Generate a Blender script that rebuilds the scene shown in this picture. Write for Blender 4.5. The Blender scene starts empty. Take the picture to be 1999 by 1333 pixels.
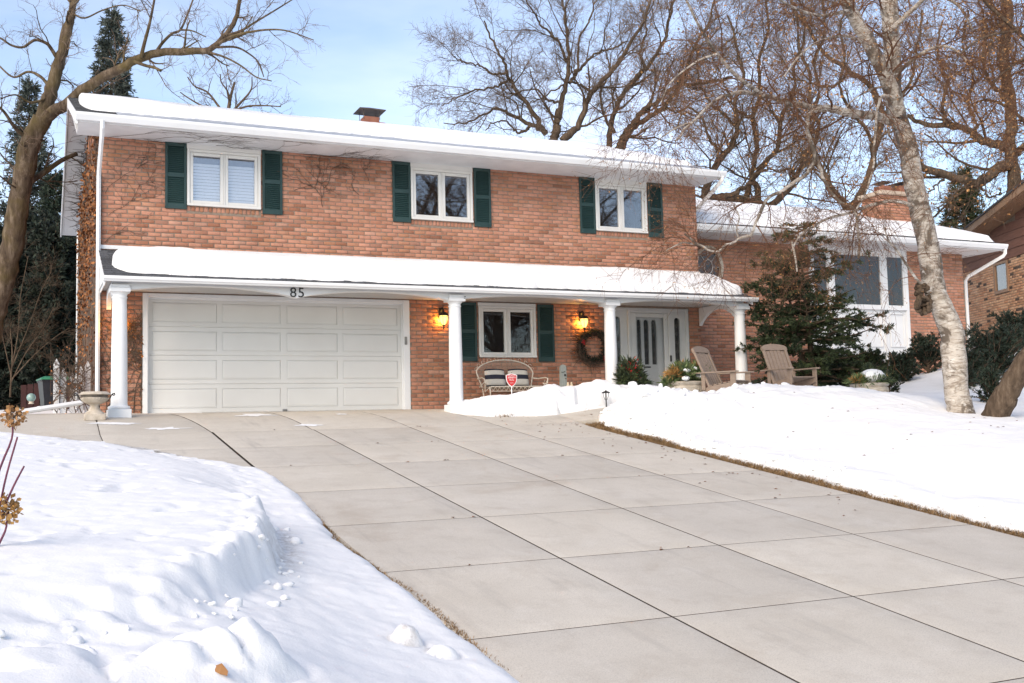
import bpy, math, random
import numpy as np
from mathutils import Vector, Matrix, Euler

random.seed(7)
RNG = np.random.default_rng(11)
scene = bpy.context.scene
col = scene.collection
R = math.radians

# ---------------------------------------------------------------- camera
FPX, YAW, PITCH, ROLL = 2070.3, 0.42534, 0.07983, -0.02419
CAM = np.array([-1.911, -20.301, -0.3916])
_fw = np.array([math.sin(YAW)*math.cos(PITCH), math.cos(YAW)*math.cos(PITCH), math.sin(PITCH)])
_r0 = np.array([math.cos(YAW), -math.sin(YAW), 0.0]); _u0 = np.cross(_r0, _fw)
_rt = _r0*math.cos(ROLL) + _u0*math.sin(ROLL); _up = -_r0*math.sin(ROLL) + _u0*math.cos(ROLL)
cam_data = bpy.data.cameras.new('camera'); cam = bpy.data.objects.new('camera', cam_data); col.objects.link(cam)
cam_data.sensor_width = 36.0; cam_data.lens = FPX/1999.0*36.0
cam_data.clip_start = 0.05; cam_data.clip_end = 3000
cam.matrix_world = Matrix(((_rt[0], _up[0], -_fw[0], CAM[0]), (_rt[1], _up[1], -_fw[1], CAM[1]), (_rt[2], _up[2], -_fw[2], CAM[2]), (0, 0, 0, 1)))
scene.camera = cam
def at(u, v, d):                      # the point d metres in front of the tripod on the sight line of a photo pixel
    return CAM + ((u-999.5)/FPX*_rt - (v-666.5)/FPX*_up + _fw)*d
def px_of(P):
    d = np.asarray(P, float) - CAM; z = d @ _fw
    return 999.5 + FPX*(d @ _rt)/z, 666.5 - FPX*(d @ _up)/z, z

# ---------------------------------------------------------------- sky, sun, exposure
SUN_DIR = Vector((-0.70, -0.58, 0.58)).normalized()
SUN_EL = math.asin(SUN_DIR.z); SUN_ROT = math.atan2(SUN_DIR.x, SUN_DIR.y) % (2*math.pi)
world = bpy.data.worlds.new('World'); scene.world = world; world.use_nodes = True
wn = world.node_tree; wn.nodes.clear()
w_out = wn.nodes.new('ShaderNodeOutputWorld'); w_bg = wn.nodes.new('ShaderNodeBackground')
w_sky = wn.nodes.new('ShaderNodeTexSky'); w_sky.sky_type = 'NISHITA'; w_sky.sun_disc = False
w_sky.sun_elevation = SUN_EL; w_sky.sun_rotation = SUN_ROT
w_sky.air_density = 1.0; w_sky.dust_density = 0.3; w_sky.ozone_density = 6.0; w_sky.altitude = 200
w_tc = wn.nodes.new('ShaderNodeTexCoord'); w_map = wn.nodes.new('ShaderNodeMapping'); w_map.inputs['Scale'].default_value = (1.0, 1.0, 3.6)
w_n = wn.nodes.new('ShaderNodeTexNoise'); w_n.inputs['Scale'].default_value = 1.5; w_n.inputs['Detail'].default_value = 6; w_n.inputs['Roughness'].default_value = 0.55
w_cr = wn.nodes.new('ShaderNodeValToRGB'); w_cr.color_ramp.elements[0].position = 0.38; w_cr.color_ramp.elements[0].color = (0.0, 0.0, 0.0, 1)
w_cr.color_ramp.elements[1].position = 0.70; w_cr.color_ramp.elements[1].color = (0.20, 0.20, 0.20, 1)
w_mix = wn.nodes.new('ShaderNodeMixRGB'); w_mix.inputs['Color2'].default_value = (7.4, 8.0, 10.6, 1)   # thin high cloud
wn.links.new(w_tc.outputs['Generated'], w_map.inputs['Vector']); wn.links.new(w_map.outputs[0], w_n.inputs['Vector'])
wn.links.new(w_n.outputs['Fac'], w_cr.inputs[0]); wn.links.new(w_cr.outputs[0], w_mix.inputs['Fac'])
wn.links.new(w_sky.outputs[0], w_mix.inputs['Color1']); wn.links.new(w_mix.outputs[0], w_bg.inputs['Color'])
w_bg.inputs['Strength'].default_value = 0.094
wn.links.new(w_bg.outputs[0], w_out.inputs['Surface'])
sun_data = bpy.data.lights.new('sun', 'SUN'); sun = bpy.data.objects.new('sun', sun_data); col.objects.link(sun)
sun_data.energy = 1.0; sun_data.angle = R(45); sun_data.color = (1.0, 0.955, 0.90)
sun.rotation_euler = SUN_DIR.to_track_quat('Z', 'Y').to_euler(); sun.location = (-20, -30, 30)
scene.view_settings.view_transform = 'Standard'; scene.view_settings.look = 'None'
scene.view_settings.exposure = 1.68; scene.view_settings.gamma = 1.0; scene.view_settings.use_white_balance = True; scene.view_settings.white_balance_temperature = 8700; scene.view_settings.white_balance_tint = 12; scene.view_settings.use_curve_mapping = False
scene.cycles.use_denoising = True; scene.cycles.max_bounces = 8; scene.cycles.diffuse_bounces = 3; scene.cycles.glossy_bounces = 3
scene.cycles.transparent_max_bounces = 12; scene.cycles.caustics_reflective = False; scene.cycles.caustics_refractive = False

# ---------------------------------------------------------------- helpers
def tag(o, label=None, cat=None, group=None, kind=None):
    if label: o['label'] = label
    if cat: o['category'] = cat
    if group: o['group'] = group
    if kind: o['kind'] = kind
    return o
def empty(name, loc=(0, 0, 0), rz=0.0, **k):
    o = bpy.data.objects.new(name, None); col.objects.link(o); o.location = loc; o.rotation_euler = (0, 0, rz); o.empty_display_size = .1
    return tag(o, **k)
def link(name, me, mat=None, parent=None, loc=None, rz=None, **k):
    o = bpy.data.objects.new(name, me); col.objects.link(o)
    if mat is not None and len(me.materials) == 0: me.materials.append(mat)
    if parent is not None: o.parent = parent
    if loc is not None: o.location = loc
    if rz is not None: o.rotation_euler = (0, 0, rz)
    return tag(o, **k)
def mesh_np(name, V, F, smooth=False):
    """V (n,3); F (m,3) or (m,4) int arrays, or a list of such arrays"""
    V = np.asarray(V, np.float32); me = bpy.data.meshes.new(name)
    Fs = F if isinstance(F, list) else [F]
    Fs = [np.asarray(f, np.int32) for f in Fs if len(f)]
    me.vertices.add(len(V)); me.vertices.foreach_set('co', V.ravel())
    nl = sum(f.size for f in Fs); npoly = sum(len(f) for f in Fs)
    me.loops.add(nl); me.loops.foreach_set('vertex_index', np.concatenate([f.ravel() for f in Fs]))
    tot = np.concatenate([np.full(len(f), f.shape[1], np.int32) for f in Fs]); st = np.concatenate([[0], np.cumsum(tot)[:-1]]).astype(np.int32)
    me.polygons.add(npoly); me.polygons.foreach_set('loop_start', st)
    if smooth: me.polygons.foreach_set('use_smooth', np.ones(npoly, bool))
    me.update(calc_edges=True); me.validate()
    return me
class MB:
    def __init__(s): s.v = []; s.f = []
    def add(s, vs, fs):
        b = len(s.v); s.v += [tuple(map(float, p)) for p in vs]; s.f += [tuple(b+i for i in f) for f in fs]; return s
    def box(s, x0, y0, z0, x1, y1, z1, c=0.0):
        x0, x1 = min(x0, x1), max(x0, x1); y0, y1 = min(y0, y1), max(y0, y1); z0, z1 = min(z0, z1), max(z0, z1)
        if c <= 0:
            return s.add([(x0,y0,z0),(x1,y0,z0),(x1,y1,z0),(x0,y1,z0),(x0,y0,z1),(x1,y0,z1),(x1,y1,z1),(x0,y1,z1)],
                         [(0,3,2,1),(4,5,6,7),(0,1,5,4),(1,2,6,5),(2,3,7,6),(3,0,4,7)])
        c = min(c, (x1-x0)*.45, (y1-y0)*.45, (z1-z0)*.45); X = (x0, x1); Y = (y0, y1); Z = (z0, z1); vs = []; ix = {}
        for i in (0, 1):
            for j in (0, 1):
                for k in (0, 1):
                    sx, sy, sz = (c, -c)[i], (c, -c)[j], (c, -c)[k]
                    ix[i,j,k,0] = len(vs); vs.append((X[i], Y[j]+sy, Z[k]+sz))
                    ix[i,j,k,1] = len(vs); vs.append((X[i]+sx, Y[j], Z[k]+sz))
                    ix[i,j,k,2] = len(vs); vs.append((X[i]+sx, Y[j]+sy, Z[k]))
        fs = []
        for i in (0, 1):
            q = [ix[i,0,0,0], ix[i,1,0,0], ix[i,1,1,0], ix[i,0,1,0]]; fs.append(q if i else q[::-1])
            q = [ix[0,i,0,1], ix[0,i,1,1], ix[1,i,1,1], ix[1,i,0,1]]; fs.append(q if i else q[::-1])
            q = [ix[0,0,i,2], ix[1,0,i,2], ix[1,1,i,2], ix[0,1,i,2]]; fs.append(q if i else q[::-1])
        for a in (0, 1):
            for b in (0, 1):
                fs.append((ix[0,a,b,1], ix[1,a,b,1], ix[1,a,b,2], ix[0,a,b,2]))
                fs.append((ix[a,0,b,0], ix[a,1,b,0], ix[a,1,b,2], ix[a,0,b,2]))
                fs.append((ix[a,b,0,0], ix[a,b,1,0], ix[a,b,1,1], ix[a,b,0,1]))
        for i in (0, 1):
            for j in (0, 1):
                for k in (0, 1): fs.append((ix[i,j,k,0], ix[i,j,k,1], ix[i,j,k,2]))
        return s.add(vs, fs)
    def prism(s, pts, axis, a0, a1):           # closed 2d outline extruded along an axis
        n = len(pts)
        def mk(p, a):
            return (a, p[0], p[1]) if axis == 'x' else (p[0], a, p[1]) if axis == 'y' else (p[0], p[1], a)
        vs = [mk(p, a0) for p in pts] + [mk(p, a1) for p in pts]
        return s.add(vs, [tuple(range(n)), tuple(range(2*n-1, n-1, -1))] + [(i, (i+1) % n, n+(i+1) % n, n+i) for i in range(n)])
    def tube(s, pts, rad, n=8, cap=True, squash=None):
        pts = [np.asarray(p, float) for p in pts]; K = len(pts); rad = [rad]*K if not hasattr(rad, '__len__') else rad
        b = len(s.v); prev = None
        for i, p in enumerate(pts):
            t = pts[min(i+1, K-1)] - pts[max(i-1, 0)]; t = t/(np.linalg.norm(t)+1e-9)
            if prev is None:
                ref = np.array([0, 0, 1.0]) if abs(t[2]) < .9 else np.array([1.0, 0, 0]); a = np.cross(ref, t)
            else: a = prev - t*(prev @ t)
            a = a/(np.linalg.norm(a)+1e-9); prev = a; c = np.cross(t, a); c2 = squash or 1.0
            for k in range(n):
                th = 2*math.pi*k/n; s.v.append(tuple(p + rad[i]*(math.cos(th)*a + c2*math.sin(th)*c)))
        for i in range(K-1):
            for k in range(n): s.f.append((b+i*n+k, b+i*n+(k+1) % n, b+(i+1)*n+(k+1) % n, b+(i+1)*n+k))
        if cap: s.f.append(tuple(range(b+n-1, b-1, -1))); s.f.append(tuple(range(b+(K-1)*n, b+K*n)))
        return s
    def lathe(s, prof, n=24, cx=0, cy=0, wob=0, lobes=0, lobe_amp=0, lobe_rng=None):
        b = len(s.v); K = len(prof)
        for (r, z) in prof:
            for k in range(n):
                th = 2*math.pi*k/n; rr = r
                if lobes and lobe_rng[0] <= z <= lobe_rng[1]: rr = r*(1+lobe_amp*abs(math.sin(th*lobes/2)))
                s.v.append((cx+rr*math.cos(th), cy+rr*math.sin(th), z))
        for i in range(K-1):
            for k in range(n): s.f.append((b+i*n+k, b+i*n+(k+1) % n, b+(i+1)*n+(k+1) % n, b+(i+1)*n+k))
        s.f.append(tuple(range(b+n-1, b-1, -1))); s.f.append(tuple(range(b+(K-1)*n, b+K*n)))
        return s
    def xform(s, M, start=0):
        for i in range(start, len(s.v)): s.v[i] = tuple(M @ Vector(s.v[i]))
        return s
    def build(s, name, mat, parent=None, smooth=False, **k):
        me = bpy.data.meshes.new(name); me.from_pydata(s.v, [], s.f); me.update()
        import bmesh
        bm = bmesh.new(); bm.from_mesh(me); bmesh.ops.recalc_face_normals(bm, faces=bm.faces); bm.to_mesh(me); bm.free()
        if smooth:
            for p in me.polygons: p.use_smooth = True
            try: me.set_sharp_from_angle(angle=R(40))
            except Exception: pass
        return link(name, me, mat, parent, **k)
def copy_tree(o, parent=None):
    c = o.copy(); col.objects.link(c)
    if parent is not None: c.parent = parent
    for ch in list(o.children): copy_tree(ch, c)
    return c
def text_mesh(body, size, depth=0.003):
    cu = bpy.data.curves.new('lettering', 'FONT'); cu.body = body; cu.size = size; cu.extrude = depth; cu.align_x = 'CENTER'
    o = bpy.data.objects.new('lettering', cu); col.objects.link(o); bpy.context.view_layer.update()
    dg = bpy.context.evaluated_depsgraph_get(); me = bpy.data.meshes.new_from_object(o.evaluated_get(dg))
    bpy.data.objects.remove(o); bpy.data.curves.remove(cu); return me

# value noise in the plane
def _h(ix, iy, s):
    n = (ix.astype(np.int64)*374761393 + iy.astype(np.int64)*668265263 + s*974634777) & 0x7fffffff
    n = ((n ^ (n >> 13))*1274126177) & 0x7fffffff
    return ((n ^ (n >> 16)) & 0xffff)/65535.0
def vnoise(x, y, s=0):
    ix = np.floor(x); iy = np.floor(y); fx = x-ix; fy = y-iy; fx = fx*fx*fx*(fx*(fx*6-15)+10); fy = fy*fy*fy*(fy*(fy*6-15)+10)
    a = _h(ix, iy, s); b = _h(ix+1, iy, s); c = _h(ix, iy+1, s); d = _h(ix+1, iy+1, s)
    return (a*(1-fx)+b*fx)*(1-fy) + (c*(1-fx)+d*fx)*fy
def fbm(x, y, oct=4, s=0):
    t = 0; a = 1.0; tot = 0
    for o in range(oct):
        cs, sn = math.cos(o*.9+.3), math.sin(o*.9+.3)
        t = t + a*(vnoise((x*cs-y*sn)*2**o+13*o, (x*sn+y*cs)*2**o-7*o, s+o)-.5); tot += a*.5; a *= .5
    return t/tot
def sstep(a, b, x):
    t = np.clip((x-a)/(b-a), 0, 1); return t*t*(3-2*t)
def rbf(pts):
    P = np.array(pts, float); D = np.hypot(P[:, None, 0]-P[None, :, 0], P[:, None, 1]-P[None, :, 1]); n = len(P)
    A = np.zeros((n+3, n+3)); A[:n, :n] = D + np.eye(n)*.02; A[:n, n] = 1; A[:n, n+1:] = P[:, :2]; A[n, :n] = 1; A[n+1:, :n] = P[:, :2].T
    w = np.linalg.solve(A, np.concatenate([P[:, 2], [0, 0, 0]]))
    def f(x, y):
        z = w[n] + w[n+1]*x + w[n+2]*y
        for i in range(n): z = z + w[i]*np.sqrt((x-P[i, 0])**2+(y-P[i, 1])**2+.04)
        return z
    return f

# ---------------------------------------------------------------- materials
def nodes(name):
    m = bpy.data.materials.new(name); m.use_nodes = True; nt = m.node_tree; b = nt.nodes.get('Principled BSDF'); return m, nt, b
def nd(nt, typ, **k):
    n = nt.nodes.new(typ)
    for a, v in k.items():
        if a.startswith('i_'): n.inputs[a[2:].replace('_', ' ')].default_value = v
        else: setattr(n, a, v)
    return n
def ramp(nt, src, stops):
    r = nt.nodes.new('ShaderNodeValToRGB'); e = r.color_ramp.elements
    while len(e) < len(stops): e.new(.5)
    for i, (p, c) in enumerate(stops): e[i].position = p; e[i].color = (*c, 1)
    nt.links.new(src, r.inputs[0]); return r.outputs[0]
def coords(nt, kind='pos', scale=(1, 1, 1)):
    if kind == 'pos': s = nt.nodes.new('ShaderNodeNewGeometry').outputs['Position']
    else: s = nt.nodes.new('ShaderNodeTexCoord').outputs['Object']
    mp = nt.nodes.new('ShaderNodeMapping'); mp.inputs['Scale'].default_value = scale; nt.links.new(s, mp.inputs[0]); return mp.outputs[0]
def noise(nt, vec, scale, detail=4, rough=.55, out='Fac', dist=0):
    n = nt.nodes.new('ShaderNodeTexNoise'); n.inputs['Scale'].default_value = scale; n.inputs['Detail'].default_value = detail
    n.inputs['Roughness'].default_value = rough; n.inputs['Distortion'].default_value = dist; nt.links.new(vec, n.inputs['Vector']); return n.outputs[out]
def mixc(nt, fac, a, b, typ='MIX'):
    m = nt.nodes.new('ShaderNodeMixRGB'); m.blend_type = typ
    for s, v in (('Fac', fac), ('Color1', a), ('Color2', b)):
        if hasattr(v, 'is_linked') or hasattr(v, 'links'): nt.links.new(v, m.inputs[s])
        else: m.inputs[s].default_value = v if s == 'Fac' else (*v, 1)
    return m.outputs[0]
def bump(nt, b, h, strength=.3, dist=.01):
    n = nt.nodes.new('ShaderNodeBump'); n.inputs['Strength'].default_value = strength; n.inputs['Distance'].default_value = dist
    nt.links.new(h, n.inputs['Height']); nt.links.new(n.outputs[0], b.inputs['Normal'])
def simple(name, c, c2=None, scale=6, rough=.6, bmp=0, bscale=40, kind='pos', stretch=(1, 1, 1), metal=0, spec=None, detail=5, lo=.35, hi=.65, island=0):
    m, nt, b = nodes(name); v = coords(nt, kind, stretch)
    b.inputs['Roughness'].default_value = rough; b.inputs['Metallic'].default_value = metal
    if spec is not None: b.inputs['Specular IOR Level'].default_value = spec
    if c2 is None: b.inputs['Base Color'].default_value = (*c, 1)
    else:
        o = ramp(nt, noise(nt, v, scale, detail), [(lo, c), (hi, c2)])
        if island:
            g = nt.nodes.new('ShaderNodeNewGeometry')
            rr = ramp(nt, g.outputs['Random Per Island'], [(0, (1-island,)*3), (1, (1+island,)*3)])
            o = mixc(nt, 1.0, o, rr, 'MULTIPLY')
        nt.links.new(o, b.inputs['Base Color'])
    if bmp: bump(nt, b, noise(nt, v, bscale, 4), bmp)
    return m
M = {}
def brick_material(name, stops, mortar_dust=(.36, .30, .25)):
    m, nt, b = nodes(name); v = coords(nt)
    a = nd(nt, 'ShaderNodeAttribute', attribute_name='tone')
    o = ramp(nt, a.outputs['Fac'], stops)
    n1 = noise(nt, v, 7, 6, .65); o = mixc(nt, ramp(nt, n1, [(.48, (0, 0, 0)), (.72, (.45, .45, .45))]), o, (.19, .10, .06))
    n2 = noise(nt, v, 38, 4, .7); o = mixc(nt, ramp(nt, n2, [(.50, (0, 0, 0)), (.72, (.45, .45, .45))]), o, mortar_dust)
    n4 = noise(nt, v, 26, 3, .6); o = mixc(nt, ramp(nt, n4, [(.25, (.40, .40, .40)), (.42, (0, 0, 0))]), o, (.20, .10, .06))
    n3 = noise(nt, v, .9, 3, .5); o = mixc(nt, 1.0, o, ramp(nt, n3, [(.3, (.82, .80, .78)), (.7, (1.1, 1.1, 1.1))]), 'MULTIPLY')
    nt.links.new(o, b.inputs['Base Color']); b.inputs['Roughness'].default_value = .88; b.inputs['Specular IOR Level'].default_value = .25
    bump(nt, b, noise(nt, v, 55, 5, .7), .55, .012); return m
M['brick'] = brick_material('brick', [(0, (.34, .135, .08)), (.12, (.45, .19, .12)), (.34, (.54, .245, .165)), (.6, (.57, .265, .185)), (.82, (.48, .21, .12)), (.93, (.60, .31, .225)), (1, (.30, .125, .08))])
M['brick_tan'] = brick_material('brick_tan', [(0, (.50, .27, .16)), (.3, (.64, .36, .23)), (.6, (.70, .44, .29)), (.88, (.60, .29, .17)), (.93, (.10, .075, .065)), (1, (.08, .06, .05))])
M['mortar'] = simple('mortar', (.225, .17, .13), (.30, .235, .185), 12, .95, .4, 120)
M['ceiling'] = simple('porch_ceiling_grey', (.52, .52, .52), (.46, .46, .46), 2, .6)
M['white'] = simple('white_paint', (.80, .81, .82), (.74, .75, .755), 1.6, .42, .05, 60)
M['trim'] = simple('window_vinyl', (.73, .72, .69), (.68, .67, .64), 2, .4)
M['soffit'] = simple('soffit_white', (.78, .79, .80), (.68, .69, .70), 2.4, .55, .05, 30)
M['door_paint'] = simple('garage_door_paint', (.70, .70, .68), (.66, .655, .635), 1.1, .45, .06, 90)
M['entry_paint'] = simple('entry_paint', (.64, .65, .64), (.58, .59, .58), 2, .4)
M['shutter'] = simple('shutter_green', (.0095, .038, .037), (.015, .050, .047), 3, .5, .05, 60)
M['shingle'] = simple('asphalt_shingle', (.035, .037, .042), (.10, .105, .115), 60, .9, .5, 180, island=.35)
M['ice'] = simple('grey_melt_ice', (.16, .18, .20), (.50, .53, .56), 9, .35, .4, 30, stretch=(.5, 2, 2))
M['black_iron'] = simple('black_iron', (.012, .012, .013), (.022, .021, .02), 20, .5, .1, 60)
M['dark_gap'] = simple('dark_gap', (.018, .016, .014), None, rough=.9)
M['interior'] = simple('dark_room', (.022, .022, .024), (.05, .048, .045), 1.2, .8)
M['shade'] = simple('darkened_shade', (.10, .115, .14), (.075, .09, .11), 3, .7)  # window shade, its colour deepened to stand in for the eave's dark reflection
M['blind'] = simple('white_blind', (.80, .83, .88), (.74, .78, .83), 4, .5)
M['stone'] = simple('cast_stone', (.60, .53, .45), (.40, .34, .27), 9, .85, .4, 70)
M['stone_dark'] = simple('weathered_stone_dark', (.07, .06, .055), (.20, .17, .14), 12, .9, .3, 70)
M['chair'] = simple('brown_poly_lumber', (.26, .185, .14), (.31, .225, .17), 8, .6, .1, 80, stretch=(1, 1, 8))
M['iron_cream'] = simple('cream_iron', (.66, .60, .52), (.50, .43, .35), 20, .6)
M['wicker'] = simple('wicker', (.34, .27, .22), (.24, .19, .15), 40, .8, .3, 90)
M['chimney_cap'] = simple('chimney_metal', (.05, .035, .03), (.11, .085, .07), 6, .5, metal=.3)
M['clay'] = simple('clay_flue', (.28, .10, .065), (.34, .14, .09), 8, .8)
M['concrete_cap'] = simple('concrete_cap', (.50, .39, .30), (.40, .31, .24), 6, .9, .3, 50)
M['siding'] = simple('brown_siding', (.16, .065, .042), (.21, .09, .06), 3, .7, .15, 60, stretch=(.3, 1, 6))
M['brown_fascia'] = simple('brown_fascia', (.32, .19, .12), (.26, .15, .09), 3, .6)
M['bin'] = simple('bin_plastic', (.010, .013, .020), (.016, .020, .030), 5, .45)
M['lid'] = simple('bin_lid_green', (.02, .22, .12), (.03, .27, .15), 5, .4)
M['bin_mark'] = simple('bin_lettering', (.50, .56, .62), None)
M['red'] = simple('dark_red_stain', (.035, .007, .007), (.055, .011, .010), 8, .7, .2, 40, stretch=(6, 6, .5))
M['sign_red'] = simple('sign_red', (.60, .035, .035), None, rough=.4)
M['sign_white'] = simple('sign_white', (.85, .85, .85), None, rough=.4)
M['berry'] = simple('red_berry', (.30, .012, .015), (.40, .02, .02), 30, .35)
M['grey_wood'] = simple('weathered_wood', (.24, .27, .26), (.32, .35, .33), 14, .8, .3, 60, stretch=(4, 4, .6))
M['cream'] = simple('cream_ceramic', (.68, .58, .42), (.60, .50, .36), 20, .4)
M['navy'] = simple('navy_stripe_cloth', (.010, .012, .025), (.018, .02, .035), 60, .9)
M['linen'] = simple('linen_cloth', (.50, .48, .44), (.44, .42, .38), 60, .95, .2, 200)
M['ball'] = simple('gazing_glass', (.16, .30, .28), (.28, .42, .40), 6, .12)
M['keypad'] = simple('keypad_grey', (.20, .20, .20), (.26, .26, .25), 10, .5)
# snow
def snow_material(name, dirt=.3):
    m, nt, b = nodes(name); v = coords(nt)
    n1 = noise(nt, v, 2.2, 6, .6); o = ramp(nt, n1, [(.3, (.805, .81, .81)), (.7, (.85, .852, .85))])
    n2 = noise(nt, v, 85, 3, .6); o = mixc(nt, ramp(nt, n2, [(.735, (0, 0, 0)), (.80, (dirt,)*3)]), o, (.20, .16, .12))
    a = nd(nt, 'ShaderNodeAttribute', attribute_name='dirt'); n3 = noise(nt, v, 14, 5, .7)
    f = nd(nt, 'ShaderNodeMath', operation='MULTIPLY'); nt.links.new(a.outputs['Fac'], f.inputs[0]); nt.links.new(ramp(nt, n3, [(.35, (0, 0, 0)), (.75, (1, 1, 1))]), f.inputs[1])
    o = mixc(nt, f.outputs[0], o, (.34, .30, .26)); nt.links.new(o, b.inputs['Base Color'])
    b.inputs['Roughness'].default_value = .75; b.inputs['Specular IOR Level'].default_value = .2
    h = nd(nt, 'ShaderNodeMath', operation='ADD'); nt.links.new(noise(nt, v, 16, 6, .65), h.inputs[0]); nt.links.new(noise(nt, v, 60, 4, .7), h.inputs[1])
    bump(nt, b, h.outputs[0], .30, .014); return m
M['snow'] = snow_material('snow')
M['roof_snow'] = snow_material('roof_snow', 0.0)
# glass: a clear pane with a coated, mirror-like surface
def glass_material(name, refl, tint=(.92, .93, .94), rough=.02):
    m, nt, b = nodes(name); nt.nodes.remove(b); out = nt.nodes['Material Output']
    g = nd(nt, 'ShaderNodeBsdfGlossy'); g.inputs['Roughness'].default_value = rough; g.inputs['Color'].default_value = (.95, .97, 1, 1)
    t = nd(nt, 'ShaderNodeBsdfTransparent'); t.inputs['Color'].default_value = (*tint, 1)
    fr = nd(nt, 'ShaderNodeLayerWeight'); fr.inputs['Blend'].default_value = .5
    mr = nd(nt, 'ShaderNodeMapRange'); mr.inputs['To Min'].default_value = refl; mr.inputs['To Max'].default_value = 1.0
    pw = nd(nt, 'ShaderNodeMath', operation='POWER'); pw.inputs[1].default_value = 4.0
    nt.links.new(fr.outputs['Facing'], pw.inputs[0]); nt.links.new(pw.outputs[0], mr.inputs[0])
    mx = nd(nt, 'ShaderNodeMixShader'); nt.links.new(mr.outputs[0], mx.inputs[0]); nt.links.new(t.outputs[0], mx.inputs[1]); nt.links.new(g.outputs[0], mx.inputs[2])
    nt.links.new(mx.outputs[0], out.inputs['Surface']); return m
M['glass'] = glass_material('window_glass', .15)
M['glass_dim'] = glass_material('porch_glass', .04)
M['glass_storm'] = glass_material('storm_glass', .03)
def concrete_material():
    m, nt, b = nodes('concrete'); v = coords(nt)
    oi = nt.nodes.new('ShaderNodeObjectInfo')
    o = ramp(nt, noise(nt, v, .9, 6, .6), [(.3, (.545, .495, .425)), (.7, (.625, .575, .505))])
    o = mixc(nt, ramp(nt, noise(nt, v, 3.5, 6, .65), [(.5, (0, 0, 0)), (.8, (.45, .45, .45))]), o, (.40, .34, .28))
    vs = coords(nt, 'pos', (2.2, .35, 1)); o = mixc(nt, ramp(nt, noise(nt, vs, 1.5, 5, .6), [(.58, (0, 0, 0)), (.74, (.38, .38, .38))]), o, (.33, .30, .27))
    o = mixc(nt, ramp(nt, noise(nt, coords(nt, 'pos', (.6, .6, 1)), 1.1, 7, .7, dist=.8), [(.56, (0, 0, 0)), (.70, (.5, .5, .5))]), o, (.43, .35, .275))
    o = mixc(nt, ramp(nt, noise(nt, coords(nt, 'pos', (.9, .9, 1)), 2.3, 7, .72), [(.56, (0, 0, 0)), (.72, (.55, .55, .55))]), o, (.66, .62, .56))
    vt = coords(nt, 'pos', (5.0, .30, 1)); o = mixc(nt, ramp(nt, noise(nt, vt, .9, 6, .7), [(.60, (0, 0, 0)), (.72, (.42, .42, .42))]), o, (.36, .33, .30))
    o = mixc(nt, ramp(nt, noise(nt, v, 110, 3, .75), [(.36, (.55, .55, .55)), (.54, (0, 0, 0))]), o, (.36, .33, .29))
    o = mixc(nt, 1.0, o, ramp(nt, oi.outputs['Random'], [(0, (.92, .92, .925)), (1, (1.05, 1.045, 1.03))]), 'MULTIPLY')
    nt.links.new(o, b.inputs['Base Color']); b.inputs['Roughness'].default_value = .8; b.inputs['Specular IOR Level'].default_value = .3
    bump(nt, b, noise(nt, v, 90, 5, .7), .25, .006); return m
M['concrete'] = concrete_material()
M['joint'] = simple('joint_dirt', (.025, .016, .011), (.06, .035, .02), 14, .95)
M['soil'] = simple('thatch_soil', (.10, .06, .03), (.20, .125, .06), 25, .95, .6, 60)
M['dead_grass'] = simple('dead_grass', (.20, .115, .05), (.33, .20, .095), 4, .9, island=.4)
M['leaf_brown'] = simple('dead_leaf', (.30, .13, .045), (.42, .22, .09), 3, .8, island=.5)
M['vine_leaf'] = simple('dead_vine_leaf', (.16, .055, .022), (.34, .13, .04), 3, .8, island=.5)
M['vine'] = simple('vine_stem', (.06, .038, .028), (.13, .085, .06), 10, .9)
def bark(name, c1, c2, c3, sc=(1, 1, .25), ns=14, b_=.8, moss=None):
    m, nt, b = nodes(name); v = coords(nt, 'pos', sc)
    o = ramp(nt, noise(nt, v, ns, 7, .65), [(.3, c1), (.52, c2), (.75, c3)])
    if moss: o = mixc(nt, ramp(nt, noise(nt, coords(nt), 1.6, 5, .6), [(.45, (0, 0, 0)), (.7, (.7, .7, .7))]), o, moss)
    nt.links.new(o, b.inputs['Base Color']); b.inputs['Roughness'].default_value = .95; b.inputs['Specular IOR Level'].default_value = .1
    bump(nt, b, noise(nt, v, ns*1.4, 6, .7), b_, .03); return m
M['maple_bark'] = bark('maple_bark', (.04, .028, .02), (.115, .082, .058), (.26, .20, .15), ns=9, b_=1.0, moss=(.115, .085, .03))
M['oak_bark'] = bark('oak_bark', (.05, .036, .026), (.115, .08, .057), (.20, .15, .11))
M['twig'] = bark('twig_bark', (.12, .078, .056), (.19, .13, .095), (.26, .19, .145), ns=3, b_=0.1)
M['twig_red'] = bark('birch_twig', (.09, .042, .026), (.16, .08, .05), (.23, .125, .085), ns=3, b_=0.1)
M['red_stem'] = simple('red_stem', (.10, .018, .045), (.17, .04, .07), 10, .6)
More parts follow.
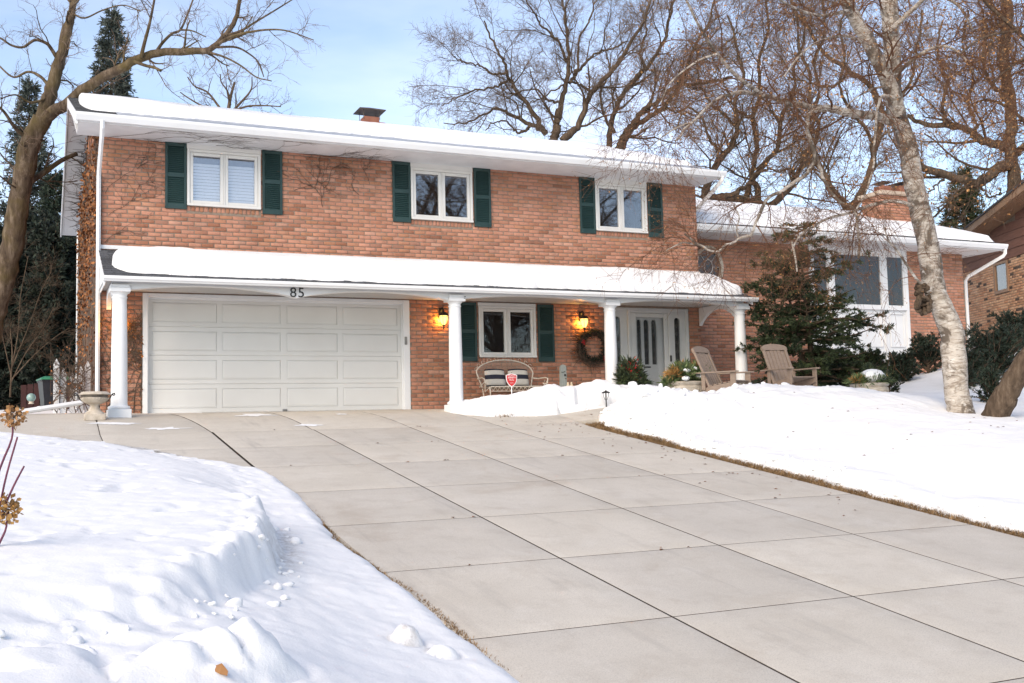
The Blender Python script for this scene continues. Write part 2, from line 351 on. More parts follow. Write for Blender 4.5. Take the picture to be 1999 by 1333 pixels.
def birch_material():
    m, nt, b = nodes('birch_bark'); v = coords(nt, 'pos', (1, 1, 4.5))
    n = noise(nt, v, 3.0, 7, .68, dist=.8); o = ramp(nt, n, [(.30, (.16, .12, .09)), (.42, (.36, .30, .245)), (.52, (.50, .44, .38)), (.62, (.58, .53, .47)), (.78, (.41, .355, .30))])
    big = noise(nt, coords(nt, 'pos', (1, 1, .8)), 2.6, 7, .72, dist=1.0); o = mixc(nt, ramp(nt, big, [(.475, (0, 0, 0)), (.57, (.95, .95, .95))]), o, (.105, .078, .058))
    fine = noise(nt, coords(nt, 'pos', (1, 1, 9)), 8, 5, .62); o = mixc(nt, ramp(nt, fine, [(.55, (0, 0, 0)), (.63, (.85, .85, .85))]), o, (.15, .115, .085))
    pale = noise(nt, coords(nt, 'pos', (1, 1, 2)), 6, 5, .6); o = mixc(nt, ramp(nt, pale, [(.58, (0, 0, 0)), (.66, (.75, .75, .75))]), o, (.70, .66, .61))
    nt.links.new(o, b.inputs['Base Color']); b.inputs['Roughness'].default_value = .85; bump(nt, b, big, .9, .04); return m
M['birch'] = birch_material()
M['needle'] = simple('spruce_needles', (.014, .026, .015), (.035, .055, .034), 2.5, .7, island=.5)
M['needle_blue'] = simple('blue_spruce_needles', (.035, .050, .043), (.085, .10, .08), 1.8, .75, island=.5)
M['needle_warm'] = simple('hemlock_needles', (.012, .026, .010), (.05, .07, .022), 1.4, .7, island=.5)
M['cedar'] = simple('cedar_foliage', (.009, .016, .010), (.022, .034, .020), 1.5, .8, island=.5)
M['greens'] = simple('cut_greens', (.05, .095, .035), (.16, .20, .075), 9, .65, island=.5)
M['greens_dark'] = simple('dark_greens', (.015, .03, .015), (.06, .08, .03), 9, .7, island=.6)
M['gold_tips'] = simple('rust_needles', (.36, .17, .05), (.45, .26, .09), 9, .7, island=.4)
def lamp_material():
    m, nt, b = nodes('lamp_glass'); b.inputs['Base Color'].default_value = (.9, .7, .4, 1); b.inputs['Roughness'].default_value = .3
    b.inputs['Emission Color'].default_value = (1.0, .62, .20, 1); b.inputs['Emission Strength'].default_value = .85; return m
M['lamp'] = lamp_material()
# ================================================================ THE HOUSE
house = empty('brick_house', (5.6, 0, 0), label='two-storey salmon brick house with green shutters, white porch and snow-covered roofs', cat='house')
house.matrix_world = Matrix.Identity(4)
XL, XR, ZS, DEP = -0.81, 12.05, 5.06, 9.6        # main block: corners, soffit height, depth
WY, WXR, WZS = 1.0, 21.45, 4.05                  # wing front plane, right corner, soffit height
BH, BL, JN = 0.0795, 0.235, 0.0155               # brick course, module length, joint

def brick_geo(x0, x1, z0, z1, rng, depth=.014, jit=.0022):
    """one brick with worn, bevelled face, in its own frame (x along, z up, face towards -y at y=0)"""
    c = .006; j = lambda: rng.uniform(-jit, jit)
    o = [(x0+j(), depth, z0+j()), (x1+j(), depth, z0+j()), (x1+j(), depth, z1+j()), (x0+j(), depth, z1+j())]
    m = [(a, .004, b) for a, _, b in o]; fr = rng.uniform(-.0025, .0025)
    f = [(o[0][0]+c+abs(j()), fr, o[0][2]+c+j()), (o[1][0]-c+j(), fr, o[1][2]+c+j()), (o[2][0]-c-abs(j()), fr, o[2][2]-c+j()), (o[3][0]+c+j(), fr, o[3][2]-c+j())]
    v = o+m+f
    q = [(8, 9, 10, 11)] + [(4+i, 4+(i+1) % 4, 8+(i+1) % 4, 8+i) for i in range(4)] + [(i, (i+1) % 4, 4+(i+1) % 4, 4+i) for i in range(4)]
    return v, q
def lay_wall(x0, x1, z0, z1, holes, seed, soldier=()):
    """running bond; returns list of (xa, xb, za, zb) bricks outside the holes"""
    out = []; rng = random.Random(seed); n = int((z1-z0)/BH)+1
    for i in range(n):
        za = z0+i*BH; zb = min(za+BH-JN, z1)
        if zb-za < .02: continue
        x = x0 - (BL/2 if i % 2 else 0) - rng.uniform(0, .02)
        while x < x1:
            L = BL-JN+rng.uniform(-.006, .006); segs = [(max(x, x0), min(x+L, x1))]
            for (hx0, hx1, hz0, hz1) in holes:
                if zb <= hz0 or za >= hz1: continue
                ns = []
                for a, b in segs:
                    if b <= hx0 or a >= hx1: ns.append((a, b))
                    else:
                        if a < hx0: ns.append((a, hx0-.004))
                        if b > hx1: ns.append((hx1+.004, b))
                segs = ns
            for a, b in segs:
                if b-a > .03: out.append((a, b, za, zb))
            x += BL
    for (sx0, sx1, sz0, sz1) in soldier:
        x = sx0
        while x < sx1-.03: out.append((x, min(x+BH-JN, sx1), sz0, sz1)); x += BH
    return out
def tone_attr(me, vals):
    a = me.attributes.new('tone', 'FLOAT', 'FACE'); a.data.foreach_set('value', np.asarray(vals, np.float32))
def bricks_joined(name, bricks, place, mat, parent, seed, **k):
    V = []; F = []; T = []; rng = random.Random(seed)
    for (a, b, c, d) in bricks:
        v, q = brick_geo(a, b, c, d, rng); n = len(V); V += [place(*p) for p in v]; F += [tuple(n+i for i in f) for f in q]; T += [rng.random()]*len(q)
    me = mesh_np(name, np.array(V), np.array(F)); tone_attr(me, T); return link(name, me, mat, parent, kind='stuff', **k)

# ---- openings
UPW = [(0.679, 2.047), (5.09, 6.45), (9.38, 10.704)]; UZ0, UZ1 = 3.871, 4.95
SH_W, SHZ0, SHZ1 = 0.385, 3.794, 5.046
PW = (6.526, 7.842, 1.051, 2.19); DOOR = (9.55, 11.73, -.1, 2.18); GAR = (-.1, 5.02, -.3, 2.205)
holes = [(a, b, UZ0, ZS) for a, b in UPW] + [PW, DOOR, GAR]
soldiers = [(a, b, UZ0-.10, UZ0-.008) for a, b in UPW] + [(PW[0], PW[1], PW[2]-.10, PW[2]-.008)]
holes_b = holes + [(a-.004, b+.004, c-.006, d) for a, b, c, d in soldiers]
fw = MB()                                          # mortar backing of the main front wall, built round the openings
def wall_cells(mb, x0, x1, z0, z1, hs, y0, y1):
    xs = sorted({x0, x1, *[h[0] for h in hs], *[h[1] for h in hs]}); zs = sorted({z0, z1, *[max(z0, h[2]) for h in hs], *[min(z1, h[3]) for h in hs]})
    xs = [x for x in xs if x0 <= x <= x1]; zs = [z for z in zs if z0 <= z <= z1]
    for i in range(len(xs)-1):
        run = None
        for j in range(len(zs)-1):
            cx, cz = (xs[i]+xs[i+1])/2, (zs[j]+zs[j+1])/2
            if any(h[0] < cx < h[1] and h[2] < cz < h[3] for h in hs):
                if run is not None: mb.box(xs[i], y0, run, xs[i+1], y1, zs[j]); run = None
            elif run is None: run = zs[j]
        if run is not None: mb.box(xs[i], y0, run, xs[i+1], y1, zs[-1])
wall_cells(fw, XL, XR, -.35, ZS, holes, .010, .20)
front_wall = fw.build('front_wall', M['mortar'], house)
bl = lay_wall(XL, XR, -.318, ZS-.01, holes_b, 3, soldiers)
full = [b for b in bl if b[1]-b[0] > .2 and (b[3]-b[2]) > .05]
def brick_rank(b):
    cx = (b[0]+b[1])/2; cz = (b[2]+b[3])/2
    hid = (b[3] > 2.12 and b[2] < 3.06) or cz > 5.0 or cz < .15     # behind the porch roof, soffit, snow
    hid = hid or any(a-SH_W-.05 < cx < c+SH_W+.05 and SHZ0 < cz < SHZ1 for a, c in UPW) or (cx < .0 and cz < 2.2)
    return (hid, (cx-CAM[0])**2+(cz-CAM[2])**2)
full.sort(key=brick_rank); near = full[:300]; near_set = set(near); rest = [b for b in bl if b not in near_set]
variants = []; vr = random.Random(21)
for i in range(18):
    v, q = brick_geo(-.111, .111, -.0335, .0335, vr, jit=.004); me = mesh_np('brick', np.array(v), np.array(q)); tone_attr(me, [(i+.5)/18.0]*len(q)); me.materials.append(M['brick']); variants.append(me)
for (a, b, c, d) in near:
    o = bpy.data.objects.new('brick', vr.choice(variants)); col.objects.link(o); o.parent = front_wall; o.location = ((a+b)/2, 0, (c+d)/2); o.scale = ((b-a)/.222, 1, (d-c)/.067)
bricks_joined('brick_field', rest, lambda x, y, z: (x, y, z), M['brick'], house, 5)
# left gable side (x = XL plane) with courses
sw = MB(); ridge_y, ridge_z, slope = 4.8, 7.15, .342
sw.prism([(0.012, -.35), (DEP, -.35), (DEP, ZS+.02), (ridge_y, ZS+.02+slope*ridge_y*.98), (0.012, ZS+.02)], 'x', XL+.012, XL+.2)
sw.prism([(0.21, -.35), (DEP, -.35), (DEP, ZS+.02), (ridge_y, ZS+.02+slope*ridge_y*.98), (0.21, ZS+.02)], 'x', XR-.2, XR-.005)
sw.box(XL+.2, DEP-.2, -.3, XR-.2, DEP, ZS)
sw.build('side_wall', M['mortar'], house)
sb = [b for b in lay_wall(0.0, DEP, -.318, 6.7, [], 8) if (b[3] < ZS+slope*min(b[0], DEP-b[1])+.02) and b[0] < 6]
bricks_joined('side_bricks', sb, lambda x, y, z: (XL+y, x, z), M['brick'], house, 9)

# ---- windows
def window(x0, x1, z0, z1, y, name, glass, parent, inside='shade', header=None):
    """double casement: casing > frame, two panes, what hangs behind them"""
    w = MB(); t = .05; d0, d1 = y-.035, y+.10
    w.box(x0, d0, z0, x0+t, d1, z1, .006); w.box(x1-t, d0, z0, x1, d1, z1, .006)
    w.box(x0+t, d0, z1-t, x1-t, d1, z1, .006); w.box(x0-.0, d0-.02, z0-.0, x1, d1, z0+.045, .006)
    if header: w.box(x0-.01, d0+.008, z1+.002, x1+.01, d1, header, .006)
    win = w.build(name, M['trim'], parent)
    xm = (x0+x1)/2; s = .062
    fr = MB()
    for a, b in ((x0+t+.002, xm-.012), (xm+.012, x1-t-.002)):
        za, zb = z0+.047, z1-t-.002
        fr.box(a, y-.012, za, a+s, y+.05, zb, .008); fr.box(b-s, y-.012, za, b, y+.05, zb, .008)
        fr.box(a+s, y-.012, za, b-s, y+.05, za+s, .008); fr.box(a+s, y-.012, zb-s, b-s, y+.05, zb, .008)
    fr.box(xm-.012, y-.022, z0+.047, xm+.012, y+.05, z1-t-.002, .004)
    fr.build('sash', M['trim'], win)
    for a, b in ((x0+t+s, xm-.012-s), (xm+.012+s, x1-t-s)):
        p = MB(); p.box(a, y+.018, z0+.047+s-.004, b, y+.024, z1-t-s+.004); p.build('pane', glass, win)
    bk = MB(); bk.box(x0-.25, y+.9, z0-.25, x1+.25, y+.92, z1+.25); bk.box(x0-.25, y+.2, z0-.25, x0-.23, y+.9, z1+.25); bk.box(x1+.23, y+.2, z0-.25, x1+.25, y+.9, z1+.25)
    bk.box(x0-.25, y+.2, z0-.27, x1+.25, y+.9, z0-.25); bk.box(x0-.25, y+.2, z1+.25, x1+.25, y+.9, z1+.27)
    bk.build('room_behind', M['interior'], win)
    if inside == 'blind':
        bb = MB(); zt = z1-t-s-.17
        bb.box(x0+.06, y+.07, zt-.004, x1-.06, y+.10, zt+.03)
        k = 0; zz = z0+.06
        while zz < zt: bb.box(x0+.06, y+.078+.002*(k % 2), zz, x1-.06, y+.082+.002*(k % 2), zz+.054, .0015); zz += .06; k += 1
        bb.build('blind', M['blind'], win)
        sh = MB(); sh.box(x0+.06, y+.11, zt, x1-.06, y+.12, z1-.05); sh.build('shade', M['shade'], win)  # dark band above the blind, in place of the eave mirrored there
    elif inside == 'shade':
        sh = MB(); zt = z1-t-s; sh.box(x0+.06, y+.07, zt-.13, x1-.06, y+.08, zt+.03); sh.box(x0+.06, y+.062, zt-.145, x1-.06, y+.085, zt-.13); sh.build('shade', M['shade'], win)
    return win
for (a, b), ins in zip(UPW, ('blind', 'shade', 'shade')):
    window(a, b, UZ0, UZ1, 0.0, 'window', M['glass'], house, ins, header=ZS-.006)
window(PW[0], PW[1], PW[2], 2.13, 0.0, 'window', M['glass_dim'], house, None, header=2.2)
def shutter(x0, x1, z0, z1, y):
    s = MB(); f = .045; mid = z1-(z1-z0)*.49; yb, yf = y-.004, y-.038
    s.box(x0, yf, z0, x0+f, yb, z1, .004); s.box(x1-f, yf, z0, x1, yb, z1, .004)
    s.box(x0+f, yf, z0, x1-f, yb, z0+.10, .004); s.box(x0+f, yf, z1-.065, x1-f, yb, z1, .004); s.box(x0+f, yf, mid-.04, x1-f, yb, mid+.04, .004)
    o = s.build('shutter', M['shutter'], house)
    l = MB()
    l.box(x0+f, yb-.006, z0+.1, x1-f, yb-.002, z1-.065)
    for za, zb in ((z0+.1, mid-.04), (mid+.04, z1-.065)):
        n = int((zb-za)/.036)
        for i in range(n):
            z = za+(i+.5)*(zb-za)/n
            l.add([(x0+f, yf+.004, z-.014), (x1-f, yf+.004, z-.014), (x1-f, yb-.008, z+.016), (x0+f, yb-.008, z+.016), (x0+f, yf+.004, z-.021), (x1-f, yf+.004, z-.021)], [(0, 1, 2, 3), (4, 5, 1, 0)])
    l.build('louvres', M['shutter'], o, kind='stuff')
for (a, b) in UPW:
    shutter(a-.008-SH_W, a-.008, SHZ0, SHZ1, 0.0); shutter(b+.03, b+.03+SH_W, SHZ0, SHZ1, 0.0)
shutter(PW[0]-.045-SH_W, PW[0]-.045, .963, 2.195, 0.0); shutter(PW[1]+.047, PW[1]+.047+SH_W, .963, 2.195, 0.0)

# ---- garage door
gd = MB(); gy = .10
gd.box(-.1, -.012, -.25, -.005, .12, 2.205, .008); gd.box(4.882, -.012, -.25, 5.02, .12, 2.205, .008); gd.box(-.005, -.012, 2.13, 4.882, .12, 2.205, .008)
gd.box(-.03, .062, -.2, .012, .095, 2.13); gd.box(4.865, .062, -.2, 4.905, .095, 2.13); gd.box(.012, .062, 2.105, 4.865, .095, 2.13)
gf = gd.build('garage_frame', M['white'], house)
gdo = MB(); gdo.box(0, gy+.03, -.02, 4.877, gy+.06, 2.134)
gdoor = gdo.build('garage_door', M['door_paint'], house)
cw = [(.075, 1.235), (1.33, 2.43), (2.55, 3.55), (3.66, 4.79)]
for r in range(4):
    za, zb = r*.5335+.002, (r+1)*.5335-.002
    s = MB(); fy = gy; hs = [(a+.0, b-.0, za+.085, zb-.085) for a, b in cw]
    xs = [0.004] + [c for p in cw for c in p] + [4.873]
    for i in range(0, len(xs), 2): s.box(xs[i], fy, za+.0, xs[i+1], gy+.03, zb)
    for a, b in cw: s.box(a, fy, za, b, gy+.03, za+.085); s.box(a, fy, zb-.085, b, gy+.03, zb)
    s.add([(0.004, fy-.004, za+.018), (4.873, fy-.004, za+.018), (4.873, fy, za+.03), (.004, fy, za+.03), (.004, fy, za), (4.873, fy, za)], [(0, 1, 2, 3), (4, 5, 1, 0)])
    sec = s.build('door_section', M['door_paint'], gdoor)
    for a, b in cw:
        p = MB(); e = .035; q = [(a+.004, za+.089), (b-.004, za+.089), (b-.004, zb-.089), (a+.004, zb-.089)]; q2 = [(a+e, za+.085+e), (b-e, za+.085+e), (b-e, zb-.085-e), (a+e, zb-.085-e)]
        v = [(x, gy+.008, z) for x, z in q] + [(x, gy+.002, z) for x, z in q2]
        p.add(v, [(4, 5, 6, 7), (0, 1, 5, 4), (1, 2, 6, 5), (2, 3, 7, 6), (3, 0, 4, 7)]); p.build('panel', M['door_paint'], gdoor)
h = MB(); h.box(2.46, gy-.02, .0, 2.55, gy-.004, .045, .004); h.box(2.47, gy-.035, .012, 2.54, gy-.02, .022, .002); h.build('handle', M['keypad'], gdoor)
k = MB(); k.box(4.905, -.035, 1.30, 4.955, -.012, 1.46, .006); k.box(4.91, -.042, 1.38, 4.95, -.035, 1.455, .004); k.build('keypad', M['keypad'], house)

# ---- main roof
OH, EZ = .90, 5.20                                  # eave overhang, roof surface height at the eave
RX0, RX1 = -1.27, 12.13
def roof_z(y): return EZ+(y+OH)*slope if y <= ridge_y else EZ+(2*ridge_y+OH-y)*slope
rf = MB(); yb = 2*ridge_y+OH; tz = .10
rf.prism([(-OH, EZ-tz), (-OH, EZ), (ridge_y, roof_z(ridge_y)), (yb, EZ), (yb, EZ-tz), (ridge_y, roof_z(ridge_y)-tz)], 'x', RX0+.02, RX1-.02)
roof = rf.build('roof', M['shingle'], house)
def shingles(name, x0, x1, y0, y1, zf, sl, parent, seed, step=.14, w=.30):
    m = MB(); rg = random.Random(seed); y = y0; i = 0
    while y < y1:
        x = x0-(w/2 if i % 2 else 0)
        while x < x1:
            a, b = max(x+.003, x0), min(x+w-.003, x1)
            if b-a > .02:
                ye = min(y+step, y1); z0 = zf(y); z1 = zf(ye); th = .014+rg.uniform(0, .005)
                m.add([(a, y-.004, z0+.002), (b, y-.004, z0+.002), (b, y-.004, z0+th), (a, y-.004, z0+th), (b, ye, z1+.004), (a, ye, z1+.004)], [(0, 1, 2, 3), (3, 2, 4, 5), (1, 4, 2), (0, 3, 5)])
            x += w
        y += step; i += 1
    return m.build(name, M['shingle'], parent, kind='stuff')
shingles('shingles', RX0, -.45, -OH, ridge_y, roof_z, slope, roof, 4)
shingles('shingles', -.45, RX1, -OH, .35, roof_z, slope, roof, 5)
# fascias, rakes, soffits
tr = MB(); tr.box(RX0+.03, -OH+.002, ZS-.02, RX1-.03, -OH+.03, EZ-.012)
rk = lambda x0, x1: tr.prism([(-OH-.005, EZ-.20), (-OH-.005, EZ-.004), (ridge_y, roof_z(ridge_y)-.004), (yb, EZ-.004), (yb, EZ-.20), (ridge_y, roof_z(ridge_y)-.20)], 'x', x0, x1)
rk(RX0-.012, RX0+.018); rk(RX1-.018, RX1+.012); tr.build('fascia', M['white'], house)
so = MB(); so.box(RX0+.03, -OH+.03, ZS-.012, RX1-.02, .0, ZS+.004)
so.prism([(0.02, ZS+.02), (0.02, ZS+.045), (ridge_y, roof_z(ridge_y)-tz-.02), (yb-.02, EZ-tz-.02), (yb-.02, EZ-tz-.05), (ridge_y, roof_z(ridge_y)-tz-.05)], 'x', RX0+.03, XL)
so.build('soffit', M['soffit'], house)
def gutter(name, x0, x1, y, ztop, parent, h=.13, d=.12):
    g = MB(); t = .006
    prof = [(y, ztop-.02), (y, ztop-h), (y-.075, ztop-h), (y-.085, ztop-h+.02), (y-d+.005, ztop-.05), (y-d, ztop-.03), (y-d, ztop), (y-d+.015, ztop), (y-d+.015, ztop-.012), (y-d+.008, ztop-.012), (y-d+.012, ztop-.045), (y-.08, ztop-h+.025), (y-.07, ztop-h+.008), (y-.008, ztop-h+.008), (y-.008, ztop-.02)]
    g.prism(prof, 'x', x0, x1)
    for x in (x0-.004, x1): g.prism(prof[:8]+[(y, ztop)], 'x', x, x+.004)
    return g.build(name, M['white'], parent)
gutter('gutter', RX0-.01, 12.20, -OH-.004, EZ-.012, house)
dk = MB(); dk.box(RX0+.02, -OH-.10, EZ-.030, 12.17, -OH-.012, EZ-.028); dk.build('gutter_bed', M['dark_gap'], house)
# chimney on the ridge
ch = MB(); ch.box(5.45, 4.75, 6.9, 6.15, 5.35, 7.26); chim = ch.build('chimney', M['mortar'], roof)
chb = [b for b in lay_wall(5.44, 6.16, 6.8, 7.25, [], 31)]
bricks_joined('chimney_bricks', chb, lambda x, y, z: (x, 4.735+y, z), M['brick'], roof, 32)
fl = MB(); fl.box(5.5, 4.8, 7.26, 6.12, 5.3, 7.31, .02); fl.box(5.58, 4.88, 7.31, 5.98, 5.22, 7.46, .01); fl.build('flue', M['clay'], roof)
cp = MB()
for x in (5.56, 5.98):
    for y in (4.86, 5.22): cp.tube([(x, y, 7.38), (x, y, 7.62)], .008, 5)
cx, cy, hw, hd = 5.77, 5.04, .34, .30
cp.add([(cx-hw, cy-hd, 7.60), (cx+hw, cy-hd, 7.60), (cx+hw, cy+hd, 7.60), (cx-hw, cy+hd, 7.60), (cx-hw, cy-hd, 7.62), (cx+hw, cy-hd, 7.62), (cx+hw, cy+hd, 7.62), (cx-hw, cy+hd, 7.62), (cx, cy, 7.73)],
       [(0, 3, 2, 1), (0, 1, 5, 4), (1, 2, 6, 5), (2, 3, 7, 6), (3, 0, 4, 7), (4, 5, 8), (5, 6, 8), (6, 7, 8), (7, 4, 8)])
cp.build('chimney_cap', M['chimney_cap'], roof)
vp = MB(); vp.lathe([(.05, 6.8), (.05, 7.08), (.06, 7.08), (.06, 7.12), (.0, 7.12)], 10, 9.6, 4.3); vp.build('vent_pipe', M['chimney_cap'], roof)

# ---- porch
PY, PZE, PZW = -1.75, 2.25, 2.97                    # eave line y, eave roof height, height at the wall
psl = (PZW-PZE)/(-PY)
def proof_z(y): return PZE+(y-PY)*psl
PX0, PX1 = -.86, 12.20
pr_ = MB(); pr_.prism([(PY, PZE-.09), (PY, PZE), (0.0, PZW), (0.0, PZW-.09)], 'x', PX0+.012, PX1-.012); proof = pr_.build('porch_roof', M['shingle'], house)
shingles('shingles', PX0, .3, PY, -.01, proof_z, psl, proof, 6); shingles('shingles', .3, PX1, PY, PY+.28, proof_z, psl, proof, 7)
pt = MB(); pt.box(PX0+.03, -.022, PZW+.012, PX1-.12, -.004, PZW+.085, .004)
pt.prism([(PY-.004, PZE-.16), (PY-.004, PZE-.003), (0.0, PZW-.003), (0.0, PZW-.16)], 'x', PX0-.012, PX0+.010)
pt.prism([(PY-.004, PZE-.16), (PY-.004, PZE-.003), (0.0, PZW-.003), (0.0, PZW-.16)], 'x', PX1-.010, PX1+.012)
pt.box(PX0+.012, PY+.004, 2.168, PX1-.012, PY+.03, PZE-.006); pt.build('porch_fascia', M['white'], house)
gutter('gutter', PX0-.01, 12.29, PY, PZE-.008, house, h=.085, d=.11)
dk = MB(); dk.box(PX0+.02, PY-.095, PZE-.028, 12.26, PY-.012, PZE-.026); dk.build('gutter_bed', M['dark_gap'], house)
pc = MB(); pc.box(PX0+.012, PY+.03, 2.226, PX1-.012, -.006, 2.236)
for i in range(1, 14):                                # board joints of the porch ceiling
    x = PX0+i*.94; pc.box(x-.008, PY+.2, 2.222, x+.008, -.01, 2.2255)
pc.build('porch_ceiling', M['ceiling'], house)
COLX = [-.60, 5.42, 8.81, 12.03]; CY = -1.50
def arch_z(t, low, peak): return low+(peak-low)*math.sin(math.pi*t)**.75
def valance(spans, y0, y1, top, axis='x'):
    m = MB()
    for (a, b, low, peak) in spans:
        n = 26; P = [(a+(b-a)*i/n, arch_z(i/n, low, peak)) for i in range(n+1)]
        vs = []; 
        for (x, z) in P:
            for yy in (y0, y1):
                for zz in (z, top): vs.append((x, yy, zz) if axis == 'x' else (yy, x, zz))
        fs = []
        for i in range(n):
            o = 4*i; fs += [(o, o+4, o+5, o+1), (o+2, o+3, o+7, o+6), (o, o+2, o+6, o+4), (o+1, o+5, o+7, o+3)]
        m.add(vs, fs)
    return m
va = valance([(-.72, 2.37, 1.985, 2.148), (2.37, 5.42, 1.985, 2.148), (5.42, 8.81, 2.03, 2.155), (8.81, 12.08, 2.03, 2.155)], CY-.09, CY+.09, 2.245)
va.build('arched_beam', M['white'], house)
va = valance([(CY+.1, -.02, 1.88, 2.12)], -.72, -.64, 2.206, 'y'); va.build('side_arch', M['white'], house)
va = valance([(CY+.1, -.02, 1.80, 2.12)], 12.0, 12.08, 2.206, 'y'); va.build('side_arch', M['white'], house)
b2 = MB(); b2.prism([(PY+.03, 2.17), (-.01, 2.17), (-.01, 2.88), (PY+.03, 2.22)], 'x', PX0+.03, PX0+.045); b2.prism([(PY+.02, 2.212), (-.01, 2.212), (-.01, 2.85)], 'x', PX1-.05, PX1-.03); b2.build('porch_gable', M['white'], house)
for cxx in COLX:
    c = MB()
    prof = [(.135, .115), (.132, .14), (.130, .5), (.127, 1.0), (.120, 1.5), (.113, 1.88), (.113, 1.90), (.124, 1.905), (.124, 1.93), (.113, 1.935), (.113, 1.96)]
    c.lathe(prof, 28, cxx, CY); co = c.build('column', M['white'], house, smooth=True)
    cc = MB(); cc.lathe([(.113, 1.955), (.125, 1.975), (.15, 2.0), (.15, 2.005)], 28, cxx, CY); cc.box(cxx-.165, CY-.165, 2.005, cxx+.165, CY+.165, 2.075, .006); cc.box(cxx-.15, CY-.15, 2.075, cxx+.15, CY+.15, 2.13, .004); cc.build('capital', M['white'], co)
    cb = MB(); cb.lathe([(.16, .045), (.178, .06), (.18, .08), (.165, .10), (.14, .105), (.14, .118)], 28, cxx, CY); cb.box(cxx-.185, CY-.185, -.16, cxx+.185, CY+.185, .046, .008); cb.build('column_base', M['white'], co)
pfl = MB(); pfl.box(5.35, -1.72, -.35, 12.2, .01, -.035); pfl.build('porch_floor', M['concrete'], house)
for ch_, dx in (('8', -.064), ('5', .064)):
    me = text_mesh(ch_, .25, .004); o = link('house_number', me, M['black_iron'], house); o.location = (2.375+dx*1.12, CY-.097, 2.0); o.rotation_euler = (R(90), 0, 0)
ct = MB(); ct.box(5.55, CY-.175, 2.085, 5.585, CY-.168, 2.10); ct.box(5.545, CY-.175, 2.055, 5.57, CY-.168, 2.068); ct.build('paint_chip', M['shade'], house)

# ---- entrance: panelled surround, two sidelights, storm door over a leaded door
ey = .06
es = MB()
es.box(9.55, ey-.05, -.04, 9.61, ey+.06, 2.18, .006); es.box(11.66, ey-.05, -.04, 11.73, ey+.06, 2.18, .006); es.box(9.61, ey-.05, 2.13, 11.66, ey+.06, 2.18, .006)
es.box(10.135, ey-.045, -.04, 10.205, ey+.05, 2.13, .006); es.box(11.185, ey-.045, -.04, 11.255, ey+.05, 2.13, .006); es.box(10.205, ey-.045, 2.07, 11.185, ey+.05, 2.13, .006)
entry = es.build('entrance_surround', M['entry_paint'], house)
def arched_slab(m, x0, x1, z0, z1, lites, y0, y1):
    """a slab pierced by tall round-headed openings"""
    xs = [x0]+[c for l in lites for c in (l[0], l[1])]+[x1]
    for i in range(0, len(xs), 2): m.box(xs[i], y0, z0, xs[i+1], y1, z1)
    for (a, b, la, lb) in lites:
        m.box(a, y0, z0, b, y1, la); r = (b-a)/2; n = 10; c = (a+b)/2; vs = []
        for i in range(n+1):
            th = math.pi*i/n; x = c-r*math.cos(th); z = lb-r+r*math.sin(th)
            for yy in (y0, y1): vs += [(x, yy, z), (x, yy, z1)]
        fs = []
        for i in range(n): o = 4*i; fs += [(o, o+4, o+5, o+1), (o+2, o+3, o+7, o+6), (o, o+2, o+6, o+4)]
        m.add(vs, fs)
def lead(m, a, b, z0, z1, y):
    c = (a+b)/2; r = (b-a)/2
    for f in (.25, .5, .75): m.box(a+(b-a)*f-.0025, y-.003, z0, a+(b-a)*f+.0025, y+.003, z1-r*.6)
    for f in (.12, .3, .48, .66, .82):
        z = z0+(z1-z0)*f; m.tube([(a, y, z), (c, y, z+.05), (b, y, z)], .0028, 4); m.tube([(a+.02, y, z+.03), (c, y, z-.02), (b-.02, y, z+.03)], .0028, 4)
for (x0, x1, l0, l1) in ((9.61, 10.135, 9.80, 9.955), (11.255, 11.66, 11.375, 11.515)):
    m = MB(); arched_slab(m, x0, x1, -.03, 2.13, [(l0, l1, .85, 1.985)], ey+.0, ey+.04)
    m.box(x0+.05, ey-.008, .1, x1-.05, ey, .70, .003); sd = m.build('sidelight', M['entry_paint'], house)
    g = MB(); g.box(l0-.004, ey+.022, .84, l1+.004, ey+.027, 1.99); g.build('pane', M['glass_dim'], sd)
    ld = MB(); lead(ld, l0, l1, .85, 1.985, ey+.018); ld.build('leading', M['keypad'], sd)
    bk = MB(); bk.box(x0, ey+.3, -.03, x1, ey+.32, 2.13); bk.build('room_behind', M['interior'], sd)
dm = MB(); lites = [(10.415, 10.515, .92, 1.93), (10.595, 10.715, .92, 1.93), (10.795, 10.915, .92, 1.93)]
arched_slab(dm, 10.215, 11.175, -.03, 2.065, lites, ey+.05, ey+.09)
dm.box(10.33, ey+.044, .12, 10.66, ey+.05, .44, .004); dm.box(10.72, ey+.044, .12, 11.05, ey+.05, .44, .004); dm.box(10.33, ey+.044, .50, 10.66, ey+.05, .80, .004); dm.box(10.72, ey+.044, .50, 11.05, ey+.05, .80, .004)
fdoor = dm.build('front_door', M['entry_paint'], house)
for (a, b, c, d) in lites:
    g = MB(); g.box(a-.004, ey+.068, c-.01, b+.004, ey+.073, d+.004); g.build('pane', M['glass_dim'], fdoor)
ld = MB()
for (a, b, c, d) in lites: lead(ld, a, b, c, d, ey+.062)
ld.build('leading', M['keypad'], fdoor)
bk = MB(); bk.box(10.2, ey+.4, -.03, 11.2, ey+.42, 2.1); bk.build('room_behind', M['interior'], fdoor)
st = MB(); st.box(10.21, ey-.03, -.03, 10.345, ey+.005, 2.065, .006); st.box(11.075, ey-.03, -.03, 11.18, ey+.005, 2.065, .006); st.box(10.345, ey-.03, 1.975, 11.075, ey+.005, 2.065, .006); st.box(10.345, ey-.03, -.03, 11.075, ey+.005, .10, .006)
sdoor = st.build('storm_door', M['entry_paint'], house)
g = MB(); g.box(10.345, ey-.014, .10, 11.075, ey-.009, 1.975); g.build('pane', M['glass_storm'], sdoor)
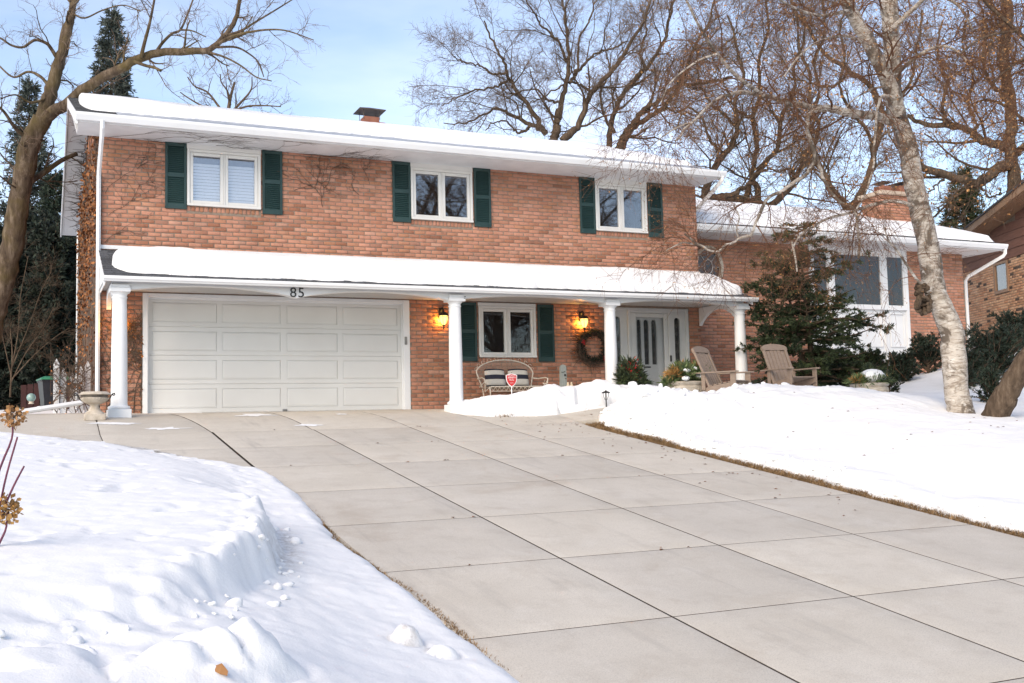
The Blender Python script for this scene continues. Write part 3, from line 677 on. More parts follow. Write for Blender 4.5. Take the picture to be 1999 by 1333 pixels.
hd_ = MB(); hd_.box(11.195, ey-.075, .98, 11.235, ey-.045, 1.12, .006); hd_.build('handle', M['black_iron'], sdoor)
ms = MB(); ms.box(10.56, ey+.035, .845, 10.74, ey+.049, .875, .003); ms.build('mail_slot', M['black_iron'], fdoor)

# ---- wing
OV = (13.02, 3.36, .40, .50)
PXA, PXB = 16.10, 19.40
wh = [(PXA, PXB, .2, WZS)]
def in_oval(b): 
    cx, cz = (b[0]+b[1])/2, (b[2]+b[3])/2; return ((cx-OV[0])/(OV[2]+.02))**2+((cz-OV[1])/(OV[3]+.02))**2 < 1
ww = MB(); wall_cells(ww, XR-.3, WXR, -.3, WZS, wh, WY+.01, WY+.2); ww.box(WXR-.2, WY+.2, -.3, WXR-.01, 9.0, WZS); ww.prism([(WY+.2, WZS), (9.0, WZS), (4.7, 5.4)], 'x', WXR-.15, WXR-.02); ww.build('wing_wall', M['mortar'], house)
wb = [b for b in lay_wall(XR, WXR, -.2, WZS-.01, wh, 13) if not in_oval(b)]
bricks_joined('wing_bricks', wb, lambda x, y, z: (x, WY+y, z), M['brick'], house, 14)
def wroof_z(y): return 4.20+(y-(WY-.9))*.342
WRX1 = 22.0; wr = MB(); wrz = wroof_z(4.7)
wr.prism([(WY-.9, 4.10), (WY-.9, 4.20), (4.7, wrz), (9.6, 4.20), (9.6, 4.10), (4.7, wrz-.10)], 'x', XR-.2, WRX1-.02); wroof = wr.build('wing_roof', M['shingle'], house)
shingles('shingles', XR, WRX1, WY-.9, WY-.5, wroof_z, .342, wroof, 16)
wt = MB(); wt.box(XR, WY-.9+.002, WZS-.02, WRX1-.03, WY-.87, 4.19); wt.prism([(WY-.905, 4.0), (WY-.905, 4.197), (4.7, wrz-.004), (9.6, 4.19), (9.6, 4.0), (4.7, wrz-.2)], 'x', WRX1-.02, WRX1+.012); wt.build('fascia', M['white'], house)
ws = MB(); ws.box(XR-.02, WY-.87, WZS-.012, WRX1-.02, WY+.0, WZS+.004); ws.box(WXR, WY, WZS-.012, WRX1-.02, 9.0, WZS+.004); ws.build('soffit', M['soffit'], house)
gutter('gutter', XR+.02, WRX1+.05, WY-.904, 4.188, house)
dk = MB(); dk.box(XR+.03, WY-1.0, 4.17, WRX1, WY-.915, 4.172); dk.build('gutter_bed', M['dark_gap'], house)
# oval leaded window
def oval(m, rx0, rz0, rx1, rz1, y0, y1, n=40):
    vs = []
    for i in range(n):
        c, s = math.cos(2*math.pi*i/n), math.sin(2*math.pi*i/n)
        vs += [(OV[0]+rx0*c, y0, OV[1]+rz0*s), (OV[0]+rx1*c, y0, OV[1]+rz1*s), (OV[0]+rx1*c, y1, OV[1]+rz1*s), (OV[0]+rx0*c, y1, OV[1]+rz0*s)]
    fs = []
    for i in range(n):
        o, p = 4*i, 4*((i+1) % n); fs += [(o, p, p+1, o+1), (o+1, p+1, p+2, o+2), (o+3, o+2, p+2, p+3), (o, o+3, p+3, p)]
    m.add(vs, fs)
om = MB(); oval(om, OV[2]-.07, OV[3]-.07, OV[2]+.02, OV[3]+.02, WY-.05, WY+.03); ow = om.build('oval_window', M['stone'], house, smooth=False)
lm = MB(); oval(lm, .115, .165, .128, .178, WY-.012, WY+.0); 
for i in range(8):
    c, s = math.cos(math.pi*i/4), math.sin(math.pi*i/4); lm.tube([(OV[0]+.12*c, WY-.006, OV[1]+.17*s), (OV[0]+(OV[2]-.06)*c, WY-.006, OV[1]+(OV[3]-.06)*s)], .007, 5)
lm.build('leading', M['trim'], ow)
gm = MB(); n = 32; gm.add([(OV[0]+(OV[2]-.065)*math.cos(2*math.pi*i/n), WY+.003, OV[1]+(OV[3]-.065)*math.sin(2*math.pi*i/n)) for i in range(n)], [tuple(range(n))]); gm.build('pane', M['glass_dim'], ow)
gb = MB(); gb.add([(OV[0]+(OV[2]-.02)*math.cos(2*math.pi*i/n), WY+.008, OV[1]+(OV[3]-.02)*math.sin(2*math.pi*i/n)) for i in range(n)], [tuple(range(n))]); gb.build('dark_backing', M['interior'], ow)
# tall white panelled bay: windows above, panels, basement lights
bp = MB(); yb0 = WY-.03
for x in (PXA, PXB-.11): bp.box(x, yb0, .1, x+.11, WY+.1, WZS-.005, .006)
bp.box(PXA+.11, yb0, 3.90, PXB-.11, WY+.1, WZS-.005, .006); bp.box(PXA+.11, yb0-.02, 2.43, PXB-.11, WY+.1, 2.51, .006); bp.box(PXA+.11, yb0, 1.25, PXB-.11, WY+.1, 1.36, .006); bp.box(PXA+.11, WY+.02, 1.36, PXB-.11, WY+.06, 2.43)
for x in (16.72, 18.50): bp.box(x, yb0+.004, 2.51, x+.15, WY+.1, 3.90, .006); bp.box(x+.02, yb0+.004, .1, x+.13, WY+.1, 1.25, .006); bp.box(x+.02, yb0+.004, 1.36, x+.13, WY+.05, 2.43, .006)
bay = bp.build('panelled_bay', M['white'], house)
for (a, b) in ((16.21, 16.72), (16.87, 18.50), (18.65, 19.29)):
    f = MB(); s = .05
    f.box(a, WY-.012, 2.51, a+s, WY+.04, 3.90, .006); f.box(b-s, WY-.012, 2.51, b, WY+.04, 3.90, .006); f.box(a+s, WY-.012, 2.51, b-s, WY+.04, 2.56, .006); f.box(a+s, WY-.012, 3.85, b-s, WY+.04, 3.90, .006); f.build('sash', M['white'], bay)
    p = MB(); p.box(a+s, WY+.015, 2.56, b-s, WY+.02, 3.85); p.build('pane', M['glass_dim'], bay)
    p = MB(); p.box(a+.02, WY+.015, .1, b-.02, WY+.02, 1.25); p.build('pane', M['glass_dim'], bay)
    q = MB(); q.box(a+.08, WY-.008, 1.46, b-.08, WY+.02, 2.34); q.box(a+.10, WY-.002, 1.48, b-.10, WY+.0, 2.32); 
    pp = MB()
    for (xa, za, xb, zb) in ((a+.07, 1.45, b-.07, 1.475), (a+.07, 2.32, b-.07, 2.345), (a+.07, 1.475, a+.095, 2.32), (b-.095, 1.475, b-.07, 2.32)): pp.box(xa, WY-.012, za, xb, WY+.02, zb, .004)
    pp.build('panel_moulding', M['white'], bay)
rb = MB(); rb.box(PXA, WY+1.6, .0, PXB, WY+1.62, 4.0); rb.box(PXA-.02, WY+.2, 0, PXA, WY+1.6, 4); rb.box(PXB, WY+.2, 0, PXB+.02, WY+1.6, 4); rb.box(PXA, WY+.2, 3.98, PXB, WY+1.6, 4.0); rb.build('room_behind', M['interior'], bay)
lp = MB(); lp.lathe([(.05, 2.5), (.03, 2.62), (.14, 2.68), (.08, 2.88), (.0, 2.88)], 14, 18.25, WY+.9); lp.build('table_lamp', M['linen'], bay)
# wing chimney
wc = MB(); wc.box(20.340, 2.75, 4.6, 22.000, 3.55, 6.02); wc.build('chimney', M['mortar'], wroof)
wcb = lay_wall(20.320, 22.020, 4.7, 6.01, [], 41)
bricks_joined('chimney_bricks', wcb, lambda x, y, z: (x, 2.735+y, z), M['brick'], wroof, 42)
wcs = lay_wall(2.74, 3.56, 4.7, 6.01, [], 43); bricks_joined('chimney_bricks', wcs, lambda x, y, z: (20.325+y, x, z), M['brick'], wroof, 44)
cc = MB(); cc.box(20.240, 2.66, 6.02, 22.100, 3.64, 6.14, .02); cc.build('chimney_cap', M['concrete_cap'], wroof)
fl = MB(); fl.box(20.620, 2.95, 6.14, 20.940, 3.35, 6.36, .01); fl.box(21.270, 2.95, 6.14, 21.620, 3.35, 6.40, .01); fl.build('flue', M['clay'], wroof)
cp = MB(); 
for (cx, hw) in ((20.780, .22), (21.440, .26)): cp.add([(cx-hw, 2.85, 6.46), (cx+hw, 2.85, 6.46), (cx+hw, 3.45, 6.46), (cx-hw, 3.45, 6.46), (cx, 3.15, 6.54)], [(0, 3, 2, 1), (0, 1, 4), (1, 2, 4), (2, 3, 4), (3, 0, 4)]); cp.tube([(cx-hw+.06, 3.15, 6.3), (cx-hw+.06, 3.15, 6.47)], .01, 5); cp.tube([(cx+hw-.06, 3.15, 6.3), (cx+hw-.06, 3.15, 6.47)], .01, 5)
cp.build('flue_cap', M['chimney_cap'], wroof)
# downspouts
def downspout(pts, parent, r=.056):
    d = MB(); d.tube(pts, r, 6, squash=.75); return d.build('downspout', M['white'], parent)
downspout([(-.86, -.96, 5.08), (-.86, -.95, 4.96), (-.86, -.80, 4.82), (-.865, -.13, 4.40), (-.865, -.06, 4.30), (-.865, -.06, .40), (-.88, -.10, .30)], house)
downspout([(12.12, -.96, 5.08), (12.12, -.95, 5.0), (12.10, -.8, 4.90), (12.085, .28, 4.42), (12.085, .30, 4.30)], house)
downspout([(12.10, .85, 4.1), (12.12, .92, 3.9), (12.12, .94, .1)], house, .035)
downspout([(22.0, .05, 4.06), (22.0, .05, 3.95), (21.98, .1, 3.88), (21.55, .92, 3.42), (21.52, 1.0, 3.3), (21.52, 1.0, .4)], house)
downspout([(-.87, 9.65, 5.0), (-.87, 9.65, .1)], house, .04)

# ---- snow lying on the roofs
def roof_blanket(name, x0, x1, y0, y1, zf, thick, seed, label, nx=420, ny=30, edge=.20, low_amp=.05, top_amp=.0, round_l=.35, round_r=.35):
    xs = np.linspace(x0, x1, nx); ts = np.linspace(0, 1, ny); X, Tt = np.meshgrid(xs, ts, indexing='ij')
    lo = y0 + low_amp*fbm(X*.9, X*0+seed, 5, seed) + .35*low_amp*fbm(X*7, X*0+seed, 3, seed+1); hi = y1 + top_amp*fbm(X*.8, X*0+seed+4, 4, seed+2); mid = lo+(hi-lo)*.38
    el = np.sqrt(np.clip(1-(1-np.clip((X-x0)/round_l, 0, 1))**2, 0.0, 1)) if round_l else 1.0; er = np.sqrt(np.clip(1-(1-np.clip((x1-X)/round_r, 0, 1))**2, 0.0, 1)) if round_r else 1.0
    er = .55+.45*er if round_r else 1.0
    e = np.minimum(el, er); lo = mid+(lo-mid)*e; hi = mid+(hi-mid)*e; Y = lo+(hi-lo)*Tt
    dx = np.minimum(X-x0, x1-X); dy = np.minimum(Y-lo, hi-Y)
    ex = np.sqrt(np.clip(1-(1-np.clip(dx/.16, 0, 1))**2, 0, 1)); eyv = np.sqrt(np.clip(1-(1-np.clip(dy/edge, 0, 1))**2, 0, 1))
    H = thick*(1+.32*fbm(X*.45, Y*.6, 4, seed+3)+.10*fbm(X*2.5, Y*2.5, 3, seed+5))*np.minimum(ex, eyv)
    Z = np.vectorize(zf)(Y)+.014+H
    V = np.stack([X, Y-.10*H, Z], -1).reshape(-1, 3); i, j = np.meshgrid(np.arange(nx-1), np.arange(ny-1), indexing='ij'); a = (i*ny+j).ravel()
    F = np.stack([a, a+ny, a+ny+1, a+1], 1)
    return link(name, mesh_np(name, V, F, True), M['roof_snow'], None, label=label, cat='snow', kind='stuff')
roof_blanket('roof_snow', -1.12, RX1+.02, .02, ridge_y+.35, roof_z, .12, 3, 'thick white snow blanket lying on the upper main roof', low_amp=.26, edge=.10, round_l=.22, round_r=0)
roof_blanket('roof_snow', -.70, 12.16, -1.64, -.26, proof_z, .165, 17, 'rounded snow blanket lying on the low porch roof', low_amp=.10, top_amp=.10, round_l=.55, round_r=.5)
roof_blanket('roof_snow', XR+.02, WRX1+.02, WY-.62, 4.9, wroof_z, .18, 29, 'snow blanket lying on the lower wing roof at the right', nx=260, low_amp=.14, round_l=0, round_r=0)
ic = MB(); rg = random.Random(5)
x = -.6
while x < RX1-.05:
    L = rg.uniform(.5, 1.6); b = min(x+L, RX1-.04); h0 = rg.uniform(.006, .014); ic.add([(x, -.86, roof_z(-.86)+.020), (b, -.86, roof_z(-.86)+.020), (b, .25, roof_z(.25)+.018+h0), (x, .25, roof_z(.25)+.018+h0)], [(0, 1, 2, 3)]); x = b
ic.build('eave_ice', M['ice'], roof, kind='stuff')
# ================================================================ GROUND, DRIVEWAY, SNOW
YB, ZB = -3.43, -.363
def drive_z(y):
    y = np.asarray(y, float)
    return np.where(y > YB, -.363*np.clip(-y/3.43, 0, 1)**1.7, np.where(y > -19, ZB+.133*(y-YB), ZB+.133*(-19-YB)+.03*(y+19)))
def apron_z(x, y):                                   # the concrete rises a little towards the front walk and the left pad
    z = drive_z(y); return z + .10*sstep(6.2, 8.2, np.asarray(x, float))*sstep(-4.2, -3.2, np.asarray(y, float)) + .03*sstep(.2, -1.0, np.asarray(x, float))*sstep(-3.4, -1.5, np.asarray(y, float))
def far_z(x, y): return np.clip(drive_z(np.minimum(y, -.01)), -2.7, 0)-.28
def grid_mesh(name, xs, ys, zf, mat, keep=None, dirtf=None, **k):
    X, Y = np.meshgrid(xs, ys, indexing='ij'); r = zf(X, Y); X2, Y2, Z = r if isinstance(r, tuple) else (X, Y, r)
    V = np.stack([X2, Y2, Z], -1).reshape(-1, 3); nx, ny = len(xs), len(ys)
    i, j = np.meshgrid(np.arange(nx-1), np.arange(ny-1), indexing='ij'); a = (i*ny+j).ravel(); F = np.stack([a, a+ny, a+ny+1, a+1], 1)
    kp = None
    if keep is not None:
        kv = keep(X, Y, Z).ravel(); F = F[kv[F].any(1)]
    used = np.unique(F); mp = np.full(len(V), -1, np.int64); mp[used] = np.arange(len(used))
    me = mesh_np(name, V[used], mp[F], True)
    if dirtf is not None:
        d = dirtf(X, Y, Z).ravel()[used]; at_ = me.attributes.new('dirt', 'FLOAT', 'POINT'); at_.data.foreach_set('value', d.astype(np.float32))
    return link(name, me, mat, None, **k)
gx = np.concatenate([np.linspace(-500, -60, 12), np.linspace(-50, 60, 56), np.linspace(70, 500, 12)])
grid_mesh('ground', gx, gx, far_z, M['snow'], kind='structure')

# ---- driveway slabs
driveway = empty('driveway', (0, 0, 0), kind='structure')
def slab(x00, x10, x01, x11, y0, y1, zf, g=.006, gl=.006):
    """quad slab with a rounded arris: near edge y1 (lower), far edge y0; x may differ at both"""
    nx, ny = 6, 8; ss = [0, .012]+[i/ (nx-1) for i in range(1, nx-1)]+[.988, 1]; tt = [0, .012]+[i/(ny-1) for i in range(1, ny-1)]+[.988, 1]
    V = []; 
    for t in tt:
        y = (y0-g)+((y1+g)-(y0-g))*t; a = (x00+gl)+((x01+gl)-(x00+gl))*t; b = (x10-gl)+((x11-gl)-(x10-gl))*t
        for s in ss:
            x = a+(b-a)*s; e = .004 if (s in (0, 1) or t in (0, 1)) else 0; V.append((x, y, float(zf(x, y))-e))
    nS, nT = len(ss), len(tt); F = [(i*nS+j, i*nS+j+1, (i+1)*nS+j+1, (i+1)*nS+j) for i in range(nT-1) for j in range(nS-1)]
    rim = [j for j in range(nS)]+[i*nS+nS-1 for i in range(1, nT)]+[(nT-1)*nS+j for j in range(nS-2, -1, -1)]+[i*nS for i in range(nT-2, 0, -1)]
    b = len(V); V += [(V[r][0], V[r][1], V[r][2]-.09) for r in rim]; n = len(rim); F += [(rim[i], b+i, b+(i+1) % n, rim[(i+1) % n]) for i in range(n)]
    m = MB(); m.add(V, F); return m.build('slab', M['concrete'], driveway, smooth=True)
CX = [.62, 2.20, 3.83, 5.41, 6.98]; JG = [.012, .011, .007, .007, .006]
zf_d = lambda x, y: apron_z(x, y)
for r in range(12):
    y0, y1 = YB-1.735*r, YB-1.735*(r+1)
    for c in range(4): slab(CX[c], CX[c+1], CX[c], CX[c+1], y0, y1, zf_d, .0065, .0085 if c not in (0, 1) else .010)
AX0 = [-2.4, -.95, .24, 1.98, 3.63, 5.02, 6.2]; AX1 = [-2.6, -1.0, .60, 2.18, 3.83, 5.41, 6.98]
for c in range(6):
    slab(AX0[c], AX0[c+1], AX1[c], AX1[c+1], .12, YB, zf_d, .005, .009 if c in (1, 2) else .005)
slab(-2.6, -1.0, -2.6, -1.0, YB, YB-1.735, zf_d); slab(-1.0, .60, -1.0, .60, YB, YB-1.735, zf_d, .005, .008); slab(-1.0, .60, -1.0, .60, YB-1.735, YB-3.47, zf_d, .005, .008)
def joint(p, q, w, name='joint'):
    n = 24; m = MB(); d = np.array([q[0]-p[0], q[1]-p[1]]); d = d/np.hypot(*d); s = np.array([-d[1], d[0]]); V = []
    for i in range(n+1):
        c_ = np.array(p)+(np.array(q)-np.array(p))*i/n
        for k in (-1, 1): x, y = c_+s*w*k; V.append((x, y, float(zf_d(x, min(y, 0)))-.0045))
    m.add(V, [(2*i, 2*i+2, 2*i+3, 2*i+1) for i in range(n)]); m.build(name, M['joint'], driveway)
for k, x in enumerate(CX[:4]): joint((x, YB), (x, YB-(1.735*12 if k else 3.7)), .016 if k < 2 else .012)
for r in range(13): joint((-2.6 if r < 2 else .55, YB-1.735*r), (7.02 if r else 6.98, YB-1.735*r), .011)
for k in range(1, 7): joint((AX0[k], .1), (AX1[k], YB), .017)
for x in (-1.0, .60): joint((x, YB), (x, YB-3.47), .026)
# front walk
walk = empty('front_walk', (0, 0, 0), kind='structure')
def walk_z(x, y): return np.where(np.asarray(x) < 7.1, apron_z(x, y), .0)*1.0 + np.where(np.asarray(x) >= 7.1, -.10*(1-sstep(7.0, 8.8, np.asarray(x, float)))-.03+.0*np.asarray(y), 0)
for (xa, xb) in ((6.21, 7.0), (7.0, 8.3), (8.3, 9.8), (9.8, 11.4)):
    m = slab(xa, xb, xa+(.78 if xa < 6.5 else .0), xb, -1.73, -3.45 if xa < 8 else -2.9, lambda x, y: float(apron_z(min(x, 8.2), max(y, -3.4)))+.09*float(sstep(7, 9, np.float64(x)))); m.parent = walk

# ---- snow on the left of the drive
EL = np.array([(-6, -2.4), (-2.5, -2.9), (-1.9, -3.35), (-1.35, -3.7), (-.85, -4.15), (-.4, -4.8), (.05, -5.7), (.45, -6.6), (.66, -7.2), (.70, -8.1), (.74, -9.06), (.64, -10.1), (.57, -11), (.60, -11.8), (.68, -12.7), (.66, -13.8), (.66, -14.3), (.74, -15), (.7, -17), (.7, -24)])
CL = np.array([(-6, -3.0), (-2.5, -3.3), (-1.35, -4.05), (-.4, -5.2), (.05, -6.1), (.33, -7.2), (.36, -8.2), (.26, -9.1), (.14, -10), (.0, -10.9), (-.10, -11.6), (-.22, -12.2), (-.43, -12.9), (-.72, -13.7), (-1.05, -14.35), (-1.45, -14.8), (-1.95, -15.1), (-2.6, -15.4), (-4, -15.7), (-9, -15.9)])
TOP = rbf([(-2.4, -3.5, -.30), (-1.5, -4.1, -.36), (-.9, -4.6, -.42), (-.3, -5.4, -.52), (.2, -6.6, -.68), (-3, -6, -.33), (-1.5, -6, -.44), (-1, -8, -.66), (-.1, -8, -.72), (-3, -9, -.62), (-.1, -9.8, -.84), (-1.2, -10, -.82),
           (-.4, -11.4, -.92), (-.5, -12.3, -.99), (-2, -11.6, -.92), (-4, -11.8, -.86), (-1.2, -13.0, -1.03), (-.8, -13.2, -1.05), (-2.6, -13.6, -1.04), (-1.2, -14.2, -1.12), (-1.8, -14.7, -1.14), (-2.6, -15.1, -1.14), (-4, -15.4, -1.06), (-6, -13, -.92), (-6, -8, -.40), (-6, -4, -.12), (-9, -8, -.3), (-9, -13, -.8)])
LOW = rbf([(.5, -8, -.86), (.3, -10, -1.13), (.25, -11.5, -1.30), (0, -12.3, -1.37), (-.2, -13, -1.42), (-.45, -13.7, -1.44), (-.8, -14.5, -1.42), (-1.2, -15.0, -1.36), (-1.7, -15.3, -1.32), (-2.4, -15.7, -1.25), (-.2, -13.8, -1.54), (.4, -13.5, -1.63), (-.3, -14.7, -1.62), (.45, -15, -1.84), (-.6, -15.4, -1.56), (-1.2, -16.2, -1.50), (-2.2, -16.6, -1.38), (-4, -17, -1.30), (0, -18, -2.2), (-3, -20, -2.0), (-7, -16, -1.1), (-7, -20, -1.9), (-3, -6, -.6), (.4, -6.5, -.75)])
def poly_dist(X, Y, P):
    d = np.full(X.shape, 1e9)
    for (a, b) in zip(P[:-1], P[1:]):
        ab = b-a; t = np.clip(((X-a[0])*ab[0]+(Y-a[1])*ab[1])/(ab @ ab), 0, 1); d = np.minimum(d, np.hypot(X-a[0]-t*ab[0], Y-a[1]-t*ab[1]))
    xe = np.interp(-Y, -P[:, 1], P[:, 0]); return d*np.where(X < xe, 1, -1)
LUMPS = [(*at(u, v, d)[:2], r_, h_) for u, v, d, r_, h_ in ((445, 1258, 4.85, .27, .15), (515, 1275, 4.95, .19, .12), (395, 1300, 4.6, .22, .10), (300, 1300, 4.5, .2, .07), (90, 1290, 4.4, .26, .06))]+[(.17, -14.05, .10, .15), (.33, -14.28, .09, .07)]
def left_z(X, Y):
    wx = X + .10*fbm(X*1.7, Y*1.7, 4, 21); wy = Y + .10*fbm(X*1.7+9, Y*1.7, 4, 22)
    de = poly_dist(X+.04*fbm(X*4, Y*4, 3, 31), Y+.04*fbm(X*4+5, Y*4, 3, 32), EL); dc = poly_dist(wx, wy, CL)
    T = TOP(X, Y) + .022*fbm(X*.9, Y*.9, 4, 1) + .008*fbm(X*3.2, Y*3.2, 4, 2)
    pits = fbm(X*2.6, Y*2.6, 2, 8); T = T - .05*sstep(.42, .8, pits) - .022*sstep(.5, .9, fbm(X*7, Y*7, 2, 9)) + .006*fbm(X*12, Y*12, 3, 10)
    L = LOW(X, Y) + .03*fbm(X*1.4, Y*1.4, 4, 3) + .006*fbm(X*6, Y*6, 3, 5) + .008*fbm(X*14, Y*14, 3, 6)
    for (lx, ly, lr, lh) in LUMPS:
        q = np.hypot(X-lx+.25*lr*fbm(X*5, Y*5, 3, 41), Y-ly+.25*lr*fbm(X*5+3, Y*5, 3, 42))/lr; L = L+.75*lh*np.clip(1-q*q, 0, 1)**.8*(1+.35*fbm(X*6, Y*6, 3, 44)) - .02*np.exp(-((q-1.05)/.18)**2)
    wd = .16+.85*sstep(-11.6, -9.4, Y)+.45*sstep(-.9, -2.4, X)+.20*sstep(-13.4, -14.4, Y); k = np.clip((dc+.03)/wd, 0, 1); k = k*k*(3-2*k); Z = L+(np.maximum(T, L)-L)*k
    rid = (1-np.abs(fbm(X*3.4, Y*3.4, 4, 52)))*(.5+.5*fbm(X*11, Y*11, 3, 53)); crumb = np.exp(-((dc-.10)/.34)**2)*sstep(-10.2, -11.4, Y); Z = Z+.035*crumb*(rid-.5)+.035*crumb*fbm(X*7, Y*7, 5, 54)
    Z = Z + .045*np.exp(-((dc-.16)/.16)**2)*fbm(X*5, Y*5, 4, 51)
    g = sstep(0, .16, de); base = drive_z(np.minimum(Y, -.01))-.02; Z = base+(np.maximum(Z, base+.02)-base)*np.sqrt(g)
    yb_ = sstep(-3.0, -2.2, Y); dp = np.maximum(-2.35-X, (Y+.45)*.8)+.10*fbm(X*2, Y*2, 4, 62); sy_ = -.06+.035*np.clip(Y+.5, 0, 9)+.02*fbm(X*1.5, Y*1.5, 4, 61)
    bs_ = apron_z(X, np.minimum(Y, 0))-.03; Z = Z*(1-yb_)+yb_*(bs_-.15+(sy_+.05-bs_+.15)*sstep(-.08, .22, dp))
    return np.where((de < -.02) & (Y < -2.9) & (X > -2.6), base-.25, Z)
xs_l = np.concatenate([np.linspace(-14, -5.2, 30)[:-1], np.linspace(-5.2, -3, 45)[:-1], np.arange(-3, .95, .03)])
ys_l = np.concatenate([np.arange(-21, -15.6, .12), np.arange(-15.6, -2.6, .032), np.linspace(-2.55, 14, 90)])
def dirt_l(X, Y, Z):
    dc = poly_dist(X, Y, CL); d = np.exp(-((dc+.07)/.12)**2)*sstep(-13.2, -12.4, Y)*sstep(-10.6, -11.6, Y)*.9
    d = d + np.exp(-(np.hypot(X-.16, Y+14.08)/.10)**2)*.9
    de = poly_dist(X, Y, EL); return np.clip(d+.35*np.exp(-(de/.05)**2), 0, 1)
grid_mesh('snowy_lawn', xs_l, ys_l, left_z, M['snow'], keep=lambda X, Y, Z: (Z > drive_z(np.minimum(Y, -.01))-.2) & ~((X > -.80) & (Y > .1)), dirtf=dirt_l, kind='structure')

# ---- snow on the right of the drive
sil = [(1174, 806, 17.9), (1188, 780, 18.3), (1215, 757, 18.6), (1255, 741, 18.7), (1290, 750, 18.7), (1330, 757, 18.8), (1368, 768, 18.9), (1400, 762, 19.0), (1455, 747, 19.0), (1500, 747, 19.1), (1545, 752, 19.1), (1590, 754, 19.2), (1650, 752, 19.2), (1690, 760, 19.3), (1750, 762, 19.4), (1800, 772, 19.6)]
RIDGE = [tuple(at(u, v, d)) for u, v, d in sil]
rp = [tuple(p) for p in RIDGE]
rp += [(x+.45, y+.75, max(z-.22, -.05)) for x, y, z in RIDGE[2:]] + [(7.8, -5.0, -.36), (8.3, -5.3, -.22), (9.3, -5.9, -.15), (10.5, -6.4, -.16), (7.8, -6.2, -.55), (7.8, -8, -.80), (7.8, -10, -1.06), (7.8, -12, -1.32), (7.8, -14, -1.60), (7.8, -18, -2.0), (10, -7.2, -.36), (10, -9, -.62), (10, -11, -.84), (10, -14, -1.3),
       (12.4, -6.97, -.345), (12.0, -8, -.44), (13.1, -7.4, -.38), (13, -10, -.68), (14, -13, -.95), (16, -6.5, -.1), (16, -9, -.35), (16, -12, -.6), (11, -1.9, .0), (13, -1.5, .08), (14, .3, .2), (16, .3, .38), (18, .3, .5), (20.5, .3, .62), (21.6, 1.5, .75), (14.6, -4.2, .05), (15.6, -4.2, .18), (16.8, -3.6, .5), (18.2, -3.4, 1.05), (19.5, -2.6, 1.35), (21, -3, 1.6), (20, -6, 1.0), (24, -5, 2.0), (24, 0, 1.8), (18, -7, .35), (24, -12, .8), (18, -15, -.4), (9.5, -2.0, -.02), (7.6, -3.3, -.22)]
RT = rbf(rp)
ER = np.array([(9.4, -2.6), (8.6, -2.75), (7.95, -3.0), (7.5, -3.3), (7.34, -3.7), (7.22, -4.2), (7.18, -5.0), (7.24, -5.8), (7.13, -6.8), (7.20, -7.6), (7.14, -8.8), (7.17, -9.6), (7.09, -10.6), (7.14, -11.4), (7.07, -12.5), (7.06, -14), (7.1, -24)])
def er_dist(X, Y):
    d = np.full(X.shape, 1e9)
    for (a, b) in zip(ER[:-1], ER[1:]):
        ab = b-a; t = np.clip(((X-a[0])*ab[0]+(Y-a[1])*ab[1])/(ab @ ab), 0, 1); d = np.minimum(d, np.hypot(X-a[0]-t*ab[0], Y-a[1]-t*ab[1]))
    return d*np.where(X > np.interp(-Y, -ER[:, 1], ER[:, 0]), 1, -1)*np.where(Y > -2.6, np.where(X > 9.4, 1, -1), 1)
def right_z(X, Y):
    n1 = fbm(X*3.0, Y*3.0, 4, 71); de = er_dist(X, Y)+.10*fbm(X*2.2, Y*2.2, 4, 73)+.045*fbm(X*8, Y*8, 3, 74)
    Z = RT(X, Y)+.03*fbm(X*.8, Y*.8, 4, 75)
    bank = np.exp(-np.abs(Y+4.2)/2.0)*sstep(15, 12, X); Z = Z+(.014+.06*bank)*n1+.045*bank*fbm(X*7, Y*7, 4, 77)+.008*fbm(X*7, Y*7, 3, 78)
    base = drive_z(np.minimum(Y, -.01))-.015; base = np.where(Y > -3.7, np.maximum(base, -.25), base)
    lh_ = .17+.07*fbm(X*1.3, Y*1.3, 3, 79); lip = sstep(0, .20, de)**.5; near = sstep(.0, np.where(Y > -5.2, .45, 1.1), de); Zc = base+lh_+(np.maximum(Z, base+lh_)-base-lh_)*near**.7
    Z = base+(Zc-base)*lip
    return np.where(de < 0, base-.25, Z)
xs_r = np.concatenate([np.arange(7.0, 8.3, .028), np.arange(8.3, 12, .055), np.arange(12, 18, .1), np.linspace(18, 40, 50)])
ys_r = np.concatenate([np.arange(-20, -13.5, .15), np.arange(-13.5, -2.2, .045), np.arange(-2.2, 1.2, .1), np.linspace(1.3, 14, 30)])
def dirt_r(X, Y, Z): return np.clip(.55*np.exp(-(er_dist(X, Y)/.09)**2), 0, 1)
grid_mesh('snowy_lawn', xs_r, ys_r, right_z, M['snow'], keep=lambda X, Y, Z: (er_dist(X, Y) > -.12) & ~((Y > 1.3) & (X < 21.2)) & ~((Y > -1.6) & (X < 12.1)), dirtf=dirt_r, kind='structure')
def ground_r(x, y): return float(right_z(np.array([[x]], float), np.array([[y]], float))[0, 0])
def ground_l(x, y): return float(left_z(np.array([[x]], float), np.array([[y]], float))[0, 0])
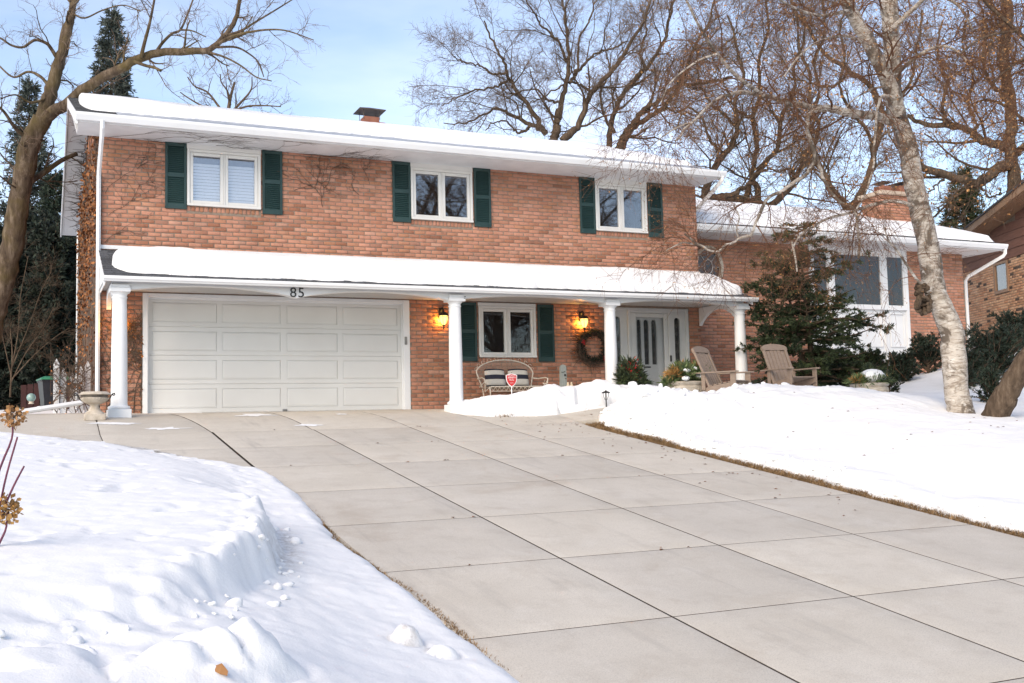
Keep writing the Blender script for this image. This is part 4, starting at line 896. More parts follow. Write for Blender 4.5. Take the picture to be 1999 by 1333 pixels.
# bank shovelled up against the porch
BK = np.array([(5.50, -1.62), (5.9, -2.02), (6.5, -2.12), (7.1, -2.10), (7.7, -2.05), (8.3, -2.0), (8.9, -2.1), (9.6, -2.3)])
def bank_z(X, Y):
    d = np.full(X.shape, 1e9)
    for (a, b) in zip(BK[:-1], BK[1:]):
        ab = b-a; t = np.clip(((X-a[0])*ab[0]+(Y-a[1])*ab[1])/(ab @ ab), 0, 1); d = np.minimum(d, np.hypot(X-a[0]-t*ab[0], Y-a[1]-t*ab[1]))
    h = np.interp(X, [5.2, 5.45, 5.9, 6.5, 7.1, 7.5, 7.8, 8.2, 8.7, 9.4, 10.2], [.0, .20, .32, .40, .50, .42, .40, .47, .34, .26, .0])
    w = .48+.10*fbm(X*1.5, Y*1.5, 3, 91); q = np.clip(1-((d+.05*fbm(X*5, Y*5, 3, 92))/w)**2, -1, 1)
    g = apron_z(np.minimum(X, 8.2), Y)+.09*sstep(7, 9, X); Z = g-.12+(h+.12)*np.sign(q)*np.abs(q)**.62+.055*fbm(X*3.5, Y*3.5, 5, 93)
    notch = np.exp(-(((X-7.62)-.5*(Y+2.3))/.06)**2)*sstep(-2.0, -2.3, Y); return Z-.25*notch
grid_mesh('snow_bank', np.arange(5.05, 10.1, .026), np.arange(-2.85, -1.2, .026), bank_z, M['snow'], keep=lambda X, Y, Z: Z > apron_z(np.minimum(X, 8.2), Y)-.10, dirtf=lambda X, Y, Z: np.clip(.5*np.exp(-(np.clip(Z-apron_z(np.minimum(X, 8.2), Y)-.06, 0, 9)/.05)**2), 0, 1), label='low shovelled snow bank along the front of the porch', cat='snow', kind='stuff')
# thin melting patches on the apron
def patch(cx, cy, rx, ry, seed, label):
    n = 64; V = [(cx, cy, float(apron_z(cx, cy))+.010)]
    for k in range(n):
        th = 2*math.pi*k/n; q = .8+.75*float(fbm(np.array([math.cos(th)*2.2+seed]), np.array([math.sin(th)*2.2]), 4, seed)[0])
        x, y = cx+rx*q*math.cos(th), cy+ry*q*math.sin(th); V.append((x, y, float(apron_z(x, y))+.004))
    m = MB(); m.add(V, [(0, 1+k, 1+(k+1) % n) for k in range(n)]); m.build('snow_patch', M['snow'], None, smooth=True, label=label, cat='snow patch', group='melting snow patches on the apron')
patch(-.72, -2.5, .42, .16, 3, 'thin melting snow patch in front of the leftmost porch column')
patch(-.05, -3.05, .42, .13, 5, 'thin melting snow patch on the apron below the left door corner')
patch(1.62, -1.5, .38, .30, 8, 'broken ice patch close in front of the garage door')
patch(2.2, -3.0, .26, .13, 9, 'small oval ice patch at the apron crack before the garage')
patch(3.15, -1.6, .14, .13, 12, 'smallest ice spot on the apron right of the door handle')
# brown thatch along the drive edge
th = MB()
for i in range(len(ER)-1):
    if ER[i][1] > -3.2: continue
    a, b = ER[i], ER[i+1]
    if a[1] < -15: break
    za, zb = float(drive_z(a[1])), float(drive_z(b[1])); th.add([(6.985, a[1], za-.03), (a[0]+.4, a[1], za+.0), (b[0]+.4, b[1], zb+.0), (6.985, b[1], zb-.03)], [(0, 1, 2, 3)])
th.build('grass_verge', M['soil'], None, kind='structure')
def blades(n, xf, seed, name, label, hmax=.055):
    rg = np.random.default_rng(seed); P = xf(n, rg); h = rg.uniform(.02, hmax, n); a = rg.uniform(0, 2*np.pi, n); lean = rg.uniform(.2, 1.2, n)*h*1.6
    w = rg.uniform(.002, .005, n); dx, dy = np.cos(a), np.sin(a); V = np.zeros((n, 3, 3)); V[:, 0] = P; V[:, 1] = P; V[:, 2] = P
    V[:, 0, 0] -= dy*w; V[:, 0, 1] += dx*w; V[:, 1, 0] += dy*w; V[:, 1, 1] -= dx*w; V[:, 2, 0] += dx*lean; V[:, 2, 1] += dy*lean; V[:, 2, 2] += h
    return link(name, mesh_np(name, V.reshape(-1, 3), np.arange(3*n).reshape(-1, 3)), M['dead_grass'], None, label=label, cat='grass', kind='stuff')
def right_strip(n, rg):
    y = -3.55-rg.uniform(0, 1, n)**1.0*10.6; xe = np.interp(-y, -ER[:, 1], ER[:, 0]); x = 6.965+(xe+.10-6.965)*rg.uniform(0, 1, n); z = drive_z(y)-.015+.03*np.clip((x-6.985)/.4, 0, 1); return np.stack([x, y, z], 1)
blades(18000, right_strip, 5, 'dead_grass', 'brown dead grass strip between driveway and right snow')
def left_strip(n, rg):
    y = np.concatenate([rg.normal(c, s, n//4+1) for c, s in ((-10.5, .35), (-11.6, .25), (-12.6, .5), (-13.7, .3))])[:n]; x = np.interp(-y, -EL[:, 1], EL[:, 0])+rg.normal(-.01, .015, n); return np.stack([x, y, drive_z(y)-.005], 1)
blades(1500, left_strip, 6, 'dead_grass', 'brown grass tufts showing under the left snow edge', .022)
def bank_tufts(n, rg):
    c = rg.integers(0, 3, n); cx = np.array([6.05, 7.66, 8.75])[c]; cy = np.array([-2.47, -2.50, -2.42])[c]; x = cx+rg.normal(0, .10, n); y = cy+rg.normal(0, .03, n); return np.stack([x, y, apron_z(np.minimum(x, 8.2), y)+.09*sstep(7, 9, x)], 1)
blades(700, bank_tufts, 8, 'dead_grass', 'dry grass tufts poking out below the porch snow bank', .06)

def hit(u, v, zf, d0, d1, n=160):                    # where a sight line meets the snow
    for d in np.linspace(d0, d1, n):
        p = at(u, v, d)
        if p[2] < zf(p[0], p[1]): return p
    return at(u, v, d1)
# broken clods lying along the ploughed edges
def clods(label, spots, seed):
    rg = np.random.default_rng(seed); nu, nv = 12, 7; Vs, Fs, o = [], [], 0
    th = np.arange(nu)*2*np.pi/nu; ph = np.pi*np.arange(nv+1)/nv; TH, PH = np.meshgrid(th, ph, indexing='xy'); D_ = np.stack([np.sin(PH)*np.cos(TH), np.sin(PH)*np.sin(TH), np.cos(PH)], -1)
    F0 = np.array([(i*nu+j, i*nu+(j+1) % nu, (i+1)*nu+(j+1) % nu, (i+1)*nu+j) for i in range(nv) for j in range(nu)])
    for (x, y, z, r_) in spots:
        k = rg.normal(0, 1, (5, 3)); f = rg.uniform(2, 5, 5); a_ = 1+sum(.13*np.sin(f[i]*(D_ @ (k[i]/np.linalg.norm(k[i])))+rg.uniform(0, 6)) for i in range(5)); sc = np.array([rg.uniform(.8, 1.3), rg.uniform(.8, 1.2), rg.uniform(.55, .9)])
        Vs.append(((D_*a_[..., None])*r_*sc+np.array([x, y, z])).reshape(-1, 3)); Fs.append(F0+o); o += len(Vs[-1])
    return link('snow_clods', mesh_np('snow_clods', np.concatenate(Vs), np.concatenate(Fs), True), M['snow'], None, label=label, cat='snow', kind='stuff')
rg = np.random.default_rng(19); sp = []
for k in range(46):
    i = rg.integers(9, len(CL)-4); f = rg.uniform(); c_ = CL[i]*(1-f)+CL[i+1]*f; x, y = c_[0]+rg.normal(.06, .10), c_[1]+rg.normal(-.03, .10); r_ = abs(rg.normal(0, .018))+.008; sp.append((x, y, ground_l(x, y)+r_*.15, r_))
clods('crumbled snow clods along the broken face of the left bank', sp, 3)
sp = []
for k in range(170):
    y = -3.5-rg.uniform()**1.3*9; xe = np.interp(-y, -ER[:, 1], ER[:, 0]); x = xe+abs(rg.normal(.10, .16)); r_ = abs(rg.normal(0, .022))+.010; sp.append((x, y, ground_r(x, y)+r_*.1, r_))
for k in range(130):
    x, y = rg.uniform(7.6, 13.5), rg.normal(-4.4, .5); r_ = abs(rg.normal(0, .03))+.012; sp.append((x, y, ground_r(x, y)+r_*.1, r_))
clods('snow clods along the right bank and its crest', sp, 4)
# ================================================================ THINGS AROUND THE HOUSE
def Rz(a): return Matrix.Rotation(a, 4, 'Z')
def arc(c, r, a0, a1, n, ax='xz', y=0.0):
    return [((c[0]+r*math.cos(a), y, c[1]+r*math.sin(a)) if ax == 'xz' else (y, c[0]+r*math.cos(a), c[1]+r*math.sin(a))) for a in [a0+(a1-a0)*i/n for i in range(n+1)]]
# ---- wall lanterns
def lantern(x, z, label):
    t = empty('wall_lantern', (x, 0, z), label=label, cat='lantern', group='lit wall lanterns on the porch wall')
    p = MB(); p.box(-.055, -.025, -.02, .055, -.003, .20, .01); p.tube([(0, -.02, .14), (0, -.07, .17), (0, -.13, .16), (0, -.155, .10)], .016, 8); p.tube(arc((-.08, .17), .035, 0, 5.2, 10, 'yz', 0.0), .008, 6); p.build('bracket', M['black_iron'], t)
    cy = -.155
    c = MB(); c.lathe([(.02, .11), (.035, .10), (.065, .085), (.09, .06), (.10, .035), (.098, .028), (.01, .028)], 16, 0, cy); c.lathe([(.0, .11), (.018, .12), (.012, .14), (.0, .15)], 10, 0, cy); c.build('cap', M['black_iron'], t, smooth=True)
    g = MB(); g.lathe([(.086, .026), (.090, .0), (.084, -.05), (.066, -.11), (.04, -.155), (.022, -.165)], 16, 0, cy); g.build('glass_shade', M['lamp'], t, smooth=True)
    r = MB()
    for k in range(6):
        a = k*math.pi/3; ca, sa = math.cos(a), math.sin(a); r.tube([((q+.004)*ca, cy+(q+.004)*sa, zz) for q, zz in ((.09, .028), (.092, 0), (.086, -.05), (.068, -.11), (.042, -.155), (.02, -.17))], .0045, 4)
        b = a+math.pi/3; r.tube([(.093*ca, cy+.093*sa, .012), (.088*math.cos(a+.52), cy+.088*math.sin(a+.52), -.012), (.093*math.cos(b), cy+.093*math.sin(b), .012)], .004, 4)
    r.lathe([(.03, -.16), (.034, -.175), (.016, -.19), (.012, -.22), (.018, -.235), (.0, -.262)], 10, 0, cy); r.build('cage', M['black_iron'], t)
    ld = bpy.data.lights.new('lantern_bulb', 'POINT'); ld.energy = 6; ld.color = (1, .50, .12); ld.shadow_soft_size = .06
    lo = bpy.data.objects.new('lantern_bulb', ld); col.objects.link(lo); lo.parent = t; lo.location = (-.02, cy+.085, -.05)
lantern(5.70, 1.86, 'lit black wall lantern between garage door and porch window')
lantern(8.94, 1.86, 'lit black wall lantern above the twig wreath')
lantern(-.47, 1.66, 'lit black wall lantern half hidden behind the leftmost column')

# ---- stone urns
def urn(loc, s, label, handles=True):
    t = empty('stone_urn', loc, label=label, cat='urn'); t.scale = (s, s, s)
    f = MB(); f.box(-.20, -.20, -.10, .20, .20, .03, .01); f.lathe([(.19, .03), (.175, .06), (.12, .10), (.085, .17), (.085, .20), (.10, .21), (.10, .225)], 28); f.build('foot', M['stone'], t, smooth=True)
    b = MB(); b.lathe([(.10, .222), (.17, .25), (.235, .30), (.262, .345), (.25, .36)], 56, lobes=28, lobe_amp=.06, lobe_rng=(.24, .345)); b.build('bowl', M['stone'], t, smooth=True)
    n = MB(); n.lathe([(.245, .355), (.24, .375), (.255, .40), (.28, .415)], 32); n.build('neck', M['stone_dark'], t, smooth=True)
    r = MB(); r.lathe([(.285, .412), (.305, .42), (.30, .435), (.275, .445), (.25, .475), (.22, .478), (.20, .44), (.0, .43)], 36); r.build('rim', M['stone'], t, smooth=True)
    if handles:
        for sx in (-1, 1):
            h = MB(); h.tube([(sx*x, 0, z) for x, z in ((.20, .29), (.25, .30), (.29, .345), (.31, .40), (.345, .44), (.375, .445), (.38, .42), (.36, .40), (.34, .41), (.335, .425))], .013, 7); h.build('handle', M['black_iron'], t)
urn((-1.0, -1.95, -.055), .80, 'empty fluted stone urn beside the leftmost porch column')

# ---- greenery for pots and wreath
def spray(n, c, rad, L, w, seed, up=.4, flat=1.0):
    """needle-like leaves pointing outwards from c"""
    rg = np.random.default_rng(seed); d = rg.normal(0, 1, (n, 3)); d[:, 2] = np.abs(d[:, 2])*flat+up*rg.uniform(-.3, 1, n); d /= np.linalg.norm(d, axis=1)[:, None]
    p = np.asarray(c)+d*np.asarray(rad)*rg.uniform(.25, 1, (n, 1)); q = d+rg.normal(0, .45, (n, 3)); q /= np.linalg.norm(q, axis=1)[:, None]
    s = np.cross(q, rg.normal(0, 1, (n, 3))); s /= np.linalg.norm(s, axis=1)[:, None]; Lh = L*rg.uniform(.5, 1.2, (n, 1)); wh = w*rg.uniform(.6, 1.3, (n, 1))
    V = np.stack([p, p+q*Lh*.5+s*wh, p+q*Lh, p+q*Lh*.5-s*wh], 1); return V.reshape(-1, 3), np.arange(4*n).reshape(-1, 4)
def spray_obj(name, mat, parent, parts):
    Vs, Fs, o = [], [], 0
    for a in parts: V, F = spray(*a); Vs.append(V); Fs.append(F+o); o += len(V)
    return link(name, mesh_np(name, np.concatenate(Vs), np.concatenate(Fs)), mat, parent)
def blob(m, c, r, seed, flat=.6):
    n0 = len(m.v); nu, nv = 14, 8
    for i in range(nv+1):
        ph = math.pi*i/nv
        for j in range(nu):
            th = 2*math.pi*j/nu; q = 1+.18*math.sin(3*th+seed)+.12*math.sin(5*th+2*ph+seed*2); m.v.append((c[0]+r*q*math.sin(ph)*math.cos(th), c[1]+r*q*math.sin(ph)*math.sin(th), c[2]+r*flat*math.cos(ph)))
    for i in range(nv):
        for j in range(nu): m.f.append((n0+i*nu+j, n0+i*nu+(j+1) % nu, n0+(i+1)*nu+(j+1) % nu, n0+(i+1)*nu+j))
def carved_planter(loc, s, label, seed, parts, snow):
    t = empty('stone_planter', loc, label=label, cat='planter'); t.scale = (s, s, s)
    b = MB(); b.lathe([(.18, -.5), (.20, .0), (.30, .10), (.36, .20), (.37, .26), (.34, .28), (.37, .30), (.39, .34), (.36, .36), (.31, .35), (.0, .33)], 36); b.build('bowl', M['stone'], t, smooth=True)
    c = MB()
    for k in range(14):
        a = 2*math.pi*k/14; cx, cy = .355*math.cos(a), .355*math.sin(a); tx, ty = -math.sin(a), math.cos(a)
        c.tube([(cx+tx*.07*(1-i/14.)*math.cos(i*.75), cy+ty*.07*(1-i/14.)*math.cos(i*.75), .19+.07*(1-i/14.)*math.sin(i*.75)) for i in range(12)], .013, 5)
    c.build('carved_scrolls', M['stone'], t)
    for nm, mt, ps in parts: spray_obj(nm, M[mt], t, ps)
    m = MB()
    for i, (c_, r_) in enumerate(snow): blob(m, c_, r_, seed+i)
    if snow: m.build('snow_cap', M['roof_snow'], t, smooth=True)
    return t
p1 = at(1338, 738, 20.3); p1[2] = .02
carved_planter(p1, 1.0, 'carved stone planter of pine greens with snow beside the left lounge chair', 3,
    [('pine_greens', 'greens', [(900, (0, 0, .38), (.36, .36, .26), .16, .012, 1), (700, (-.12, -.1, .45), (.26, .26, .24), .15, .014, 2), (600, (.22, -.05, .42), (.26, .26, .30), .15, .013, 3), (300, (-.34, 0, .28), (.16, .16, .14), .16, .013, 24)]),
     ('dark_greens', 'greens_dark', [(600, (.05, 0, .36), (.36, .36, .22), .14, .012, 4)]),
     ('rust_plumes', 'gold_tips', [(420, (-.33, -.12, .46), (.16, .12, .13), .15, .006, 5), (160, (.22, -.1, .62), (.06, .06, .12), .10, .010, 6), (120, (-.05, 0, .60), (.05, .05, .14), .10, .012, 7)])],
    [((-.14, -.24, .56), .075), ((.02, -.26, .60), .06), ((.16, -.30, .46), .10), ((.24, -.28, .42), .07), ((-.20, -.32, .41), .075)])
p2 = at(1697, 752, 19.9); p2[2] = max(.0, ground_r(p2[0], p2[1])-.02)-.08
carved_planter(p2, .92, 'stone planter of pine boughs under a snow cap right of the second chair', 9,
    [('pine_greens', 'greens', [(700, (0, 0, .34), (.42, .42, .16), .17, .012, 11), (260, (-.36, -.1, .38), (.14, .12, .10), .16, .010, 12)]), ('dark_greens', 'greens_dark', [(500, (.1, 0, .38), (.38, .36, .16), .15, .012, 13)]),
     ('rust_plumes', 'gold_tips', [(140, (-.40, -.1, .38), (.12, .10, .08), .13, .008, 14)]), ('moss_ball', 'greens_dark', [(500, (.02, .05, .66), (.10, .10, .13), .035, .008, 15, -.3)])],
    [((0, -.08, .50), .25)])
t = empty('door_pot', tuple(at(1229, 752, 21.5)*[1, 1, 0]+[0, 0, -.03]), label='dark pot of greens with red sprigs left of the front door', cat='pot')
m = MB(); m.lathe([(.16, .0), (.20, .04), (.23, .26), (.24, .30), (.20, .31), (.0, .30)], 24); m.build('pot', M['stone_dark'], t, smooth=True)
spray_obj('dark_greens', M['greens_dark'], t, [(1500, (0, 0, .42), (.30, .30, .52), .17, .016, 21), (500, (.05, -.1, .35), (.28, .28, .30), .18, .022, 22)]); spray_obj('greens', M['greens'], t, [(160, (.05, -.12, .30), (.25, .2, .30), .18, .022, 23)])
spray_obj('red_sprigs', M['berry'], t, [(90, (.0, -.1, .62), (.24, .22, .34), .07, .016, 25), (40, (.02, -.2, .5), (.1, .1, .1), .06, .018, 26)])

# ---- wreath
w = empty('twig_wreath', (9.20, -.06, 1.26), label='dark twig wreath with red berries hung on the brick by the column', cat='wreath')
rg = np.random.default_rng(4); m = MB()
for k in range(170):
    a0 = rg.uniform(0, 2*math.pi); ln = rg.uniform(.5, 1.4); r0 = rg.uniform(.22, .31); y = rg.uniform(-.07, .01); fl = rg.uniform(-.02, .10)
    m.tube([((r0+fl*i/6.)*math.cos(a0+ln*i/6.), y, (r0+fl*i/6.)*math.sin(a0+ln*i/6.)) for i in range(7)], .004, 3, cap=False)
for k in range(110):
    a0 = rg.uniform(1.6, 4.6); d = np.array([math.cos(a0+.7), -.1*rg.uniform(), math.sin(a0+.7)*.8]); p = np.array([.26*math.cos(a0), -.03, .26*math.sin(a0)]); L = rg.uniform(.12, .38)
    if rg.uniform() < .5: d = np.array([-.95, -.1, rg.uniform(-.15, .25)])
    m.tube([p, p+d*L*.5+rg.normal(0, .012, 3), p+d*L+rg.normal(0, .03, 3)], .003, 3, cap=False)
m.build('twigs', M['vine'], w); w.scale = (1.15, 1.15, 1.15)
Vs, Fs, o = [], [], 0
for k in range(36):
    a = 2*math.pi*k/36; V, F = spray(34, (.27*math.cos(a), -.02, .27*math.sin(a)), (.08, .05, .08), .10, .006, 100+k, 0, 1); Vs.append(V); Fs.append(F+o); o += len(V)
link('needles', mesh_np('needles', np.concatenate(Vs), np.concatenate(Fs)), M['cedar'], w)
m = MB()
for (a, r_) in ((2.75, .27), (2.85, .25), (2.65, .29), (5.5, .27), (5.6, .25), (5.4, .29), (2.8, .30)): blob(m, (r_*math.cos(a), -.09, r_*math.sin(a)), .019, a, .9)
m.build('berries', M['berry'], w, smooth=True)

# ---- iron and wicker loveseat with its cushions
bx, by = 6.90, -.62
t = empty('garden_loveseat', (bx, by, 0), label='cream iron and wicker loveseat with arched back under the porch window', cat='loveseat')
W2, SZ = .56, .40
fr = MB()
bo = [(-W2-.10, .12, .62+.0)]+[(-W2*math.cos(math.pi*i/14)*1.12, .16, .70+.28*math.sin(math.pi*i/14)) for i in range(15)]+[(W2+.10, .12, .62)]
fr.tube([(-W2+.06, .02, 0), (-W2+.02, .08, .40), (-W2-.07, .15, .70)]+[(-W2*math.cos(math.pi*i/16)*1.13, .17, .70+.27*math.sin(math.pi*i/16)) for i in range(1, 16)]+[(W2+.07, .15, .70), (W2-.02, .08, .40), (W2-.06, .02, 0)], .013, 7)
for s in (-1, 1):
    fr.tube([(s*(W2+.02), .12, .60), (s*(W2+.12), .0, .575), (s*(W2+.14), -.28, .585), (s*(W2+.14), -.40, .56), (s*(W2+.12), -.42, .47), (s*(W2+.06), -.40, .44), (s*(W2+.05), -.36, .47)], .012, 6)
    fr.tube([(s*(W2+.12), -.40, .50), (s*(W2+.10), -.34, .30), (s*(W2), -.36, SZ)], .010, 6); fr.tube([(s*(W2+.02), -.40, SZ), (s*(W2), -.41, 0)], .013, 6); fr.tube([(s*(W2+.09), -.36, .52), (s*(W2+.16), -.2, .40), (s*(W2+.06), -.05, SZ)], .008, 5)
fr.tube([(-W2, -.41, SZ), (W2, -.41, SZ)], .014, 6); fr.tube([(-W2, -.41, SZ-.09), (W2, -.41, SZ-.09)], .008, 5)
for i in range(12):
    x = -W2+(i+.5)*2*W2/12; fr.tube([(x-W2/12, -.412, SZ-.01), (x, -.412, SZ-.085), (x+W2/12, -.412, SZ-.01)], .006, 4)
for i in range(11):
    a = math.pi*(i+.5)/11; cx, cz = -W2*1.13*math.cos(a), .71+.27*math.sin(a); fr.tube([(cx+.035*math.cos(q), .17, cz+.03+.035*math.sin(q)) for q in [k*.7 for k in range(8)]], .004, 4)
fr.build('iron_frame', M['iron_cream'], t)
wk = MB()
for i in range(29):
    x = -W2+.02+i*(2*W2-.04)/28; c = max(0.02, 1-(x/(W2*1.13))**2); wk.tube([(x*.9, .10, SZ+.02), (x, .165, .70+.27*math.sqrt(c))], .0035, 3)
for i in range(24):
    z = SZ+.03+i*.024; hw_ = W2*1.08*(1 if z < .70 else math.sqrt(max(.01, 1-((z-.70)/.27)**2))); f = min(1, (z-SZ)/.3); wk.tube([(-hw_, .10+.065*f, z), (0, .108+.065*f, z), (hw_, .10+.065*f, z)], .0048, 3)
wk.build('wicker_back', M['wicker'], t)
se = MB(); se.box(-W2, -.40, SZ-.02, W2, .08, SZ+.01, .008); se.build('seat', M['wicker'], t)
for cx, lab in ((-.28, 'left striped navy and linen cushion on the loveseat, behind the sign'), (.24, 'right striped navy and linen cushion on the loveseat')):
    n = 12; V = []; Fa = {0: [], 1: []}
    for side in (-1, 1):
        for i in range(n+1):
            for j in range(n+1):
                u, v = i/n*2-1, j/n*2-1; th = .075*max(0, (1-u**4)*(1-v**4))**.6; V.append((cx+bx+u*.225*(1-.05*v*v), by-.03+side*th+.10*((v+1)/2), SZ+.015+(v+1)*.185*(1-.05*u*u)))
    for side in (0, 1):
        for i in range(n):
            for j in range(n):
                a = side*(n+1)**2+i*(n+1)+j; Fa[1 if j in (0, 5, 6, 7, 11) else 0].append((a, a+n+1, a+n+2, a+1))
    me = bpy.data.meshes.new('cushion'); me.from_pydata(V, [], Fa[0]+Fa[1]); me.update(); me.materials.append(M['linen']); me.materials.append(M['navy'])
    for k, p in enumerate(me.polygons): p.material_index = 1 if k >= len(Fa[0]) else 0; p.use_smooth = True
    link('cushion', me, None, None, label=lab, cat='cushion', group='striped cushions on the loveseat')
# ---- low table, birdhouse board, two small figures
t = empty('low_table', (8.12, -.75, 0), label='low white table half buried behind the porch snow bank', cat='table')
m = MB(); m.box(-.48, -.25, .335, .48, .25, .37, .008); m.build('table_top', M['white'], t)
for sx in (-1, 1):
    for sy in (-1, 1): m = MB(); m.box(sx*.42-.025, sy*.2-.025, -.03, sx*.42+.025, sy*.2+.025, .335); m.build('leg', M['white'], t)
t = empty('birdhouse_board', (8.10, -.72, .371), label='tall narrow weathered birdhouse board standing on the low table', cat='birdhouse')
m = MB(); m.prism([(-.075, 0), (.075, 0), (.072, .15), (.065, .42), (.05, .47), (.0, .49), (-.05, .47), (-.065, .42), (-.072, .15)], 'y', -.03, .03); m.box(-.095, -.05, -.0, .095, .05, .025, .004); m.build('board', M['grey_wood'], t)
m = MB(); m.lathe([(.022, 0), (.022, .012), (.0, .012)], 12); m.xform(Matrix.Translation((.03, -.03, .27)) @ Matrix.Rotation(R(90), 4, 'X')); m.tube([(-.06, -.04, .33), (-.02, -.05, .325), (.03, -.045, .35)], .005, 4); m.tube([(.03, -.035, .2), (.03, -.09, .2)], .006, 5); m.build('hole_and_perch', M['black_iron'], t)
for x, lab in ((8.13, 'left cream figurine on the low table'), (8.21, 'right cream figurine on the low table')):
    m = MB(); m.lathe([(.035, .371), (.04, .40), (.028, .435), (.018, .445), (.024, .465), (.016, .485), (.0, .49)], 12, x, -.88); m.build('figurine', M['cream'], None, smooth=True, label=lab, cat='figurine', group='small cream figurines')

# ---- alarm sign on a stake
sx, sy = 6.36, -1.98; sz = float(apron_z(sx, sy))
t = empty('yard_sign', (sx, sy, sz), label='red shield-shaped alarm sign with white lettering on a white stake', cat='sign')
sh = [(-.115, .0), (-.115, .06), (-.06, .075), (0, .09), (.06, .075), (.115, .06), (.115, 0), (.10, -.07), (.06, -.13), (0, -.17), (-.06, -.13), (-.10, -.07)]
ZC = .66
m = MB(); m.prism([(x, z+ZC) for x, z in sh], 'y', 0, .006); m.build('rim', M['sign_white'], t)
m = MB(); m.prism([(x*.88, z*.88+ZC-.003) for x, z in sh], 'y', -.004, -.001); m.build('shield', M['sign_red'], t)
m = MB(); m.tube([(0, .006, -.1), (0, .006, ZC-.15)], .009, 6); m.build('stake', M['sign_white'], t)
for body, size, z in (('SECURED BY', .024, .037), ('XFINITY', .046, -.006), ('Home', .040, -.045), ('xfinity.com', .016, -.095)):
    o = link('lettering', text_mesh(body, size, .0008), M['sign_white'], t); o.location = (0, -.006, ZC+z); o.rotation_euler = (R(90), 0, 0)
m = MB(); m.lathe([(.008, 0), (.008, .012), (0, .014)], 8); m.xform(Matrix.Translation((0, 0, ZC+.10)) @ Matrix.Rotation(R(90), 4, 'X')); m.build('bolt', M['black_iron'], t)
# ---- path light
q = at(1183, 776, 20.2); t = empty('path_light', tuple(q), label='small black path lantern sticking out of the snow', cat='path light')
m = MB(); m.lathe([(.085, .085), (.078, .10), (.05, .115), (.02, .125), (.012, .14), (.0, .142)], 14); m.lathe([(.085, .085), (.0, .09)], 14); m.build('hood', M['black_iron'], t, smooth=True)
m = MB()
for k in range(6): a = k*math.pi/3; m.tube([(.06*math.cos(a), .06*math.sin(a), .088), (.052*math.cos(a), .052*math.sin(a), .03), (.022*math.cos(a), .022*math.sin(a), -.045)], .0055, 4)
m.tube([(0, 0, .08), (0, 0, -.45)], .012, 6); m.build('cage', M['black_iron'], t)

# ---- lounge chairs (slatted, arched back)
def lounge_chair(loc, rz, label):
    t = empty('lounge_chair', loc, rz, label=label, cat='chair', group='brown slatted lounge chairs behind the snow bank')
    # local frame: +x is the way the sitter faces, y across, z up
    lean = R(24); c, s = math.cos(lean), math.sin(lean); b0 = np.array([-.10, 0, .30]); ux = np.array([-s, 0, c])
    sd = MB(); sd.box(0, 0, 0, 0.001, .001, .001)
    n = 7; wd = .076; gap = .012; tw = n*wd+(n-1)*gap
    for k in range(n):
        y = -tw/2+k*(wd+gap)+wd/2; L = .80-.05*(y/(tw/2))**2*1.6 if abs(y) < tw/2 else .8; L = .82-.11*(y/(tw/2))**2
        if k in (0, n-1): continue
        m = MB(); m.box(-.011, y-wd/2, 0, .011, y+wd/2, L-.10, .004); m.xform(Matrix.Translation(b0) @ Matrix.Rotation(-lean, 4, 'Y')); m.build('back_slat', M['chair'], t)
    for sg in (-1, 1):
        m = MB(); m.box(-.022, sg*(tw/2-wd/2)-.03, -.12, .022, sg*(tw/2-wd/2)+.03, .72, .006); m.xform(Matrix.Translation(b0) @ Matrix.Rotation(-lean, 4, 'Y')); m.build('back_post', M['chair'], t)
    m = MB(); hh = [(-tw/2+.0, .70), (tw/2, .70)]+[(tw/2*math.cos(math.pi*i/12), .76+.075*math.sin(math.pi*i/12)) for i in range(13)]
    m.prism(hh, 'x', -.026, .026); m.xform(Matrix.Translation(b0) @ Matrix.Rotation(-lean, 4, 'Y')); m.build('crest_rail', M['chair'], t)
    for i in range(6):
        f = i/5.; m = MB(); m.box(-.035, -.27, -.011, .035, .27, .011, .004); m.xform(Matrix.Translation((-.08+.50*f, 0, .30+.07*f)) @ Matrix.Rotation(-R(8), 4, 'Y')); m.build('seat_slat', M['chair'], t)
    for sg in (-1, 1):
        m = MB(); m.add([(-.55, sg*.27-.014, .0), (-.55, sg*.27+.014, 0), (-.45, sg*.27-.014, 0), (-.45, sg*.27+.014, 0), (.46, sg*.27-.014, .27), (.46, sg*.27+.014, .27), (.46, sg*.27-.014, .36), (.46, sg*.27+.014, .36), (-.12, sg*.27-.014, .28), (-.12, sg*.27+.014, .28)],
              [(0, 2, 4, 6, 8), (1, 9, 7, 5, 3), (0, 1, 3, 2), (2, 3, 5, 4), (4, 5, 7, 6), (6, 7, 9, 8), (8, 9, 1, 0)]); m.build('side_rail', M['chair'], t)
        m = MB(); m.box(.36, sg*.30-.014, 0, .47, sg*.30+.014, .53, .005); m.build('leg', M['chair'], t)
        m = MB(); m.box(-.24, sg*.30-.014, .22, -.16, sg*.30+.014, .53, .005); m.build('leg', M['chair'], t)
        m = MB(); m.prism([(-.42, sg*.315-.035), (.36, sg*.315-.07), (.50, sg*.315-.06), (.54, sg*.315), (.50, sg*.315+.06), (.36, sg*.315+.07), (-.42, sg*.315+.035)], 'z', .53, .553); m.build('arm', M['chair'], t)
    return t
l1 = at(1408, 775, 20.0); lounge_chair((l1[0], l1[1], -.02), R(-63), 'brown slatted lounge chair in side view beside the last porch column')
l2 = at(1540, 765, 20.6); lounge_chair((l2[0], l2[1], .04), R(-90), 'brown slatted lounge chair facing the drive in front of the evergreen')

